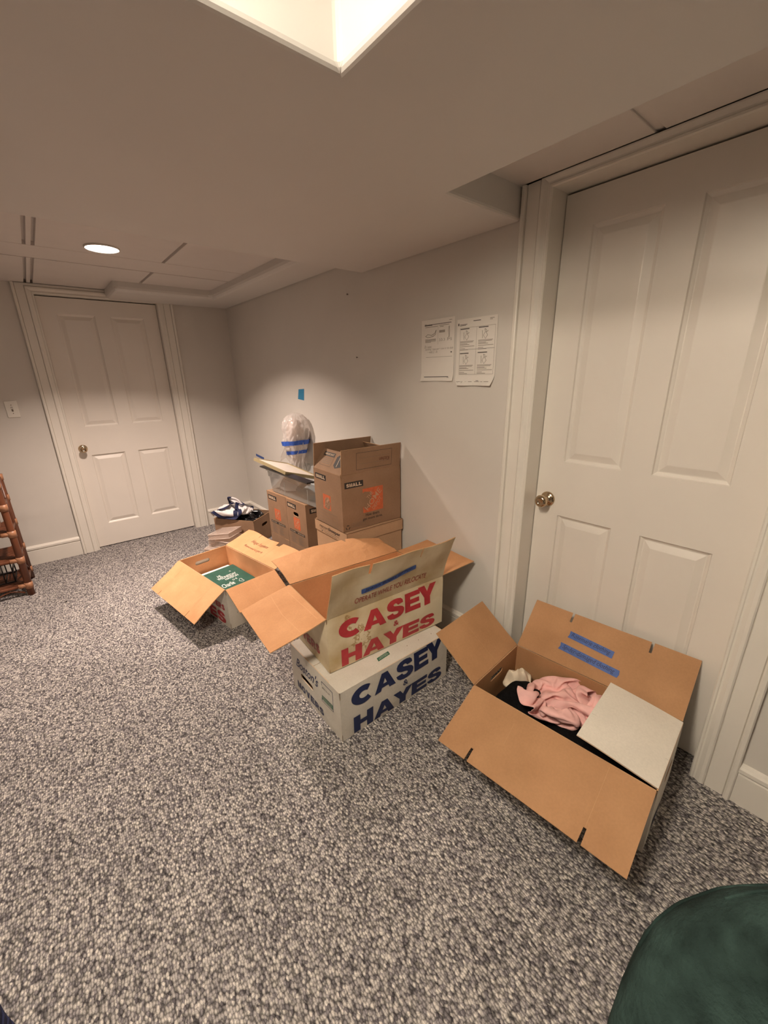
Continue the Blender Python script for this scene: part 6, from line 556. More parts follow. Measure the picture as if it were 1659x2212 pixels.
    [7,5,8,15,13,7,-11,-11,5,14,14,12,14,18,8,-10,-6,-6,-12,-8,-9,-8,-15,-6,-14,-11,5,4,4,0,-2,-1,2,7,6,10,2,-7,-8,-7,-12,-2,4,-8,0,16,13,15,10,-9,-11,-8,16,7,13,16,19,17,-3,-7,-12,-10,-2,-10,-16,-13,-13,-14,4,-2,-2,1,1,2,2,11,9,2,-8,-10,-9,-7,-4,1,12,3,-22,12,12,12,14,14,-6,-12,-12,4,14,14,11,19,18,10,-11,-13,-6,-4,-16,-12,-15,-15,-11,1,8,1,-3,0,4,-1,15,-3,-14,-11,-8,-8,-3,5,14,8,6,-32,13,15,14,14,12,0,-12,-12,-6,14,14,15,15,13,9,2,-6,-10,-14,-16,-16,-7,-9,-12,-8,6,6,8,-1,-8,9,-4,-8,-13,-13,-3,-2,3,11,11,12,-8,-24,16,14,11,15,10,2,-6,-13,-10,9,10,14,12,11,5,4,-2,-6,-16,-14,-15,-5,-12,-8,6,6,6,6,-14,8,-4,-18,-10,6,-14,-2,0,5,14,12,-15,-2,-4,-2,16,14,14,12,4,-6,-7,-9,-12,14,12,14,7,3,5,1,-4,-10,-18,-6,-8,-12,6,4,1,2,3,-1,3,-2,-14,-12,-12,-2,4,-4,12,14,0,-14,-16,-3,15,12,13,4,5,4,-5,-7,-6,-4,8,11,9,17,-7,5,1,-2,-10,-6,-8,-12,4,-8,14,10,2,2,-1,-3,3,-11,-14,-10,-4,5,-1,4,14,-6,-15,-14,3,14,12,12,8,-8,-10,-2,-9,-1,-6,4,13,20,13,-4,0,-6,-2,-6,-10,-7,-1,-4,9,13,-6,8,16,2,-4,-8,-10,-4,-7,-3,2,3,4,5,-10,-15,-13,4,16,14,12,-3,-15,-12,-2,1,-13,9,-4,17,13,15,2,-8,-10,-4,0,-11,-8,-5,7,6,8,5,14,6,14,0,-8,-10,-4,-14,8,-10,14,2,-8,-6,-12,-12,8,15,13,5,-9,-16,-14,-8,4,-5,-5,5,13,12,16,-1,-7,-10,-6,0,2,-12,0,0,0,12,14,12,4,14,14,-6,-10,-12,-3,-13,1,14,9,-8,-8,-12,-14,12,12,12,-2,-14,-16,-12,-8,-7,-5,-6,10,12,18,10,14,-12,-4,-14,-6,4,-8,-8,0,6,10,14,14,6,11,15,8,-10,-11,-11,-13,3,14,12,-4,-8,-16,-12,7,15,12,-14,-14,-16,-15,-6,-10,-1,1,6,11,16,18,12,-7,-15,-15,1,-8,-11,2,3,3,9,13,15,13,5,16,14,-4,-12,-12,-12,-2,14,13,5,-13,-15,-14,5,15,6,-10,-16,-12,-14,-14,-10,14,0,-2,11,18,9,16,-12,-14,-7,-12,-10,3,2,3,5,-1,13,10,14,16,12,6,10,-10,-11,-12,-7,13,15,1,-9,-16,-16,8,2,10,-14,-8,-16,-6,-12,-14,6,15,4,3,16,14,2,-11,-12,-16,-9,2,2,8,1,1,2,3,14,15,9,16,11,8,-6,-8,-12,-12,14,12,0,-10,-14,-14,20,-8,-12,-4,-13,-14,-1,-14,-6,0,14,16,2,16,16,-15,-11,-12,-9,2,-2,2,7,7,3,0,-6,14,15,7,16,12,9,-3,-10,-8,-14,4,14,4,-15,-15,-14,21,-13,-11,-9,-10,6,-14,-14,8,-10,8,13,13,17,15,-11,-11,-10,-6,-4,4,-4,4,5,9,-9,1,14,13,7,16,14,-8,6,-12,-9,-10,2,9,9,-15,-15,-15,21,-13,-10,3,-14,-10,-4,-12,1,10,-9,17,7,19,18,0,-11,-9,-4,-6,-5,9,-2,2,9,-11,2,14,12,9,16,5,10,-16,-12,-9,5,8,8,-8,-14,-16,-14,18,-12,1,-7,-12,-13,1,-14,2,13,-9,12,12,13,18,13,-10,-6,-4,-4,-6,-4,12,2,-1,-13,4,14,9,15,15,13,-2,-14,-16,-8,16,8,-4,-14,-14,-15,-13,13,-7,0,-12,-10,0,-5,-15,7,0,12,-5,14,14,16,17,5,-6,-4,-4,-4,-10,8,-6,-11,9,-3,13,14,16,10,14,-4,-16,-12,-10,14,10,-10,-15,-12,-16,-14,13,-5,-4,3,-17,-5,-3,-15,2,6,14,-5,13,12,14,16,2,9,0,-1,-9,-7,-10,-11,2,2,5,15,15,16,12,9,-6,-11,-14,-10,16,0,-14,-10,-14,-14,-10,18,-4,2,-12,-15,-1,-8,-14,-1,7,16,6,-2,18,12,15,15,-4,-3,3,-16,-11,-9,0,13,3,1,11,14,16,5,11,-9,-8,-11,-14,10,2,-13,-3,-15,-13,-12,23,1,-4,-17,-12,1,-14,-14,8,7,1,16,-1,13,16,16,13,7,-3,-11,-16,-12,-2,0,14,8,6,0,14,15,0,8,-11,-10,-12,-14,6,4,6,-8,-14,-10,-12,20,3,-5,-18,-12,-10,-4,-14,-2,8,9,10,15,0,14,17,15,15,-7,-16,-15,1,-2,-9,1,6,14,12,11,11,4,-5,-13,-11,-14,-11,5,1,8,6,-10,-14,-10,24,-4,-17,3,-10,-15,-10,-13,-4,15,13,1,13,-1,16,15,14,12,-5,-12,-16,-9,9,1,-8,-2,12,8,12,12,4,-10,-10,-13,-13,-8,4,8,0,12,-2,-14,-6,16,-15,-7,-2,1,-15,-6,-8,-15,10,15,16,-12,14,12,13,15,12,-7,-15,-10,-15,8,5,-4,-5,11,12,-2,12,6,-12,-12,-12,-2,-11,-1,9,9,2,12,-6,-6,-6,4,-8,2,-16,-9,-14,-9,8,4,4,16,4,-6,15,15,14,14,-12,-12,-13,-11,0,10,-10,13,-6,9,8,3,3,-4,-14,-2,-14,-7,-1,11,3,4,10,12,-1,-11,4,-2,-14,-15,-14,-12,-13,4,8,8,16,-2,14,3,15,12,11,5,-13,-9,-12,-14,0,8,-5,8,-6,7,4,1,3,-11,-8,2,-9,-10,10,0,4,13,11,10,-7,-5,-8,-10,-13,-14,-11,-12,0,8,9,15,-6,16,12,11,11,6,5,5,-10,-14,-12,-12,-1,9,-8,6,-2,10,-8,2,2,-13,1,-10,-6,8,14,-8,11,9,14,-5,-7,-8,-12,-12,0,-12,-12,-8,14,9,-2,13,0,10,11,10,8,3,7,5,-12,-11,-10,-13,0,6,-9,1,8,-4,-3,3,-5,-10,5,-12,10,14,6,-4,14,17,-17,-4,-4,-12,-10,-7,1,-12,-14,12,8,6,-4,10,4,8,9,9,2,6,6,6,-13,-11,-7,-14,-1,-2,10,-10,-4,12,-11,-7,4,-10,0,9,14,15,0,7,13,-22,-8,-2,4,-14,2,0,-15,-13,-4,5,5,12,0,4,6,10,6,2,9,13,-5,1,-12,-12,-9,-7,7,-5,-10,11,-9,2,-12,-4,8,6,-3,13,14,16,8,11,-40,4,7,2,-14,-6,4,-13,-13,-7,-1,9,5,10,6,-8,3,6,7,12,11,9,-13,-7,-7,-9,-12,-3,-3,-2,10,-12,15,-11,-10,-8,4,8,14,14,14,18,14,-45,12,5,1,-13,-3,-7,-15,1,-8,4,-4,0,5,4,7,-6,2,6,11,11,14,4,-9,-9,-12,-10,-8,-10,3,5,4,13,-7,-10,-10,-10,6,15,13,14,18,19,-37,0,15,1,-13,-7,-14,-10,4,-1,-1,2,5,-3,-2,-2,0,0,3,9,14,13,7,-14,0,-12,-4,-6,-7,5,4,-1,-3,10,-12,-8,-16,-2,14,14,14,17,17,-42,14,13,7,-13,-13,-14,-6,6,8,-4,2,1,5,-7,3,0,-5,-5,3,11,14,11,-17,-4,3,3,-6,-8,2,-3,9,-8,8,-12,-13,-5,-12,8,14,14,17,13,-38,14,13,12,-11,-12,-14,-1,12,1,8,1,1,2,-8,-8,-3,-2,3,2,2,6,15,-14,1,10,-1,-7,-4,1,1,2,-2,-8,-2,-12,-6,-16,2,12,14,14,14,-38,14,13,13,0,-14,-15,3,10,13,7,4,0,-3,-11,-3,-5,0,4,1,2,3,0,-2,6,-3,1,2,0,0,2,0,-2,-10,-4,-12,-12,-12,-6,14,3,15,12,-34,13,13,14,7,-13,-10,6,13,10,9,7,-2,-7,-8,-4,-2,0,0,6,2,2,2,-4,2,1,2,1,-2,0,0,2,-4,-12,-8,-8,-9,-13,-14,12,-7,15,12,-28,12,12,14,5,2,-11,11,13,10,10,4,2,-7,-8,-5,1,0,1,0,6,-1,-4,5,-7,11,2,-2,-2,-1,1,0,-6,-14,-4,-11,-15,-8,-16,-4,-4,13,14,-19,14,13,6,-3,3,11,8,9,13,10,6,-3,-7,-14,9,3,2,0,2,0,-4,3,3,-10,12,4,0,-2,-2,-1,-3,-8,-14,-6,-16,-6,-12,-13,0,-5,-7,15,-6,10,11,-3,8,6,14,7,10,11,12,5,-9,-12,-12,-2,5,4,9,5,5,5,-5,-2,-2,-3,-5,4,7,1,-2,0,-10,-10,-14,-13,-8,-15,-7,-13,-3,-3,11,-7,10,14,14,8,0,13,11,10,11,9,-6,-16,-11,-6,-7,2,6,9,7,5,3,-1,-4,-7,-2,-4,6,4,2,2,8,-8,-10,-14,-14,-12,-12,-12,-1,-13,0,4,8,4,8,12,12,14,9,1,14,12,-2,-13,-7,-12,-8,-9,9,6,6,4,4,2,-2,-4,-4,-4,-4,3,7,12,6,-4,-10,-8,-8,-4,-14,-10,-8,-3,-13,6,-14,16,12,6,4,6,12,14,4,13,7,-10,-10,-5,-3,-8,-7,-7,8,3,5,4,2,-2,-5,-4,-5,2,2,6,9,7,2,-1,1,-7,-15,-4,-11,-9,-8,-3,-9,-12,16,4,14,6,8,7,7,14,8,-3,-9,0,-12,-8,-6,-4,0,-3,1,5,8,-2,-2,-5,-4,-5,0,2,5,8,10,4,-1,-1,10,-12,1,-9,-10,-7,-9,-15,-9,18,8,-8,9,9,4,12,12,6,-6,-2,-7,-9,-8,-9,-4,7,6,2,1,-3,0,-4,-6,-6,0,-2,-1,3,8,11,3,5,13,7,-3,-13,-7,-1,-4,-11,-13,-15,14,13,-13,0,10,8,8,14,3,-7,-4,0,-12,-12,4,-10,8,-2,0,2,-4,2,2,-10,-6,0,-2,0,0,10,16,16,-7,9,10,-8,0,-12,-11,6,-11,-10,-14,14,14,-6,-12,4,8,14,8,0,-4,-6,-1,7,-12,-13,-2,1,12,-8,-9,-1,-1,3,2,0,-4,-2,0,-3,13,13,5,2,16,-5,-7,-2,-3,-11,-1,5,-14,-14],
))
def cloth(name, key, loc, rz, scale, mat, label, cat, mats=None, pick=None, zs=1.0, parent=None, thick=.0015):
    n, ny, steps = CLOTH[key]; ax = []
    for st in steps:
        s = 0; o = []
        for v in st: s += v; o.append(s / 1000)
        ax.append(o)
    m = len(ax[0])
    mb = MB(); mb.v = [(ax[0][i] * scale, ax[1][i] * scale, ax[2][i] * scale * zs) for i in range(m)]
    for j in range(ny):
        for i in range(n):
            a = j * (n + 1) + i; t = pick(i, j, n, ny) if pick else 0
            mb.f.append((a, a + 1, a + n + 2, a + n + 1)); mb.m.append(mb.mi(mats[t] if mats else mat)); mb.sm.append(True)
    ob = mb.build(name, parent)
    ob.location = loc; ob.rotation_euler = (0, 0, rz)
    # even out the whole millimetre steps
    s = ob.modifiers.new('smooth', 'SMOOTH'); s.factor = .5; s.iterations = 2
    s = ob.modifiers.new('thickness', 'SOLIDIFY'); s.thickness = thick; s.offset = 0
    s = ob.modifiers.new('sub', 'SUBSURF'); s.levels = 1; s.render_levels = 1
    return tag(ob, label, cat)
# ------------------------------------------------------------------ cartons
def nz(a, b, s, seed): return noise.noise(Vector((a * s, b * s, seed)))
def carton(name, p, label, cat, group, wall_mats, print_fn=None, holes=None, top=None, bulge=.004, seed=0, body_label=None, bottom=True, th=.0045, res=.035):
    """p = corner x, y, z, yaw, L, W, H. walls: front(y=0), left(x=0), back, right. Returns root, frame maps."""
    x, y, z, a, L, W, H = p
    ca, sa = math.cos(a), math.sin(a)
    root = empty(name, (x + ca * L / 2 - sa * W / 2, y + sa * L / 2 + ca * W / 2, z), a, label, cat, group)
    off = Vector((-L / 2, -W / 2, 0))
    mo, mi_, me = wall_mats
    def wob(u_, v_, w_, sd):
        k = math.sin(math.pi * min(1, max(0, u_ / w_))) * math.sin(math.pi * min(1, max(0, v_ / H)))
        return k * (bulge + bulge * 1.2 * nz(u_, v_, 6, seed + sd))
    maps = {
        'front': (lambda u_, v_: Vector((u_, -wob(u_, v_, L, 1), v_)) + off, L),
        'left': (lambda u_, v_: Vector((-wob(u_, v_, W, 2), W - u_, v_)) + off, W),
        'back': (lambda u_, v_: Vector((L - u_, W + wob(u_, v_, L, 3), v_)) + off, L),
        'right': (lambda u_, v_: Vector((L + wob(u_, v_, W, 4), u_, v_)) + off, W),
    }
    mb = MB(); holes = holes or {}
    for k, (P, w_) in maps.items():
        t_ = th * .999 if k in ('left', 'right') else 0
        mb.panel(P, rect(0, 0, w_, H), holes.get(k, ()), th, mo, mi_, me, res)
    if bottom: mb.panel(lambda u_, v_: Vector((u_, v_, .006)) + off, rect(.004, .004, L - .004, W - .004), (), .005, mi_, mo, me)
    T = lambda u_, v_: Vector((u_, v_, H - .0015 * math.cos(3.1 * (v_ / W - .5)) + .002 * nz(u_, v_, 5, seed))) + off
    if top:
        mb.panel(T, rect(0, 0, L, W / 2 - .0012), (), th, top, mi_, me, res)
        mb.panel(T, rect(0, W / 2 + .0012, L, W), (), th, top, mi_, me, res)
        mb.panel(lambda u_, v_: Vector((u_, v_, H - .008)) + off, rect(.01, .01, L - .01, W - .01), (), .004, mi_, mi_, me)
    if print_fn: print_fn(mb, {k: v[0] for k, v in maps.items()}, T)
    b = mb.build('body', root)
    if body_label: b['label'] = body_label
    return root, maps, off
def flap(root, off, p, side, d, ang, mats, name='flap', slots=(), outline=None, warp=.004, seed=0, print_fn=None, label=None, th=.004, corner=None, res=.03, ins=.003):
    L, W, H = p[4], p[5], p[6]
    A, du, no, w_ = {'front': ((0, 0), (1, 0), (0, -1), L), 'left': ((0, W), (0, -1), (-1, 0), W), 'back': ((L, W), (-1, 0), (0, 1), L), 'right': ((L, 0), (0, 1), (1, 0), W)}[side]
    A = Vector((*A, H)); du = Vector((*du, 0)); no = Vector((*no, 0))
    ca, sa = math.cos(R(ang)), math.sin(R(ang)); dv = no * ca + Vector((0, 0, sa)); nn = du.cross(dv)
    def P(u_, v_):
        k = min(1, max(0, v_) / .05)
        c = corner(u_ / w_, v_ / d) if corner else Vector((0, 0, 0))
        return A + du * u_ + dv * v_ + nn * (k * warp * (nz(u_, v_, 5, seed) + .18 * nz(u_, v_, 15, seed + 5))) + c + off
    if outline is None:
        outline = [(ins, .001), (w_ - ins, .001)]
        outline += [(w_ - ins, d)]
        for s in sorted(slots, key=lambda s: -s[0]):   # slot: centre, width, depth
            outline += [(s[0] + s[1] / 2, d), (s[0] + s[1] * .4, d - s[2]), (s[0] - s[1] * .4, d - s[2]), (s[0] - s[1] / 2, d)]
        outline += [(ins, d)]
    mb = MB(); mb.panel(P, outline, (), th, mats[0], mats[1], mats[2], res)
    if print_fn: print_fn(mb, P)
    o = mb.build(name, root)
    if label: o['label'] = label
    return o, P
def inner(P, th=.004):
    """map of the inside face of a panel, mirrored so that it is seen from inside; u runs backwards"""
    def Q(u_, v_):
        e = 2e-3; q = Vector(P(-u_, v_)); n = (Vector(P(-u_ + e, v_)) - q).cross(Vector(P(-u_, v_ + e)) - q).normalized()
        return q - n * th
    return Q
CREASE = simple('pale_crease', (.70, .39, .20), .7)
def crease(mb, P, pts, wd=.0007, m=None, th=.004):
    """pressed fold line on the inside of a flap, through (u, v) points"""
    Q = inner(P, th)
    for (a, b), (c, d) in zip(pts, pts[1:]):
        l = math.hypot(c - a, d - b); nx_, ny_ = -(d - b) / l * wd, (c - a) / l * wd; n = max(1, int(l / .03))
        for i in range(n):
            x0, y0, x1, y1 = a + (c - a) * i / n, b + (d - b) * i / n, a + (c - a) * (i + 1) / n, b + (d - b) * (i + 1) / n
            mb.poly(Q, [(-x0 + nx_, y0 - ny_), (-x1 + nx_, y1 - ny_), (-x1 - nx_, y1 + ny_), (-x0 - nx_, y0 + ny_)], m or CREASE, .0006)
def creases(*lines): return lambda mb, P: [crease(mb, P, l) for l in lines]
def tape_strip(parent, P, u0, v0, u1, v1, wd, mat, text, ink, name='tape', label=None, bend=0, lift=.0008, tsz=(.05, .93, .14, .90)):
    """strip from (u0,v0) to (u1,v1), width wd, ragged ends, with writing"""
    L = math.hypot(u1 - u0, v1 - v0); dx, dy = (u1 - u0) / L, (v1 - v0) / L
    def Q(a, b):
        s = b + bend * math.sin(math.pi * a / L)
        return P(u0 + dx * a - dy * s, v0 + dy * a + dx * s)
    mb = MB(); n = 14; vs = []; fs = []; random.seed(int(u0 * 1000) + 7)
    for i in range(n + 1):
        a = L * i / n; j = random.uniform(-.003, .003) if i in (0, n) else 0
        vs += [mb._lift(Q, a + j, -wd / 2, lift), mb._lift(Q, a - j * .5, 0, lift), mb._lift(Q, a + j, wd / 2, lift)]
    for i in range(n):
        k = 3 * i; fs += [(k, k + 3, k + 4, k + 1), (k + 1, k + 4, k + 5, k + 2)]
    mb.add(vs, fs, mat)
    if text: mb.text(Q, text, L * tsz[0], -wd / 2 + wd * tsz[2], L * tsz[1], -wd / 2 + wd * tsz[3], ink, lift=lift + .0004, shear=.25, offset=-.004)
    o = mb.build(name, parent)
    if label: o['label'] = label
    return o
CH = .86
def big_text(mb, P, rows, m):
    for s, u0, v0, u1, v1 in rows: mb.text(P, s, u0, v0, u1, v1, m, offset=.045, seg=.12)
LIFT = .0014
def _arc(cx, cy, rx, ry, a0, a1, n=16): return [(cx + rx * math.cos(R(a0 + (a1 - a0) * i / n)), cy + ry * math.sin(R(a0 + (a1 - a0) * i / n))) for i in range(n + 1)]
def glyph(ch):
    """heavy wide letters in a unit box: list of convex-ish quads strips"""
    q = []
    def ribbon(outer, inner_):
        for i in range(len(outer) - 1): q.append([outer[i], outer[i + 1], inner_[i + 1], inner_[i]])
    def bar(x0, y0, x1, y1): q.append([(x0, y0), (x1, y0), (x1, y1), (x0, y1)])
    if ch == 'C':
        ribbon(_arc(.5, .5, .5, .5, 48, 312, 26), _arc(.53, .5, .20, .19, 38, 322, 26))
    elif ch == 'S':
        q.append([(.93, .70), (.62, .66), (.58, .74), (.50, .785), (.42, .76), (.38, .71), (.42, .66), (.55, .62), (.74, .57), (.88, .50), (.97, .40), (.985, .28), (.93, .14), (.79, .04), (.60, 0), (.40, 0), (.20, .04), (.06, .14), (0, .30), (.33, .34), (.37, .26), (.44, .22), (.54, .21), (.62, .24), (.65, .29), (.62, .34), (.50, .385), (.30, .43), (.13, .51), (.05, .60), (.035, .74), (.10, .87), (.24, .96), (.44, 1), (.62, .995), (.80, .95), (.90, .85)])
    elif ch == 'O':
        ribbon(_arc(.5, .5, .5, .5, 0, 360, 28), _arc(.5, .5, .21, .23, 0, 360, 28))
    elif ch == 'L':
        bar(0, 0, .36, 1); bar(.3, 0, 1, .25)
    elif ch == 'V':
        q += [[(.34, 0), (.56, 0), (.34, 1), (0, 1)], [(.44, 0), (.66, 0), (1, 1), (.66, 1)]]
    elif ch == 'R':
        bar(0, 0, .33, 1); bar(.3, .78, .6, 1); bar(.3, .36, .6, .58); ribbon(_arc(.58, .68, .40, .32, 90, -90, 12), _arc(.58, .68, .12, .10, 90, -90, 12)); q.append([(.66, 0), (1, 0), (.74, .42), (.42, .42)])
    elif ch == 'A':
        q += [[(0, 0), (.29, 0), (.60, 1), (.36, 1)], [(.70, 0), (1, 0), (.64, 1), (.40, 1)], [(.26, .17), (.74, .17), (.70, .38), (.33, .38)]]
    elif ch == 'E':
        bar(0, 0, .34, 1); bar(.3, 0, 1, .25); bar(.3, .385, .93, .615); bar(.3, .75, .98, 1)
    elif ch == 'H':
        bar(0, 0, .33, 1); bar(.67, 0, 1, 1); bar(.3, .37, .7, .63)
    elif ch == 'Y':
        q += [[(.33, 0), (.66, 0), (.66, .46), (.33, .46)], [(0, 1), (.33, .40), (.62, .40), (.35, 1)], [(.36, .40), (.66, .40), (1, 1), (.66, 1)]]
    elif ch == 'M':
        bar(0, 0, .26, 1); bar(.74, 0, 1, 1); q += [[(.2, 1), (.40, .0), (.55, .0), (.30, 1)], [(.70, 1), (.45, 0), (.60, 0), (.80, 1)]]
    return q
def heavy(mb, P, letters, m):
    for ch, u0, v0, u1, v1 in letters:
        for quad in glyph(ch):
            if len(quad) > 4:
                mb.shape(P, [(u0 + x * (u1 - u0), v0 + y * (v1 - v0)) for x, y in quad], m, LIFT, (u1 - u0) / 5); continue
            # subdivide each quad so that it follows the card
            k = 4
            grid = []
            for j in range(k + 1):
                for i in range(k + 1):
                    s, t = i / k, j / k
                    x = (quad[0][0] * (1 - s) + quad[1][0] * s) * (1 - t) + (quad[3][0] * (1 - s) + quad[2][0] * s) * t
                    y = (quad[0][1] * (1 - s) + quad[1][1] * s) * (1 - t) + (quad[3][1] * (1 - s) + quad[2][1] * s) * t
                    grid.append(mb._lift(P, u0 + x * (u1 - u0), v0 + y * (v1 - v0), LIFT))
            mb.add(grid, [(j * (k + 1) + i, j * (k + 1) + i + 1, (j + 1) * (k + 1) + i + 1, (j + 1) * (k + 1) + i) for j in range(k) for i in range(k)], m)
CASEY = [('C', .052, .138, .168, .224), ('A', .168, .140, .284, .226), ('S', .288, .138, .390, .234), ('E', .394, .140, .484, .236), ('Y', .472, .140, .582, .242)]
HAYES = [('H', .058, .006, .158, .090), ('A', .162, .007, .276, .086), ('Y', .268, .009, .383, .084), ('E', .380, .010, .478, .084), ('S', .480, .010, .580, .082)]
def word(s_, u0, v0, u1, v1, gap=.10):
    w_ = (u1 - u0) / (len(s_) + gap * (len(s_) - 1)); return [(c, u0 + i * w_ * (1 + gap), v0, u0 + i * w_ * (1 + gap) + w_, v1) for i, c in enumerate(s_)]

# ---- A: closed white carton with navy lettering
pA = (.670, 1.115, 0, -.015, .615, .423, .243)
def prA(mb, F, T):
    heavy(mb, F['front'], CASEY + HAYES, NAVY)
    mb.text(F['front'], '&', .326, .100, .356, .128, NAVY, offset=.01)
    P = F['left']
    mb.text(P, "Boston's", .055, .158, .262, .208, NAVY, shear=.35, offset=.012, warp=lambda x, y: (x, y + .05 * x))
    heavy(mb, P, word('MOVERS', .050, .030, .290, .068, .16), NAVY)
    mb.frame(P, .285, .115, .372, .215, .003, NAVY)
    mb.rect(P, .289, .124, .368, .148, GREEN_INK); mb.text(P, 'RIGAZIO', .296, .138, .362, .145, WHITE_C, lift=.0012); mb.text(P, 'BROTHERS', .296, .128, .362, .135, WHITE_C, lift=.0012)
    mb.text(P, 'BOX 3.1 CF', .294, .185, .350, .193, BLACK_INK)
    mb.poly(T, [(.236, .052), (.306, .058), (.312, .080), (.243, .074)], GREEN_INK); 
    mb.text(T, 'BOSTON CARTON', .246, .060, .302, .066, WHITE_C, lift=.0012, rot=.08); mb.text(T, 'PACKING', .256, .068, .300, .073, WHITE_C, lift=.0012, rot=.08)
    for u_, v_ in ((.55, .045), (.40, .05), (.47, .048)): mb.poly(T, [(u_, v_), (u_ + .004, v_ + .001), (u_ + .005, v_ + .005), (u_ + .001, v_ + .004)], BROWN_INK)
rA, mA, oA = carton('moving_box', pA, 'closed white moving box with large navy lettering, standing on the carpet under a stained box', 'cardboard box', None,
    (WHITE_C, KRAFT, EDGE_PALE), prA, {'left': [stadium(.152, .122, .058, .014)], 'right': [stadium(.2, .122, .058, .014)]}, top=WHITE_C, bulge=.006, seed=3)

# ---- B: open stained carton with red lettering on top of A
pB = (.703, 1.234, .247, -.078, .630, .366, .254)
def prB(mb, F, T):
    heavy(mb, F['front'], CASEY + HAYES, RED)
    mb.text(F['front'], '&', .326, .100, .356, .126, RED, offset=.01, lift=.0014)
    heavy(mb, F['left'], word('MOVERS', .040, .046, .290, .092, .16), DKRED)
rB, mB_, oB = carton('moving_box', pB, 'open stained moving box with large red lettering and blue tape on its raised flap', 'cardboard box', None,
    (AGED, KRAFT, EDGE), prB, {'left': [stadium(.15, .165, .055, .014)], 'right': [stadium(.2, .165, .055, .014)]}, bulge=.009, seed=11, res=.02)
def prBf(mb, P):
    mb.text(P, 'OPERATE WHILE YOU RELOCATE', .125, .040, .505, .070, DKRED, offset=.003, lift=.0018)
o, P = flap(rB, oB, pB, 'front', .238, 71, (AGED, KRAFT, EDGE), slots=[(.175, .014, .052), (.435, .006, .050)], warp=.012, seed=21, print_fn=prBf, label='upright stained white flap with tape and red line of print', th=.004, res=.018)
tape_strip(o, P, .150, .098, .425, .135, .026, TAPE, 'Jewish Books of Poe', PEN, bend=-.006, label='strip of blue masking tape with dark pen writing', lift=.0022)
flap(rB, oB, pB, 'left', .238, -12.7, (WHITE_C, KRAFT, EDGE), warp=.008, seed=22, label='left flap lying flat outward, brown inside', print_fn=creases([(.02, .10), (.19, .115), (.35, .105)], [(.05, .03), (.33, .02)]))
flap(rB, oB, pB, 'right', .215, 3.2, (WHITE_C, KRAFT, EDGE), warp=.006, seed=23, print_fn=creases([(.18, .01), (.185, .21)]))
# back flap, bent and crumpled against the file box behind it
def back_flap_B():
    x, y, z, a, L, W, H = pB; ca, sa = math.cos(a), math.sin(a)
    Mi = Matrix.Rotation(-a, 4, 'Z') @ Matrix.Translation(-Vector(rB.location))
    pts = [(0, (1.345, 1.590, .503)), (.10, (1.318, 1.655, .553)), (.32, (1.160, 1.722, .578)), (.62, (.93, 1.792, .562)), (1, (.757, 1.843, .527))]
    pts = [(t, Mi @ Vector(q)) for t, q in pts]
    A = Vector((L, W, H)) + oB; B = Vector((0, W, H)) + oB
    def P(u_, v_):
        t = min(1, max(0, u_ / L)); 
        for (t0, q0), (t1, q1) in zip(pts, pts[1:]):
            if t <= t1 or t1 == 1: o_ = q0.lerp(q1, (t - t0) / (t1 - t0)); break
        h = A.lerp(B, t); k = v_ / .24
        n = Vector((0, 0, 1))
        return h.lerp(o_, k) + n * (.009 * math.sin(math.pi * k) * (1 + .6 * nz(u_, v_, 8, 4)) + .004 * nz(u_, v_, 18, 9) * min(1, 5 * k))
    mb = MB(); mb.panel(P, [(.003, .001), (L - .003, .001), (L - .003, .24), (.235, .24), (.228, .205), (.218, .24), (.003, .24)], (), .004, WHITE_C, KRAFT, EDGE, .03)
    b = mb.build('flap', rB); b['label'] = 'crumpled back flap bent up at its right end'
back_flap_B()

# ---- C: open carton with albums, left of the stack
pC = (.612, 2.205, 0, .149, .338, .626, .262)
def prC(mb, F, T):
    P = F['left']
    heavy(mb, P, word('MOVERS', .36, .110, .585, .148, .16), RED)
    heavy(mb, P, [('H', .060, .012, .160, .088), ('A', .163, .012, .272, .088), ('Y', .266, .012, .375, .088), ('E', .378, .012, .470, .088), ('S', .476, .012, .578, .088)], RED)
    for a in (.05, .16, .27): mb.text(F['front'], 'I', a, .09, a + .002, .10, BLACK_INK)
rC, mC, oC = carton('moving_box', pC, 'open moving box holding a green book, between the door and the box stack', 'cardboard box', None,
    (WHITE_C, KRAFT, EDGE), prC, {'front': [stadium(.17, .18, .055, .014)], 'back': [stadium(.185, .200, .052, .0135)]}, bulge=.003, seed=31)
flap(rC, oC, pC, 'left', .236, -33.2, (WHITE_C, KRAFT, EDGE), slots=[(.115, .004, .03), (.50, .004, .04)], warp=.007, seed=32, label='long left flap hanging outward, brown inside', print_fn=creases([(.115, .01), (.115, .20)], [(.50, .01), (.50, .19)]))
flap(rC, oC, pC, 'front', .165, -36, (WHITE_C, KRAFT, EDGE), warp=.005, seed=33, print_fn=creases([(.17, .005), (.175, .16)]))
def prC2(mb, P):
    Q = inner(P)
    for l in ([(.20, .005), (.20, .17)], [(.30, .005), (.33, .20)], [(.44, .005), (.44, .17)]): crease(mb, P, l)
    # seen from the room the inside of this flap faces up; u measured from the far end
    mb.text(Q, 'Hugo Stephens', -.45, .105, -.25, .142, BROWN_INK, lift=.0012, shear=.3, offset=-.008)
    mb.text(Q, 'Removed to get it', -.47, .055, -.24, .080, BROWN_INK, lift=.0012, shear=.3, offset=-.008)
def cornC(a, b): # outer edge sits a little higher on the far side
    return Vector((0, 0, .006 * math.sin(a * 9) * b))
o, P = flap(rC, oC, pC, 'right', .205, 17, (WHITE_C, KRAFT, EDGE), slots=[(.20, .05, .035), (.44, .004, .03)], warp=.010, seed=34, print_fn=prC2, label='right flap with brown marker writing', corner=cornC)
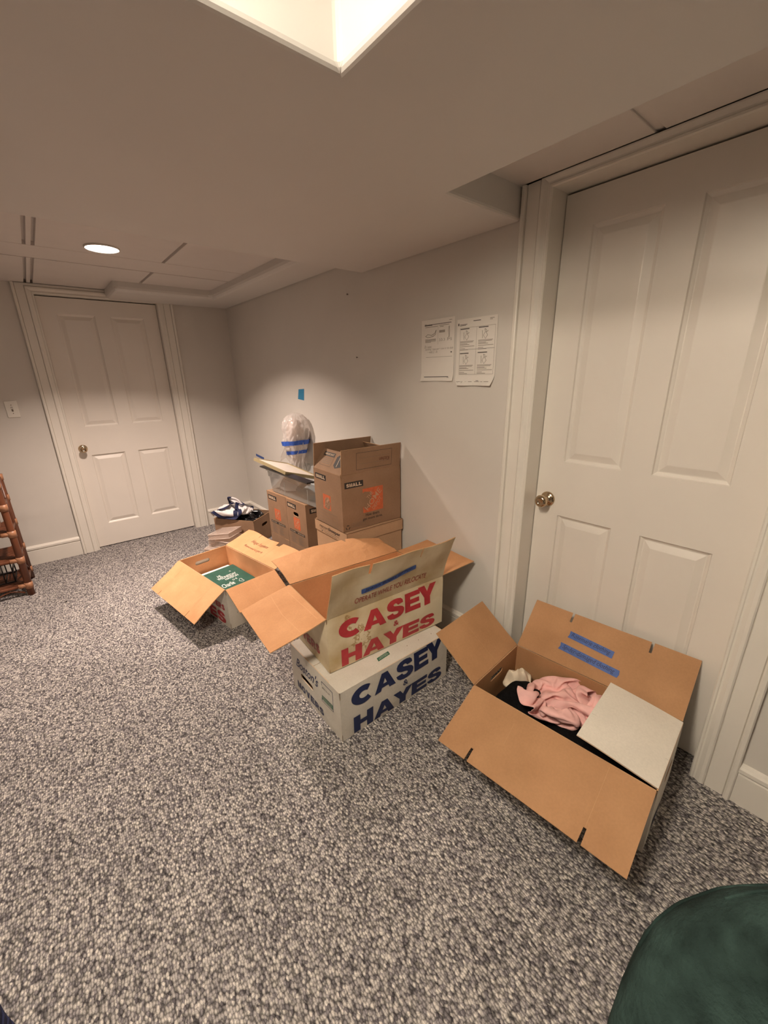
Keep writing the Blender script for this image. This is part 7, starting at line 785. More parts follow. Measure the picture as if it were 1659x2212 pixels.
flap(rC, oC, pC, 'back', .200, -84, (WHITE_C, KRAFT, EDGE), warp=.003, seed=35)

# ---- D: open carton with clothes in front of the near door
pD = (1.148, .171, 0, .093, .350, .626, .257)
def prD(mb, F, T):
    heavy(mb, F['front'], [('M', .05, .04, .30, .10)], NAVY)
    for q in (.07, .12, .2, .26): mb.poly(F['front'], [(q, .02), (q + .012, .022), (q + .008, .05 + q * .1), (q + .002, .04)], BROWN_INK)
rD, mD, oD = carton('moving_box', pD, 'wide open box of clothes on the carpet in front of the right door', 'cardboard box', None,
    (WHITE_D, KRAFT_D, EDGE), prD, {'front': [stadium(.175, .19, .05, .013)], 'back': [stadium(.175, .205, .05, .012)]}, bulge=.003, seed=41)
flap(rD, oD, pD, 'back', .240, 37, (WHITE_D, KRAFT_D, EDGE), warp=.004, seed=42, ins=.002, print_fn=lambda mb, P: crease(mb, P, [(.175, .005), (.178, .235)], .0005, EDGE))
o, P = flap(rD, oD, pD, 'right', .228, 45, (WHITE_D, KRAFT_D, EDGE), slots=[(.155, .011, .042), (.455, .011, .042)], warp=.004, seed=43, label='flap leaning back on the door with two strips of blue tape', res=.02)
Q = inner(P)
tape_strip(o, Q, -.440, .134, -.265, .122, .030, TAPE, 'Rosemarie clothing', PEN, label='upper strip of blue masking tape with pen writing', lift=.0018)
tape_strip(o, Q, -.458, .074, -.225, .060, .030, TAPE, 'Spider-damaged clothing', PEN, label='lower strip of blue masking tape with pen writing', lift=.0018)
flap(rD, oD, pD, 'left', .247, -24.6, (WHITE_D, KRAFT_D, EDGE), slots=[(.120, .011, .046), (.500, .011, .046)], warp=.004, seed=44, print_fn=lambda mb, P: (crease(mb, P, [(.500, .01), (.500, .198)], .0005, EDGE), crease(mb, P, [(.20, .05), (.203, .13)], .0004, EDGE)))
# white end flap folded in over the clothes
def inflap():
    L, W, H = pD[4], pD[5], pD[6]
    def P(u_, v_): # u from left wall to right wall, v inwards
        return Vector((u_, v_ , H + .002 + .10 * v_ + .004 * math.sin(v_ * 9) + .001 * nz(u_, v_, 8, 2))) + oD
    mb = MB(); mb.panel(P, rect(.012, .001, L - .004, .238), (), .0045, WHITE_D, KRAFT_D, EDGE_PALE, .03)
    mb.rect(P, .14, .002, .1405, .236, GREY_INK, .0003)
    b = mb.build('flap', rD); b['label'] = 'clean white end flap folded in over the clothes'
inflap()

# ---- hardware store cartons
TAN_INK = simple('unprinted_tan', (.50, .30, .19), .7)
def logo(mb, P, u0, v0, s):
    mb.rect(P, u0, v0, u0 + s, v0 + s, ORANGE, .0005)
    def T(string, cx, cy, w_, h_):
        mb.text(P, string, u0 + s * cx - s * w_ / 2, v0 + s * cy - s * h_ / 2, u0 + s * cx + s * w_ / 2, v0 + s * cy + s * h_ / 2, TAN_INK, lift=.0011, offset=.004, rot=R(45))
    T('THE', .34, .70, .34, .15); T('HOME', .50, .50, 1.02, .24); T('DEPOT', .68, .31, .60, .16)
def small_tag(mb, P, u0, v0, w_, h_):
    mb.rect(P, u0, v0, u0 + w_, v0 + h_, BLACK_INK, .0005)
    heavy(mb, P, word('SMALL', u0 + w_ * .09, v0 + h_ * .22, u0 + w_ * .91, v0 + h_ * .78, .14), EDGE_PALE)
def recycle(mb, P, cx, cy, s):
    for k in range(3):
        a0 = R(90 + 120 * k); pts = []
        for t, rr in ((-.75, 1), (-.2, 1.02), (.3, .95), (.3, .62), (-.2, .68), (-.75, .68)): pts.append((cx + s * rr * math.cos(a0 + t), cy + s * rr * math.sin(a0 + t)))
        mb.poly(P, pts, BLACK_INK, .0005)
        hx, hy = cx + s * .82 * math.cos(a0 + .3), cy + s * .82 * math.sin(a0 + .3)
        mb.poly(P, [(cx + s * 1.2 * math.cos(a0 + .28), cy + s * 1.2 * math.sin(a0 + .28)), (cx + s * .95 * math.cos(a0 + .62), cy + s * .95 * math.sin(a0 + .62)), (cx + s * .42 * math.cos(a0 + .28), cy + s * .42 * math.sin(a0 + .28))], BLACK_INK, .0005)
pE = (1.155, 1.762, .603, -.043, .405, .304, .318)
def prE(mb, F, T):
    P = F['front']
    small_tag(mb, P, .020, .243, .120, .034)
    logo(mb, P, .134, .085, .140)
    mb.text(P, 'How doers', .150, .062, .245, .080, BLACK_INK, offset=.012); mb.text(P, 'get more done.', .130, .036, .268, .056, BLACK_INK, offset=.012)
    recycle(mb, P, .030, .022, .014)
    mb.frame(P, .052, .014, .148, .040, .0012, GREY_INK); mb.text(P, 'RECYCLED PAPER CONTENT', .060, .028, .140, .034, GREY_INK); mb.text(P, 'PLEASE RECYCLE', .060, .019, .125, .025, GREY_INK)
    P = F['left']
    small_tag(mb, P, .020, .262, .125, .032); logo(mb, P, .100, .095, .088)
    mb.frame(P, .026, .006, .245, .078, .0014, GREY_INK)
    for v_ in (.056, .036, .018): mb.rect(P, .038, v_, .232, v_ + .001, GREY_INK)
rE, mE, oE = carton('small_moving_box', pE, 'open small tan moving box with orange logo on top of the file box', 'cardboard box', None,
    (KRAFT_HD, KRAFT_HD, EDGE), prE, bulge=.003, seed=51)
def prEf(mb, P):
    mb.frame(P, .098, .018, .338, .112, .0018, BLACK_INK)
    mb.rect(P, .116, .048, .322, .0492, GREY_INK); mb.rect(P, .116, .080, .322, .0812, GREY_INK)
    mb.text(P, 'Kitchen', .250, .048, .322, .070, BROWN_INK, flip=True, offset=.01, shear=.2)
flap(rE, oE, pE, 'front', .136, 85, (KRAFT_HD, KRAFT_HD, EDGE), warp=.002, seed=52, print_fn=prEf, th=.0035)
flap(rE, oE, pE, 'back', .142, 97, (KRAFT_HD, KRAFT_HD, EDGE), warp=.002, seed=53, th=.0035)
def prEl(mb, P):
    mb.frame(P, .045, .030, .165, .110, .0014, BLACK_INK); mb.rect(P, .045, .088, .165, .112, BLACK_INK); mb.text(P, 'IMPORTANT', .055, .094, .155, .106, EDGE_PALE, lift=.0012, offset=.015)
    for v_ in (.044, .054, .064, .074): mb.rect(P, .056, v_, .150, v_ + .003, GREY_INK)
    mb.poly(P, [(.190, .045), (.215, .030), (.270, .045), (.285, .100), (.215, .112), (.190, .095)], BLACK_INK); mb.poly(P, [(.222, .040), (.226, .040), (.226, .105), (.222, .105)], EDGE_PALE, .0012)
flap(rE, oE, pE, 'left', .128, 124, (KRAFT_HD, KRAFT_HD, EDGE), warp=.003, seed=54, print_fn=prEl, th=.0035, ins=.008)
flap(rE, oE, pE, 'right', .128, 118, (KRAFT_HD, KRAFT_HD, EDGE), warp=.003, seed=55, th=.0035, ins=.008)

# G, H: two closed ones side by side under the tub; one below each
def prG(mb, F, T):
    P = F['left']; small_tag(mb, P, .018, .270, .125, .036); logo(mb, P, .098, .125, .086)
    mb.rect(P, .030, .088, .235, .106, BLACK_INK); mb.text(P, 'KITCHEN     BEDROOM', .040, .092, .225, .102, EDGE_PALE, lift=.001)
    for k in range(9):
        v_ = .078 - .008 * k; mb.rect(P, .045, v_, .045 + .045 + .012 * ((k * 7) % 3), v_ + .0028, GREY_INK); mb.rect(P, .145, v_, .145 + .040 + .012 * ((k * 5) % 3), v_ + .0028, GREY_INK)
    small_tag(mb, F['front'], .030, .262, .12, .036)
for k, (p, lb, hole) in enumerate((
    ((1.238, 2.336, .279, .030, .325, .268, .332), 'closed small tan moving box with a round handle hole, under the clear tub', True),
    ((1.230, 2.606, .279, .060, .325, .275, .332), 'closed small tan moving box under the far end of the clear tub', False))):
    carton('small_moving_box', p, lb, 'cardboard box', None, (KRAFT_HD, KRAFT_HD, EDGE), prG, {'left': [stadium(.135, .236, .036, .014)]} if hole else None, top=KRAFT_HD, bulge=.002, seed=60 + k)
for k, (p, lb) in enumerate((
    ((1.238, 2.336, 0, .030, .325, .268, .277), 'plain tan box low in the wall stack, under the box with the handle hole'),
    ((1.230, 2.606, 0, .060, .325, .275, .277), 'plain tan box at the bottom of the wall stack, nearest the far door'))):
    carton('cardboard_box', p, lb, 'cardboard box', None, (KRAFT_HD, KRAFT_HD, EDGE), None, top=KRAFT_HD, bulge=.001, seed=66 + k)

# F: file box with lid, on another
def file_box(p, lb, words):
    x, y, z, a, L, W, H = p; i = .006
    q = (x + i, y + i, z, a, L - 2 * i, W - 2 * i, H - .008)
    root, m_, off = carton('file_box', q, lb, 'file box', None, (KRAFT_R, KRAFT_R, EDGE), None, bulge=.001, seed=71)
    mb = MB(); L2, W2 = L, W; of = Vector((-L / 2, -W / 2, 0)); h0 = H - .066
    Ps = [(lambda u_, v_: Vector((u_, 0, v_)) + of, L), (lambda u_, v_: Vector((0, W - u_, v_)) + of, W), (lambda u_, v_: Vector((L - u_, W, v_)) + of, L), (lambda u_, v_: Vector((L, u_, v_)) + of, W)]
    for P, w_ in Ps: mb.panel(P, rect(0, h0, w_, H), (), .003, KRAFT_R)
    mb.panel(lambda u_, v_: Vector((u_, v_, H)) + of, rect(0, 0, L, W), (), .003, KRAFT_R)
    if words:
        P = Ps[1][0]
        mb.text(P, 'record', .060, h0 + .028, .170, h0 + .050, BLACK_INK, offset=0); mb.text(P, 'keeper', .174, h0 + .023, .290, h0 + .050, BLACK_INK, offset=.022)
        mb.rect(P, .062, h0 + .018, .280, h0 + .0205, GREY_INK); mb.poly(P, [(.085, h0 + .004), (.094, h0 + .009), (.085, h0 + .014), (.078, h0 + .009)], BLACK_INK)
        mb.rect(P, .110, h0 + .007, .250, h0 + .010, GREY_INK)
    mb.build('lid', root)
file_box((1.158, 1.735, .280, -.030, .400, .360, .320), 'lidded file storage box marked recordkeeper, under the small box with the orange logo', True)
carton('cardboard_box', (1.165, 1.745, 0, -.030, .385, .340, .278), 'plain brown box on the carpet at the bottom, under the lidded file box', 'cardboard box', None, (KRAFT_R, KRAFT_R, EDGE), None, top=KRAFT_R, bulge=.001, seed=77)

# I: box with black bag and jersey, yaw 35 deg
pI = (1.243, 3.312, 0, R(35), .315, .400, .235)
rI, mI, oI = carton('cardboard_box', pI, 'small brown box in the far corner holding a black bag and white jersey', 'cardboard box', None,
    (KRAFT_HD, KRAFT_HD, EDGE), None, {'front': [stadium(.17, .155, .045, .014)]}, bulge=.002, seed=81)
# ------------------------------------------------------------------ soft things
def mound(name, c, a, b, rot, h, mat, seed, fold=.35, freq=9, base=.0, n=44, label=None, cat=None, parent=None, edge=.12, fdir=0, trim=None):
    """crumpled cloth: a lumpy closed heap, superellipse plan a x b, ridged folds"""
    mb = MB(); ca, sa = math.cos(rot), math.sin(rot); vs = []; fs = []
    ring = n; lev = 20
    def pt(s, t):  # s radial 0..1, t angle
        wob = 1 + edge * noise.noise(Vector((math.cos(t) * 1.6, math.sin(t) * 1.6, seed)))
        x, y = a * s * math.cos(t) * wob, b * s * math.sin(t) * wob
        dome = (1 - s ** 3.2) ** .6 if s < 1 else 0
        fx, fy = x * math.cos(fdir) + y * math.sin(fdir), -x * math.sin(fdir) + y * math.cos(fdir)
        q = Vector((fx * freq, fy * freq * .45, seed * 1.7)) + .35 * noise.noise_vector(Vector((x * freq * .7, y * freq * .7, seed)))
        rid = 1 - abs(noise.noise(q)) * 2.4
        rid2 = 1 - abs(noise.noise(q * 2.1 + Vector((3, 1, 2)))) * 2.4
        z = h * dome * (1 - fold + fold * rid + fold * .35 * rid2) + base
        return Vector((c[0] + x * ca - y * sa, c[1] + x * sa + y * ca, c[2] + max(base, z)))
    vs.append(pt(0, 0))
    for i in range(1, lev + 1):
        for k in range(ring): vs.append(pt((i / lev) ** .8, 2 * math.pi * k / ring))
    for k in range(ring): fs.append((0, 1 + k, 1 + (k + 1) % ring))
    for i in range(lev - 1):
        for k in range(ring):
            p0 = 1 + i * ring; fs.append((p0 + k, p0 + ring + k, p0 + ring + (k + 1) % ring, p0 + (k + 1) % ring))
    fs.append(tuple(reversed(range(1 + (lev - 1) * ring, 1 + lev * ring))))
    mb.add(vs, fs, mat, True)
    if trim:
        for (s0, t0, s1, t1, rad, tm) in trim:
            pts = [pt(s0 + (s1 - s0) * i / 24, t0 + (t1 - t0) * i / 24) + Vector((0, 0, rad * .5)) for i in range(25)]
            mb.tube(pts, rad, tm, 8)
    o = mb.build(name, parent, sub=1)
    return tag(o, label, cat) if label else o
def Dl(x, y, z):  # D-box local (corner origin) -> world
    a = pD[3]; return (pD[0] + math.cos(a) * x - math.sin(a) * y, pD[1] + math.sin(a) * x + math.cos(a) * y, z)
aD = pD[3]
mound('black_sweater', Dl(.170, .22, .012), .158, .20, aD, .195, BLACK_CL, 5.3, fold=.10, freq=9, edge=.02, label='black knit sweater in the near half of the clothes box', cat='sweater')
mound('black_scarf', Dl(.155, .500, .012), .145, .115, aD, .200, BLACK_CL, 8.1, fold=.18, freq=12, edge=.04, label='fuzzy black sequinned scarf at the left end of the clothes box', cat='scarf')
mound('cream_cloth', Dl(.245, .560, .150), .070, .040, aD + R(-25), .075, CREAM_CL, 2.7, fold=.45, freq=26, label='crumpled cream cloth tucked in the back corner of the clothes box', cat='cloth')
cloth('pink_shirt', 'pink', Dl(.220, .340, .160), aD + R(14), .94, PINK, 'crumpled pink shirt on top of the clothes in the open box', 'shirt', zs=.62)
# sequins
# bag and jersey in the far corner box
def Il(x, y, z):
    a = pI[3]; return (pI[0] + math.cos(a) * x - math.sin(a) * y, pI[1] + math.sin(a) * x + math.cos(a) * y, z)
cloth('black_bag', 'bag', Il(.165, .19, .165), pI[3], .90, BLACK_BAG, 'shiny black plastic bag filling the small box in the far corner', 'bag', zs=1.0)
cloth('white_jersey', 'jersey', Il(.085, .250, .235), pI[3] + R(10), .95, WHITE_CL, 'white jersey with navy trim lying on the black bag', 'jersey',
      mats=(WHITE_CL, NAVY_CL), pick=lambda i, j, n, ny: 1 if (min(i, n - 1 - i) < 3 or j < 2 or 18 < j < 22) and j < ny * .9 else 0, zs=1.1)

# ------------------------------------------------------------------ album and folder inside box C
def slab(name, corners, th, mat, label, cat, prints=None, edge=None, r_=.0):
    A, B, C_, D_ = [Vector(c) for c in corners]; L = (B - A).length; W = (D_ - A).length
    def P(u_, v_): return A.lerp(B, u_ / L).lerp(D_.lerp(C_, u_ / L), v_ / W)
    k = min(L, W) * r_ if r_ else 0
    out = rect(0, 0, L, W)
    if k:
        out = []
        for cx, cy, t0 in ((L - k, k, -90), (L - k, W - k, 0), (k, W - k, 90), (k, k, 180)):
            for i in range(5): t = R(t0 + 90 * i / 4); out.append((cx + k * math.cos(t), cy + k * math.sin(t)))
    mb = MB(); mb.panel(P, out, (), th, mat, mat, edge or mat)
    if prints: prints(mb, P, L, W)
    return tag(mb.build(name), label, cat)
def Cl(x, y, z):
    a = pC[3]; return (pC[0] + math.cos(a) * x - math.sin(a) * y, pC[1] + math.sin(a) * x + math.cos(a) * y, z)
# cardboard sheets that fill the lower part of the box
slab('paper_stack', [Cl(.02, .30, .120), Cl(.32, .30, .120), Cl(.32, .60, .120), Cl(.02, .60, .120)], .11, PAPER, 'thick stack of white papers under the green book', 'paper stack')
slab('paper_stack', [Cl(.02, .02, .110), Cl(.32, .02, .110), Cl(.32, .29, .110), Cl(.02, .29, .110)], .10, PAPER, 'stack of papers in the near end of the box with the green book', 'paper stack')
slab('white_folder', [Cl(.012, .262, .137), Cl(.315, .268, .137), Cl(.310, .560, .137), Cl(.010, .555, .137)], .008, PAPER, 'white folder with rounded corners showing behind the green book', 'folder', r_=.08)
def pr_green(mb, P, L, W):
    def T(s, a, b, c, d): mb.text(P, s, a * L, b * W, c * L, d * W, CHALK, lift=.0008, shear=.2, offset=.008)
    T('HI,', .26, .60, .38, .72); T('WEDNESDAY', .20, .49, .78, .60); T('HAVEFUN', .34, .385, .76, .475)
    T('U R', .48, .26, .62, .33); T('Charlie', .08, .10, .44, .27)
    # heart
    pts = []
    for i in range(40):
        t = 2 * math.pi * i / 40; hx = 16 * math.sin(t) ** 3; hy = 13 * math.cos(t) - 5 * math.cos(2 * t) - 2 * math.cos(3 * t) - math.cos(4 * t)
        pts.append(mb._lift(P, (.64 + hy * .0042) * L, (.14 - hx * .005) * W, .001))
    mb.tube(pts + pts[:1], .0015, CHALK, 5)
    for k in range(5):
        t = 2 * math.pi * k / 5; mb.poly(P, [(.70 * L, .72 * W), ((.70 + .035 * math.cos(t)) * L, (.72 + .045 * math.sin(t)) * W), ((.70 + .02 * math.cos(t + .5)) * L, (.72 + .02 * math.sin(t + .5)) * W)], CHALK, .0008)
slab('green_book', [(.640, 2.325, .196), (.862, 2.385, .188), (.826, 2.690, .185), (.601, 2.640, .190)], .018, GREENBOARD, 'dark green book with white handwriting lying in the open moving box', 'book', pr_green, edge=GREENBOARD, r_=.03)
slab('paper_stack', [(.650, 2.345, .170), (.850, 2.395, .170), (.820, 2.670, .168), (.612, 2.625, .170)], .050, PAPER, 'small pile of papers directly under the green book', 'paper stack')

# ------------------------------------------------------------------ clear tub and what is in it
def tub():
    root = empty('storage_tub', (1.385, 2.50, .6115), R(2.5), 'clear plastic storage tub sitting on two small tan boxes', 'storage tub')
    mb = MB(); L, W, H = .325, .74, .170
    def ring(sx, sy, z, rr=.03, n=5):
        p = []
        for cx, cy, t0 in ((sx - rr, sy - rr, 0), (-sx + rr, sy - rr, 90), (-sx + rr, -sy + rr, 180), (sx - rr, -sy + rr, 270)):
            for i in range(n): t = R(t0 + 90 * i / (n - 1)); p.append(Vector((cx + rr * math.cos(t), cy + rr * math.sin(t), z)))
        return p
    prof = [(L / 2 - .035, W / 2 - .04, .002), (L / 2 - .028, W / 2 - .033, .0), (L / 2 - .024, W / 2 - .028, .006), (L / 2 - .016, W / 2 - .018, .115), (L / 2 - .010, W / 2 - .012, .118), (L / 2 - .008, W / 2 - .009, .158), (L / 2, W / 2, .160), (L / 2, W / 2, .170), (L / 2 - .006, W / 2 - .006, .170)]
    rings = [ring(*q) for q in prof]; n = len(rings[0]); vs = sum(rings, []); fs = [tuple(reversed(range(n)))]
    for i in range(len(rings) - 1):
        for k in range(n): fs.append((i * n + k, i * n + (k + 1) % n, (i + 1) * n + (k + 1) % n, (i + 1) * n + k))
    mb.add(vs, fs, TUB, True); mb.build('tub_body', root)
    for yy in (-.20, .10):
        mb = MB(); mb.box((-L / 2 + .006, yy - .0012, .02), (-L / 2 + .010, yy + .0012, .112), TUB); mb.build('rib', root)
    return root
tub()
mound('grey_cloth', (1.39, 2.42, .620), .105, .26, 0, .085, simple('slate_cloth', (.16, .20, .22), .8, var=.25, scale=14), 4.4, fold=.4, freq=12, label='bluish grey cloth lying inside the clear tub', cat='cloth')
mound('white_cloth', (1.33, 2.72, .620), .05, .09, R(20), .10, WHITE_CL, 1.4, fold=.4, freq=14, label='small white cloth at the far end of the clear tub', cat='cloth')
def frame_panel():
    N = Vector((1.222, 2.545, .806)); T = Vector((1.156, 2.905, .864)); Fr = Vector((1.376, 2.812, .806)); Rr = N + Fr - T
    L = (N - T).length; W = (Fr - T).length
    root = empty('picture_frame', N, 0, 'khaki edged picture frame lying tilted across the clear tub', 'picture frame')
    def P(u_, v_): return (T + (N - T) * (u_ / L) + (Fr - T) * (v_ / W)) - N
    mb = MB(); mb.panel(P, rect(0, 0, L, W), [rect(.012, .012, L - .012, W - .012)], .021, KHAKI, KHAKI, KHAKI); mb.build('moulding', root)
    mb = MB(); mb.panel(lambda a, b: P(a, b) - Vector((0, 0, .005)), rect(.012, .012, L - .012, W - .012), (), .006, MIRROR); mb.build('backing_board', root)
frame_panel()
slab('black_tray', [(1.210, 2.235, .787), (1.262, 2.230, .789), (1.262, 2.940, .789), (1.210, 2.950, .787)], .009, BLACKF, 'long black tray edge lying on the tub rim under the picture frame', 'tray')
def vase():
    root = empty('bubble_wrapped_vase', (1.462, 2.835, .625), 0, 'bundle wrapped in clear bubble wrap and blue tape standing in the tub by the wall', 'wrapped bundle')
    prof = [(.035, 0), (.05, .01), (.048, .08), (.050, .16), (.055, .20), (.068, .25), (.080, .29), (.090, .34), (.096, .40), (.094, .45), (.080, .495), (.055, .525), (.02, .540), (.001, .542)]
    mb = MB(); n = 90; vs = []; fs = []
    def pt(t, r_, z):
        k = 1 + .10 * noise.noise(Vector((math.cos(t) * 3.5, math.sin(t) * 3.5, z * 16 + 5))) + .16 * noise.noise(Vector((math.cos(t) * 2, math.sin(t) * 2, z * 9))) + .20 * abs(noise.noise(Vector((math.cos(t) * 5, math.sin(t) * 5, z * 20)))) + .07 * abs(noise.noise(Vector((math.cos(t) * 13, math.sin(t) * 13, z * 45))))
        return Vector((r_ * k * math.cos(t) + .02 * (z / .5), r_ * k * 1.0 * math.sin(t), z))
    P2 = []
    for i in range(len(prof) - 1):
        for j in range(7): a = j / 7; P2.append((prof[i][0] * (1 - a) + prof[i + 1][0] * a, prof[i][1] * (1 - a) + prof[i + 1][1] * a))
    P2.append(prof[-1])
    for r_, z in P2:
        for k in range(n): vs.append(pt(2 * math.pi * k / n, r_, z))
    for i in range(len(P2) - 1):
        for k in range(n): fs.append((i * n + k, i * n + (k + 1) % n, (i + 1) * n + (k + 1) % n, (i + 1) * n + k))
    mb.add(vs, fs, BUBBLE, True)
    mb.build('bubble_wrap', root)
    mb = MB(); mb.lathe([(.02, .01), (.03, .02), (.028, .16), (.045, .24), (.062, .33), (.066, .41), (.050, .47), (.02, .50), (.001, .505)], Matrix.Translation((.008, 0, 0)), simple('wrapped_ceramic', (.62, .52, .46), .4, var=.12, scale=12), 28); mb.build('vase', root)
    mb = MB()  # loose wrap tail at the left
    mb.add([Vector(q) for q in ((-.075, -.01, .33), (-.135, -.02, .24), (-.130, .01, .19), (-.085, .0, .22), (-.05, .01, .17), (-.05, -.01, .30))], [(0, 1, 2, 3), (0, 3, 4, 5)], BUBBLE); mb.build('loose_wrap', root)
    for z0, z1, tlt in ((.305, .338, -.07), (.235, .262, -.09)):
        mb = MB(); vs = []; fs = []; m_ = 60; t0, t1 = (0, 2 * math.pi)
        def rad(z):
            for (ra, za), (rb, zb) in zip(prof, prof[1:]):
                if za <= z <= zb: return ra + (rb - ra) * (z - za) / (zb - za)
            return .09
        for i in range(m_):
            t = t0 + (t1 - t0) * i / m_
            dz = tlt * .5 * math.sin(t + math.pi * .0) * rad(z0) * 4
            for z in (z0, z1): q = pt(t, rad(z) * 1.03 + .0045, z); vs.append(q + Vector((0, 0, dz)))
        for i in range(m_): a = 2 * i; b = (2 * i + 2) % (2 * m_); fs.append((a, b, b + 1, a + 1))
        mb.add(vs, fs, TAPE_V, True); mb.build('tape_band', root)
vase()

# ------------------------------------------------------------------ clear cases stacked on the floor near the far corner
def clear_case(c, rz, L, W, H, tilt, label, dark=True):
    root = empty('clear_plastic_case', c, 0, label, 'plastic case', 'clear plastic cases stacked by the corner box', rot=(tilt[0], tilt[1], rz))
    mb = MB(); t = .004
    def bx(a, b): mb.box(a, b, ACRYL)
    bx((-L / 2, -W / 2, 0), (L / 2, W / 2, t)); 
    bx((-L / 2, -W / 2, t), (L / 2, -W / 2 + t, H)); bx((-L / 2, W / 2 - t, t), (L / 2, W / 2, H)); bx((-L / 2, -W / 2 + t, t), (-L / 2 + t, W / 2 - t, H)); bx((L / 2 - t, -W / 2 + t, t), (L / 2, W / 2 - t, H))
    mb.build('case_body', root)
    mb = MB(); bx((-L / 2 - .003, -W / 2 - .003, H), (L / 2 + .003, W / 2 + .003, H + .005)); mb.build('case_lid', root)
    mb = MB(); e = .0025
    for a in (-1, 1):
        for z in (t, H + .004): mb.tube([(-L / 2, a * W / 2, z), (L / 2, a * W / 2, z)], e, ACR_EDGE, 6); mb.tube([(a * L / 2, -W / 2, z), (a * L / 2, W / 2, z)], e, ACR_EDGE, 6)
    mb.build('rim', root)
    return root
clear_case((1.045, 3.335, 0), R(36), .27, .36, .062, (0, 0), 'lower wide clear plastic case on the carpet by the corner box')
clear_case((1.035, 3.375, .070), R(28), .20, .26, .050, (0, 0), 'middle clear plastic case with a pale rim, holding a grey carton')
clear_case((1.020, 3.39, .140), R(40), .21, .19, .040, (R(-7), R(4)), 'small top clear plastic case tilted on the stack')
mb = MB(); mb.box((-.07, -.10, 0), (.07, .10, .030), GREYBOX); o = mb.build('grey_carton', bevel=.002); o.location = (1.045, 3.355, .0755); o.rotation_euler = (0, 0, R(24)); tag(o, 'flat grey carton inside the middle clear case', 'carton')
mb = MB(); mb.box((-.09, -.13, 0), (.09, .13, .040), simple('pinkish_papers', (.55, .38, .30), .6, var=.25, scale=30)); o = mb.build('photo_stack'); o.location = (1.045, 3.335, .0045); o.rotation_euler = (0, 0, R(36)); tag(o, 'stack of photographs inside the lowest clear case', 'photographs')

# ------------------------------------------------------------------ rattan shelf at the left edge
def rattan():
    x1, y0 = -.305, 3.575; L, W, H = .86, .33, .815
    root = empty('rattan_shelf', (x1 - L / 2, y0 + W / 2, 0), 0, 'dark rattan shelf unit with cane bindings at the left edge by the far wall', 'shelf')
    o = Vector((-(x1 - L / 2), -(y0 + W / 2), 0))
    V = lambda x, y, z: Vector((x, y, z)) + o
    for cx in (x1, x1 - L):
        for cy in (y0, y0 + W):
            mb = MB(); s = 1 if cy == y0 else -1
            mb.tube([V(cx, cy, 0), V(cx, cy, .4), V(cx, cy, H - .02), V(cx, cy, H)], [.021, .020, .019, .012], RATTAN, 12)
            mb.tube([V(cx, cy + s * .034, .02), V(cx, cy + s * .034, .4), V(cx, cy + s * .034, H - .03)], .014, RATTAN, 10)
            mb.build('post', root)
    for z in (.074, .265, .456, .640, .790):
        mb = MB()
        for cy in (y0, y0 + W): mb.tube([V(x1, cy, z), V(x1 - L, cy, z)], .011, RATTAN, 10)
        for cx in (x1, x1 - L): mb.tube([V(cx, y0, z), V(cx, y0 + W, z)], .011, RATTAN, 10)
        if z != .790 or True:
            for k in range(13): yy = y0 + .02 + (W - .04) * k / 12; mb.tube([V(x1 - .01, yy, z + .008), V(x1 - L + .01, yy, z + .008)], .005, RATTAN, 6)
        mb.build('shelf_board', root)
        for cy in (y0, y0 + W):
            for cx, s in ((x1, -1), (x1 - L, 1)):
                mb = MB(); mb.tube([V(cx - s * .012, cy, z), V(cx + s * .055, cy, z)], .0150, WRAP, 12); mb.tube([V(cx, cy, z - .022), V(cx, cy, z + .022)], .0235, WRAP, 12); mb.build('cane_binding', root)
    for cx in (x1, x1 - L):
        mb = MB(); mb.tube([V(cx, y0 + .03, .10), V(cx, y0 + W - .03, .24)], .008, RATTAN, 8); mb.tube([V(cx, y0 + .03, .24), V(cx, y0 + W - .03, .10)], .008, RATTAN, 8); mb.build('cross_brace', root)
    mb = MB(); pts = [V(x1 - .03 - .8 * i / 30, y0, .022 + .03 * abs(math.sin(i * .55))) for i in range(31)]; mb.tube(pts, .006, RATTAN, 6); mb.build('bottom_scroll', root)
rattan()
def basket(c, L, W, H, label):
    mb = MB()
    for k in range(int(H / .012)):
        z = .006 + k * .012; pts = []
        for cx, cy, t0 in ((L / 2 - .03, W / 2 - .03, 0), (-L / 2 + .03, W / 2 - .03, 90), (-L / 2 + .03, -W / 2 + .03, 180), (L / 2 - .03, -W / 2 + .03, 270)):
            for i in range(5): t = R(t0 + 90 * i / 4); pts.append(Vector((cx + .03 * math.cos(t), cy + .03 * math.sin(t), z)))
        mb.tube(pts + pts[:1], .0068, WICKER, 6)
    mb.box((-L / 2 + .01, -W / 2 + .01, 0), (L / 2 - .01, W / 2 - .01, .006), WICKER)
    o = mb.build('wicker_basket'); o.location = c; return tag(o, label, 'basket')
basket((-.56, 3.735, .480), .38, .25, .12, 'woven brown basket on the upper shelf of the rattan unit')
mb = MB()
for k in range(9): x = -.20 + .05 * k; mb.tube([(x, -.10, .006), (x, -.10, .15)], .004, DARK, 6); mb.tube([(x, .10, .006), (x, .10, .15)], .004, DARK, 6); mb.tube([(x, -.10, .006), (x, .10, .006)], .004, DARK, 6)
for z in (.006, .078, .15):
    for yy in (-.10, .10): mb.tube([(-.20, yy, z), (.20, yy, z)], .005, DARK, 6)
    for x in (-.20, .20): mb.tube([(x, -.10, z), (x, .10, z)], .005, DARK, 6)
o = mb.build('wire_rack'); o.location = (-.57, 3.735, .094); tag(o, 'black wire rack on the lowest shelf of the rattan unit', 'rack')
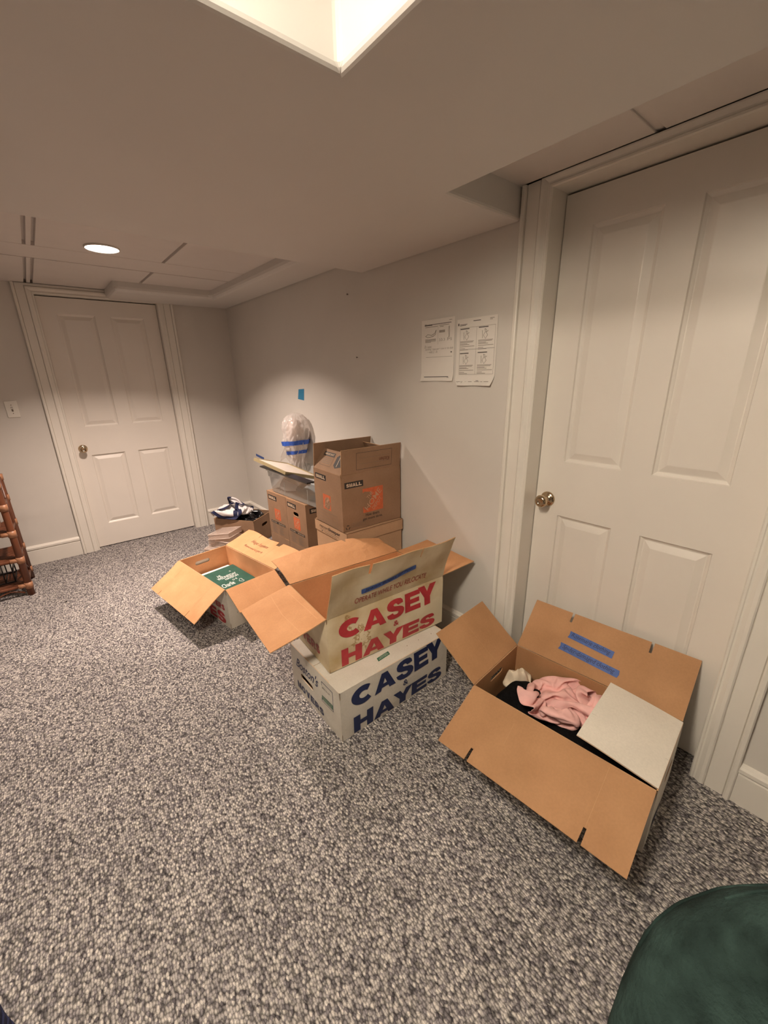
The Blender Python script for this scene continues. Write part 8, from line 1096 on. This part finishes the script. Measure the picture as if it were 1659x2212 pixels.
mb = MB(); mb.box((-.17, -.09, 0), (.17, .09, .10), simple('dark_box_card', (.05, .035, .03), .5)); mb.box((-.12, -.092, .02), (.02, -.0895, .075), PAPER); o = mb.build('storage_box', bevel=.004); o.location = (-.59, 3.74, .287); tag(o, 'dark box with a pale label on the second shelf of the rattan unit', 'box')

# ------------------------------------------------------------------ papers and tape on the right wall
def sheet(y0, z0, y1, z1, label, kind):
    w_, h_ = y0 - y1, z1 - z0
    def P(u_, v_):
        s = v_ / h_; curl = .014 * max(0, 1 - s * 6) ** 2 * (1 if kind else .5) * (.3 + abs(u_ / w_ - .5) * 2) + .0016 + .002 * abs(noise.noise(Vector((u_ * 9, v_ * 7, w_ * 50))))
        return Vector((XR - curl, y0 - u_, z0 + v_))
    out = rect(0, 0, w_, h_) if not kind else [(.022, 0), (w_ - .012, 0), (w_, .040), (w_, h_), (0, h_), (0, .026)]
    mb = MB(); mb.panel(P, out, (), .0003, PAPER, PAPER, PAPER, .02)
    def ln(a, b, c, m=PRINT, t=.0022): mb.rect(P, a * w_, (1 - b) * h_, c * w_, (1 - b) * h_ + t, m, .0006)
    def stroke(pts, rad=.0009): mb.tube([mb._lift(P, a * w_, (1 - b) * h_, .0009) for a, b in pts], rad, PRINT, 4)
    if kind:
        mb.frame(P, .09 * w_, .17 * h_, .96 * w_, .87 * h_, .0012, PRINT, .0006)
        mb.rect(P, .51 * w_, .17 * h_, .515 * w_, .87 * h_, PRINT, .0006); mb.rect(P, .09 * w_, .545 * h_, .96 * w_, .549 * h_, PRINT_D, .0006)
        ln(.03, .095, .06, PRINT_D, .010); ln(.08, .085, .27, PRINT_D); ln(.08, .10, .24, PRINT_D); ln(.42, .05, .60, PRINT_D, .003); ln(.82, .04, .92); ln(.82, .055, .88)
        for cx in (.09, .55):
            for cy in (.155, .475 + .04):
                ln(cx + .01, cy, cx + .24, PRINT_D, .004)
                for k, q in enumerate((.16, .175, .195, .21, .235, .265, .285)): ln(cx + .01, cy + q + .02, cx + (.36, .34, .20, .25, .38, .14, .22)[k])
                x0 = cx + .16; y_ = cy + .02
                stroke([(x0, y_), (x0 + .04, y_ + .015), (x0 + .03, y_ + .05), (x0 + .07, y_ + .09), (x0 + .02, y_ + .14), (x0 - .03, y_ + .09), (x0 + .01, y_ + .045), (x0, y_)])
                stroke([(x0 - .06, y_ + .02), (x0 - .05, y_ + .13)]); stroke([(x0 + .03, y_ + .05), (x0 + .08, y_ + .03)])
        ln(.05, .945, .45); ln(.08, .96, .25); ln(.50, .945, .88); ln(.55, .93, .62, PRINT_D)
    else:
        ln(.10, .085, .90, PRINT_D, .0025); ln(.10, .073, .16); ln(.84, .045, .92); ln(.10, .095, .34, PRINT_D, .003); ln(.12, .12, .50); ln(.55, .11, .84); ln(.57, .13, .68)
        for q in (.19, .20, .21, .22): ln(.55, q, .72)
        for q in (.315, .33, .345): ln(.12, q, .45)
        ln(.12, .36, .30); mb.rect(P, .51 * w_, .60 * h_, .514 * w_, .90 * h_, PRINT, .0006)
        stroke([(.13, .26), (.20, .23), (.32, .25), (.42, .22), (.46, .17), (.44, .24), (.36, .27), (.20, .28), (.13, .26)]); stroke([(.84, .13), (.86, .20), (.85, .30), (.88, .33), (.81, .33), (.84, .28), (.82, .20), (.84, .13)])
        for x in (.57, .63, .70, .80, .90): stroke([(x, .31), (x + .02, .345), (x - .01, .35)])
        for a, b, s in ((.10, .43, 'Dr. notes'), (.12, .475, 'standing / step-ups + row or do daily'), (.20, .515, '~ walk 2 - 3x')):
            mb.text(P, s, a * w_, (1 - b) * h_ - .006, min(.98, a + .024 * len(s)) * w_, (1 - b) * h_ + .006, PRINT, lift=.0008, shear=.3, offset=-.004)
        ln(.15, .605, .95, PRINT, .0014); ln(.90, .545, .94, PRINT_D, .005); ln(.10, .935, .86, PRINT_D, .0035); ln(.82, .945, .88)
    return tag(mb.build('paper_sheet'), label, 'paper')
sheet(1.588, 1.388, 1.372, 1.672, 'left printed exercise sheet with handwritten notes taped on the right wall', 0)
sheet(1.358, 1.368, 1.136, 1.654, 'right printed sheet with four boxed diagrams and curling lower corners on the wall', 1)
def wall_tape(pts, mat, label):
    mb = MB(); P = lambda a, b: Vector((XR - .0006, -a, b)); mb.poly(P, [(-y, z) for y, z in pts], mat); mb.poly(lambda a, b: Vector((XR - .0001, -a, b)), [(-y, z) for y, z in pts], mat)
    return tag(mb.build('masking_tape'), label, 'tape')
wall_tape([(2.934, 1.259), (2.842, 1.251), (2.828, 1.335), (2.914, 1.331)], TAPE_T, 'square of blue masking tape on the wall above the wrapped bundle')
wall_tape([(3.889, .690), (3.705, .672), (3.705, .698), (3.889, .712)], TAPE, 'narrow strip of blue tape low on the wall behind the picture frame')

# ------------------------------------------------------------------ bits on the carpet
mb = MB(); mb.lathe([(.001, 0), (.006, 0), (.007, .004), (.004, .008), (.001, .009)], Matrix(), BLACK_INK, 10); o = mb.build('pebble'); o.location = (-.125, 3.27, 0); tag(o, 'tiny dark pebble on the carpet beside the rattan shelf', 'pebble')
# ------------------------------------------------------------------ the person behind the camera (only an elbow in a green fleece reaches into view)
def person():
    V_ = []; E_ = []; RR = []
    def v(x, y, z, rx, ry=None): V_.append((x, y, z)); RR.append((rx, ry or rx)); return len(V_) - 1
    def e(*ids):
        for a, b in zip(ids, ids[1:]): E_.append((a, b))
    base = Vector((.175, -.30, 0))
    def q(r_, f_, z): # right / forward of the standing point
        rt = Vector((.773, -.634, 0)); fw = Vector((.634, .773, 0)); p = base + rt * r_ + fw * f_; return (p.x, p.y, z)
    pel = v(*q(0, 0, .88), .125, .105); wai = v(*q(0, -.02, 1.00), .12, .095); che = v(*q(0, -.03, 1.17), .135, .100); nb = v(*q(0, -.02, 1.31), .065, .055)
    nk = v(*q(0, -.01, 1.36), .048); hd = v(*q(0, .0, 1.43), .068); ht = v(*q(0, .005, 1.51), .078); tp = v(*q(0, .0, 1.565), .048)
    e(pel, wai, che, nb, nk, hd, ht, tp)
    for s in (-1, 1):
        hp = v(*q(s * .09, 0, .80), .082); kn = v(*q(s * .105, .02, .44), .055); an = v(*q(s * .12, -.02, .09), .04); hl = v(*q(s * .12, .04, .045), .04); toe = v(*q(s * .13, .15, .03), .032)
        e(pel, hp, kn, an, hl, toe)
    def hand(w, dirf, side):
        # palm and five fingers, w = wrist point
        w = Vector(w); d = Vector(dirf).normalized(); s_ = Vector(side).normalized(); up = d.cross(s_)
        p0 = v(*(w + d * .035), .030, .016); p1 = v(*(w + d * .075), .034, .013)
        for k, ln in zip((-.030, -.010, .010, .028), (.060, .072, .068, .052)):
            a = v(*(w + d * .092 + s_ * k), .010); b = v(*(w + d * (.092 + ln * .5) + s_ * k * 1.1 - up * .012), .0085); c = v(*(w + d * (.092 + ln * .8) + s_ * k * 1.1 - up * .035), .007)
            e(p1, a, b, c)
        a = v(*(w + d * .045 - s_ * .038), .012); b = v(*(w + d * .075 - s_ * .052 - up * .01), .0095); c = v(*(w + d * .10 - s_ * .050 - up * .02), .008)
        e(p0, a, b, c); e(p0, p1); return p0
    # right arm: elbow out in front, forearm back up to the phone
    sh = v(*q(.16, -.02, 1.25), .068); ua = v(.352, -.20, 1.08, .070); el = v(.354, -.030, .938, .084, .082); fa = v(.262, -.030, .84, .086, .082); wr = v(.155, -.115, .80, .034)
    e(che, sh, ua, el, fa, wr); h = hand((.155, -.115, .80), (-.6, -.25, -.45), (.3, -.8, .2)); e(wr, h)
    sl = v(*q(-.16, -.02, 1.25), .064); lu = v(-.035, -.25, 1.09, .055); le = v(-.10, -.24, 1.00, .05); lf = v(-.115, -.19, 1.12, .040); lw = v(-.115, -.14, 1.22, .028)
    e(che, sl, lu, le, lf, lw); h = hand(V_[lw], (.1, .1, .6), (.7, -.6, 0)); e(lw, h)
    me = bpy.data.meshes.new('person'); me.from_pydata(V_, E_, []); ob = bpy.data.objects.new('person', me); COL.objects.link(ob)
    me.validate()
    sk = ob.modifiers.new('skin', 'SKIN'); sk.use_smooth_shade = True
    me.skin_vertices or None
    if not me.skin_vertices: ob.data.skin_vertices
    for i, d in enumerate(me.skin_vertices[0].data): d.radius = RR[i]; d.use_root = (i == 0)
    sb = ob.modifiers.new('sub', 'SUBSURF'); sb.levels = 3; sb.render_levels = 3
    dg = bpy.context.evaluated_depsgraph_get(); new = bpy.data.meshes.new_from_object(ob.evaluated_get(dg)); bpy.data.objects.remove(ob)
    # fleece, trousers, skin, shoes by body region
    mats = [GREEN_CL, simple('navy_trousers', (.015, .02, .05), .9), simple('skin', (.55, .33, .23), .5), simple('dark_shoe', (.03, .025, .02), .5)]
    new.materials.clear()
    for m in mats: new.materials.append(m)
    for p in new.polygons:
        c = p.center; k = 0
        if c.z < .84 and (c - Vector((.30, -.06, .88))).length > .19: k = 1
        if c.z < .085: k = 3
        if c.z > 1.345: k = 2
        hands = [Vector(V_[lw])]
        if any((c - h_).length < .20 and (c.z > h_.z + .012) for h_ in hands): k = 2
        p.material_index = k; p.use_smooth = True
    # slightly lumpy fleece
    for vv in new.vertices:
        if not .7 < vv.co.z < 1.3: continue
        n = vv.normal; vv.co += n * (.004 * noise.noise(vv.co * 14) + .0015 * noise.noise(vv.co * 60)) * (1 if vv.co.z < 1.34 and vv.co.z > .7 else .2)
    ob = bpy.data.objects.new('person', new); COL.objects.link(ob)
    tag(ob, 'person in a dark green fleece, only an elbow showing in the lower right corner', 'person')
    # sleeve seam running round the elbow
    from mathutils.bvhtree import BVHTree
    bv = BVHTree.FromPolygons([v_.co for v_ in new.vertices], [p.vertices for p in new.polygons])
    el_ = Vector((.352, -.026, .945)); ax = (el_ - Vector((.02, .0, 1.43))).normalized(); c = el_ - ax * .022
    x = ax.cross(Vector((0, 0, 1))).normalized(); y = ax.cross(x)
    for off_, t0, t1 in ((0, -40, 130), (.030, 60, 150)):
        pts = []
        for i in range(40):
            t = R(t0 + (t1 - t0) * i / 39); d = -x * math.cos(t) - y * math.sin(t); hit = bv.ray_cast(c - ax * off_, d)
            if hit[0] and (hit[0] - c).length < .13: pts.append(hit[0] + d * .0003)
        if len(pts) > 6: mb = MB(); mb.tube(pts, .0016, GREEN_CL, 8); mb.build('seam', ob)
    # face and hair
    hc = Vector(q(0, .005, 1.475)); fw = Vector((.634, .773, 0)); rt = Vector((.773, -.634, 0))
    mb = MB(); prof = [(.001, .13), (.05, .12), (.085, .08), (.10, .02), (.098, -.04), (.085, -.05)]
    mb.lathe(list(reversed(prof)), Matrix.Translation(hc - fw * .018 + Vector((0, 0, .01))), simple('brown_hair', (.05, .03, .02), .6, var=.3, scale=80, stretch=(1, 1, .1)), 28); mb.build('hair', ob)
    mb = MB(); mb.lathe([(.001, -.008), (.010, -.006), (.014, .008), (.008, .03), (.001, .034)], Matrix.Translation(hc + fw * .082 + Vector((0, 0, -.03))), mats[2], 12); mb.build('nose', ob)
    mb = MB(); mb.tube([hc + fw * .075 + rt * a - Vector((0, 0, .065)) for a in (-.024, 0, .024)], [.003, .006, .003], simple('lips', (.42, .17, .14), .5), 8); mb.build('mouth', ob)
    for s in (-1, 1):
        mb = MB(); X = Matrix.Translation(hc + fw * .070 + rt * s * .032 + Vector((0, 0, .004))); mb.lathe([(.001, -.011), (.008, -.008), (.0115, 0), (.008, .008), (.001, .011)], X, PAPER, 14); mb.build('eye', ob)
        mb = MB(); X = Matrix.Translation(hc + rt * s * .088 + Vector((0, 0, -.01))); mb.lathe([(.001, -.03), (.010, -.024), (.014, 0), (.012, .022), (.001, .03)], X, mats[2], 12); mb.build('ear', ob)
person()

# folded navy blanket whose edge reaches the lower left corner
mb = MB()
for k in range(4):
    P = lambda a, b, k=k: Vector((-.462 + a, .655 + b, .012 + .021 * (k + 1) + .004 * nz(a, b, 7, k)))
    mb.panel(P, [(.02, 0), (.10, .0), (.118 - .003 * k, .30), (.105, .325), (-.30, .33), (-.30, 0)], (), .020, NAVY_CL, None, None, .04)
tag(mb.build('folded_blanket', bevel=0), 'folded navy blanket on the carpet, its edge just in the lower left corner', 'blanket')
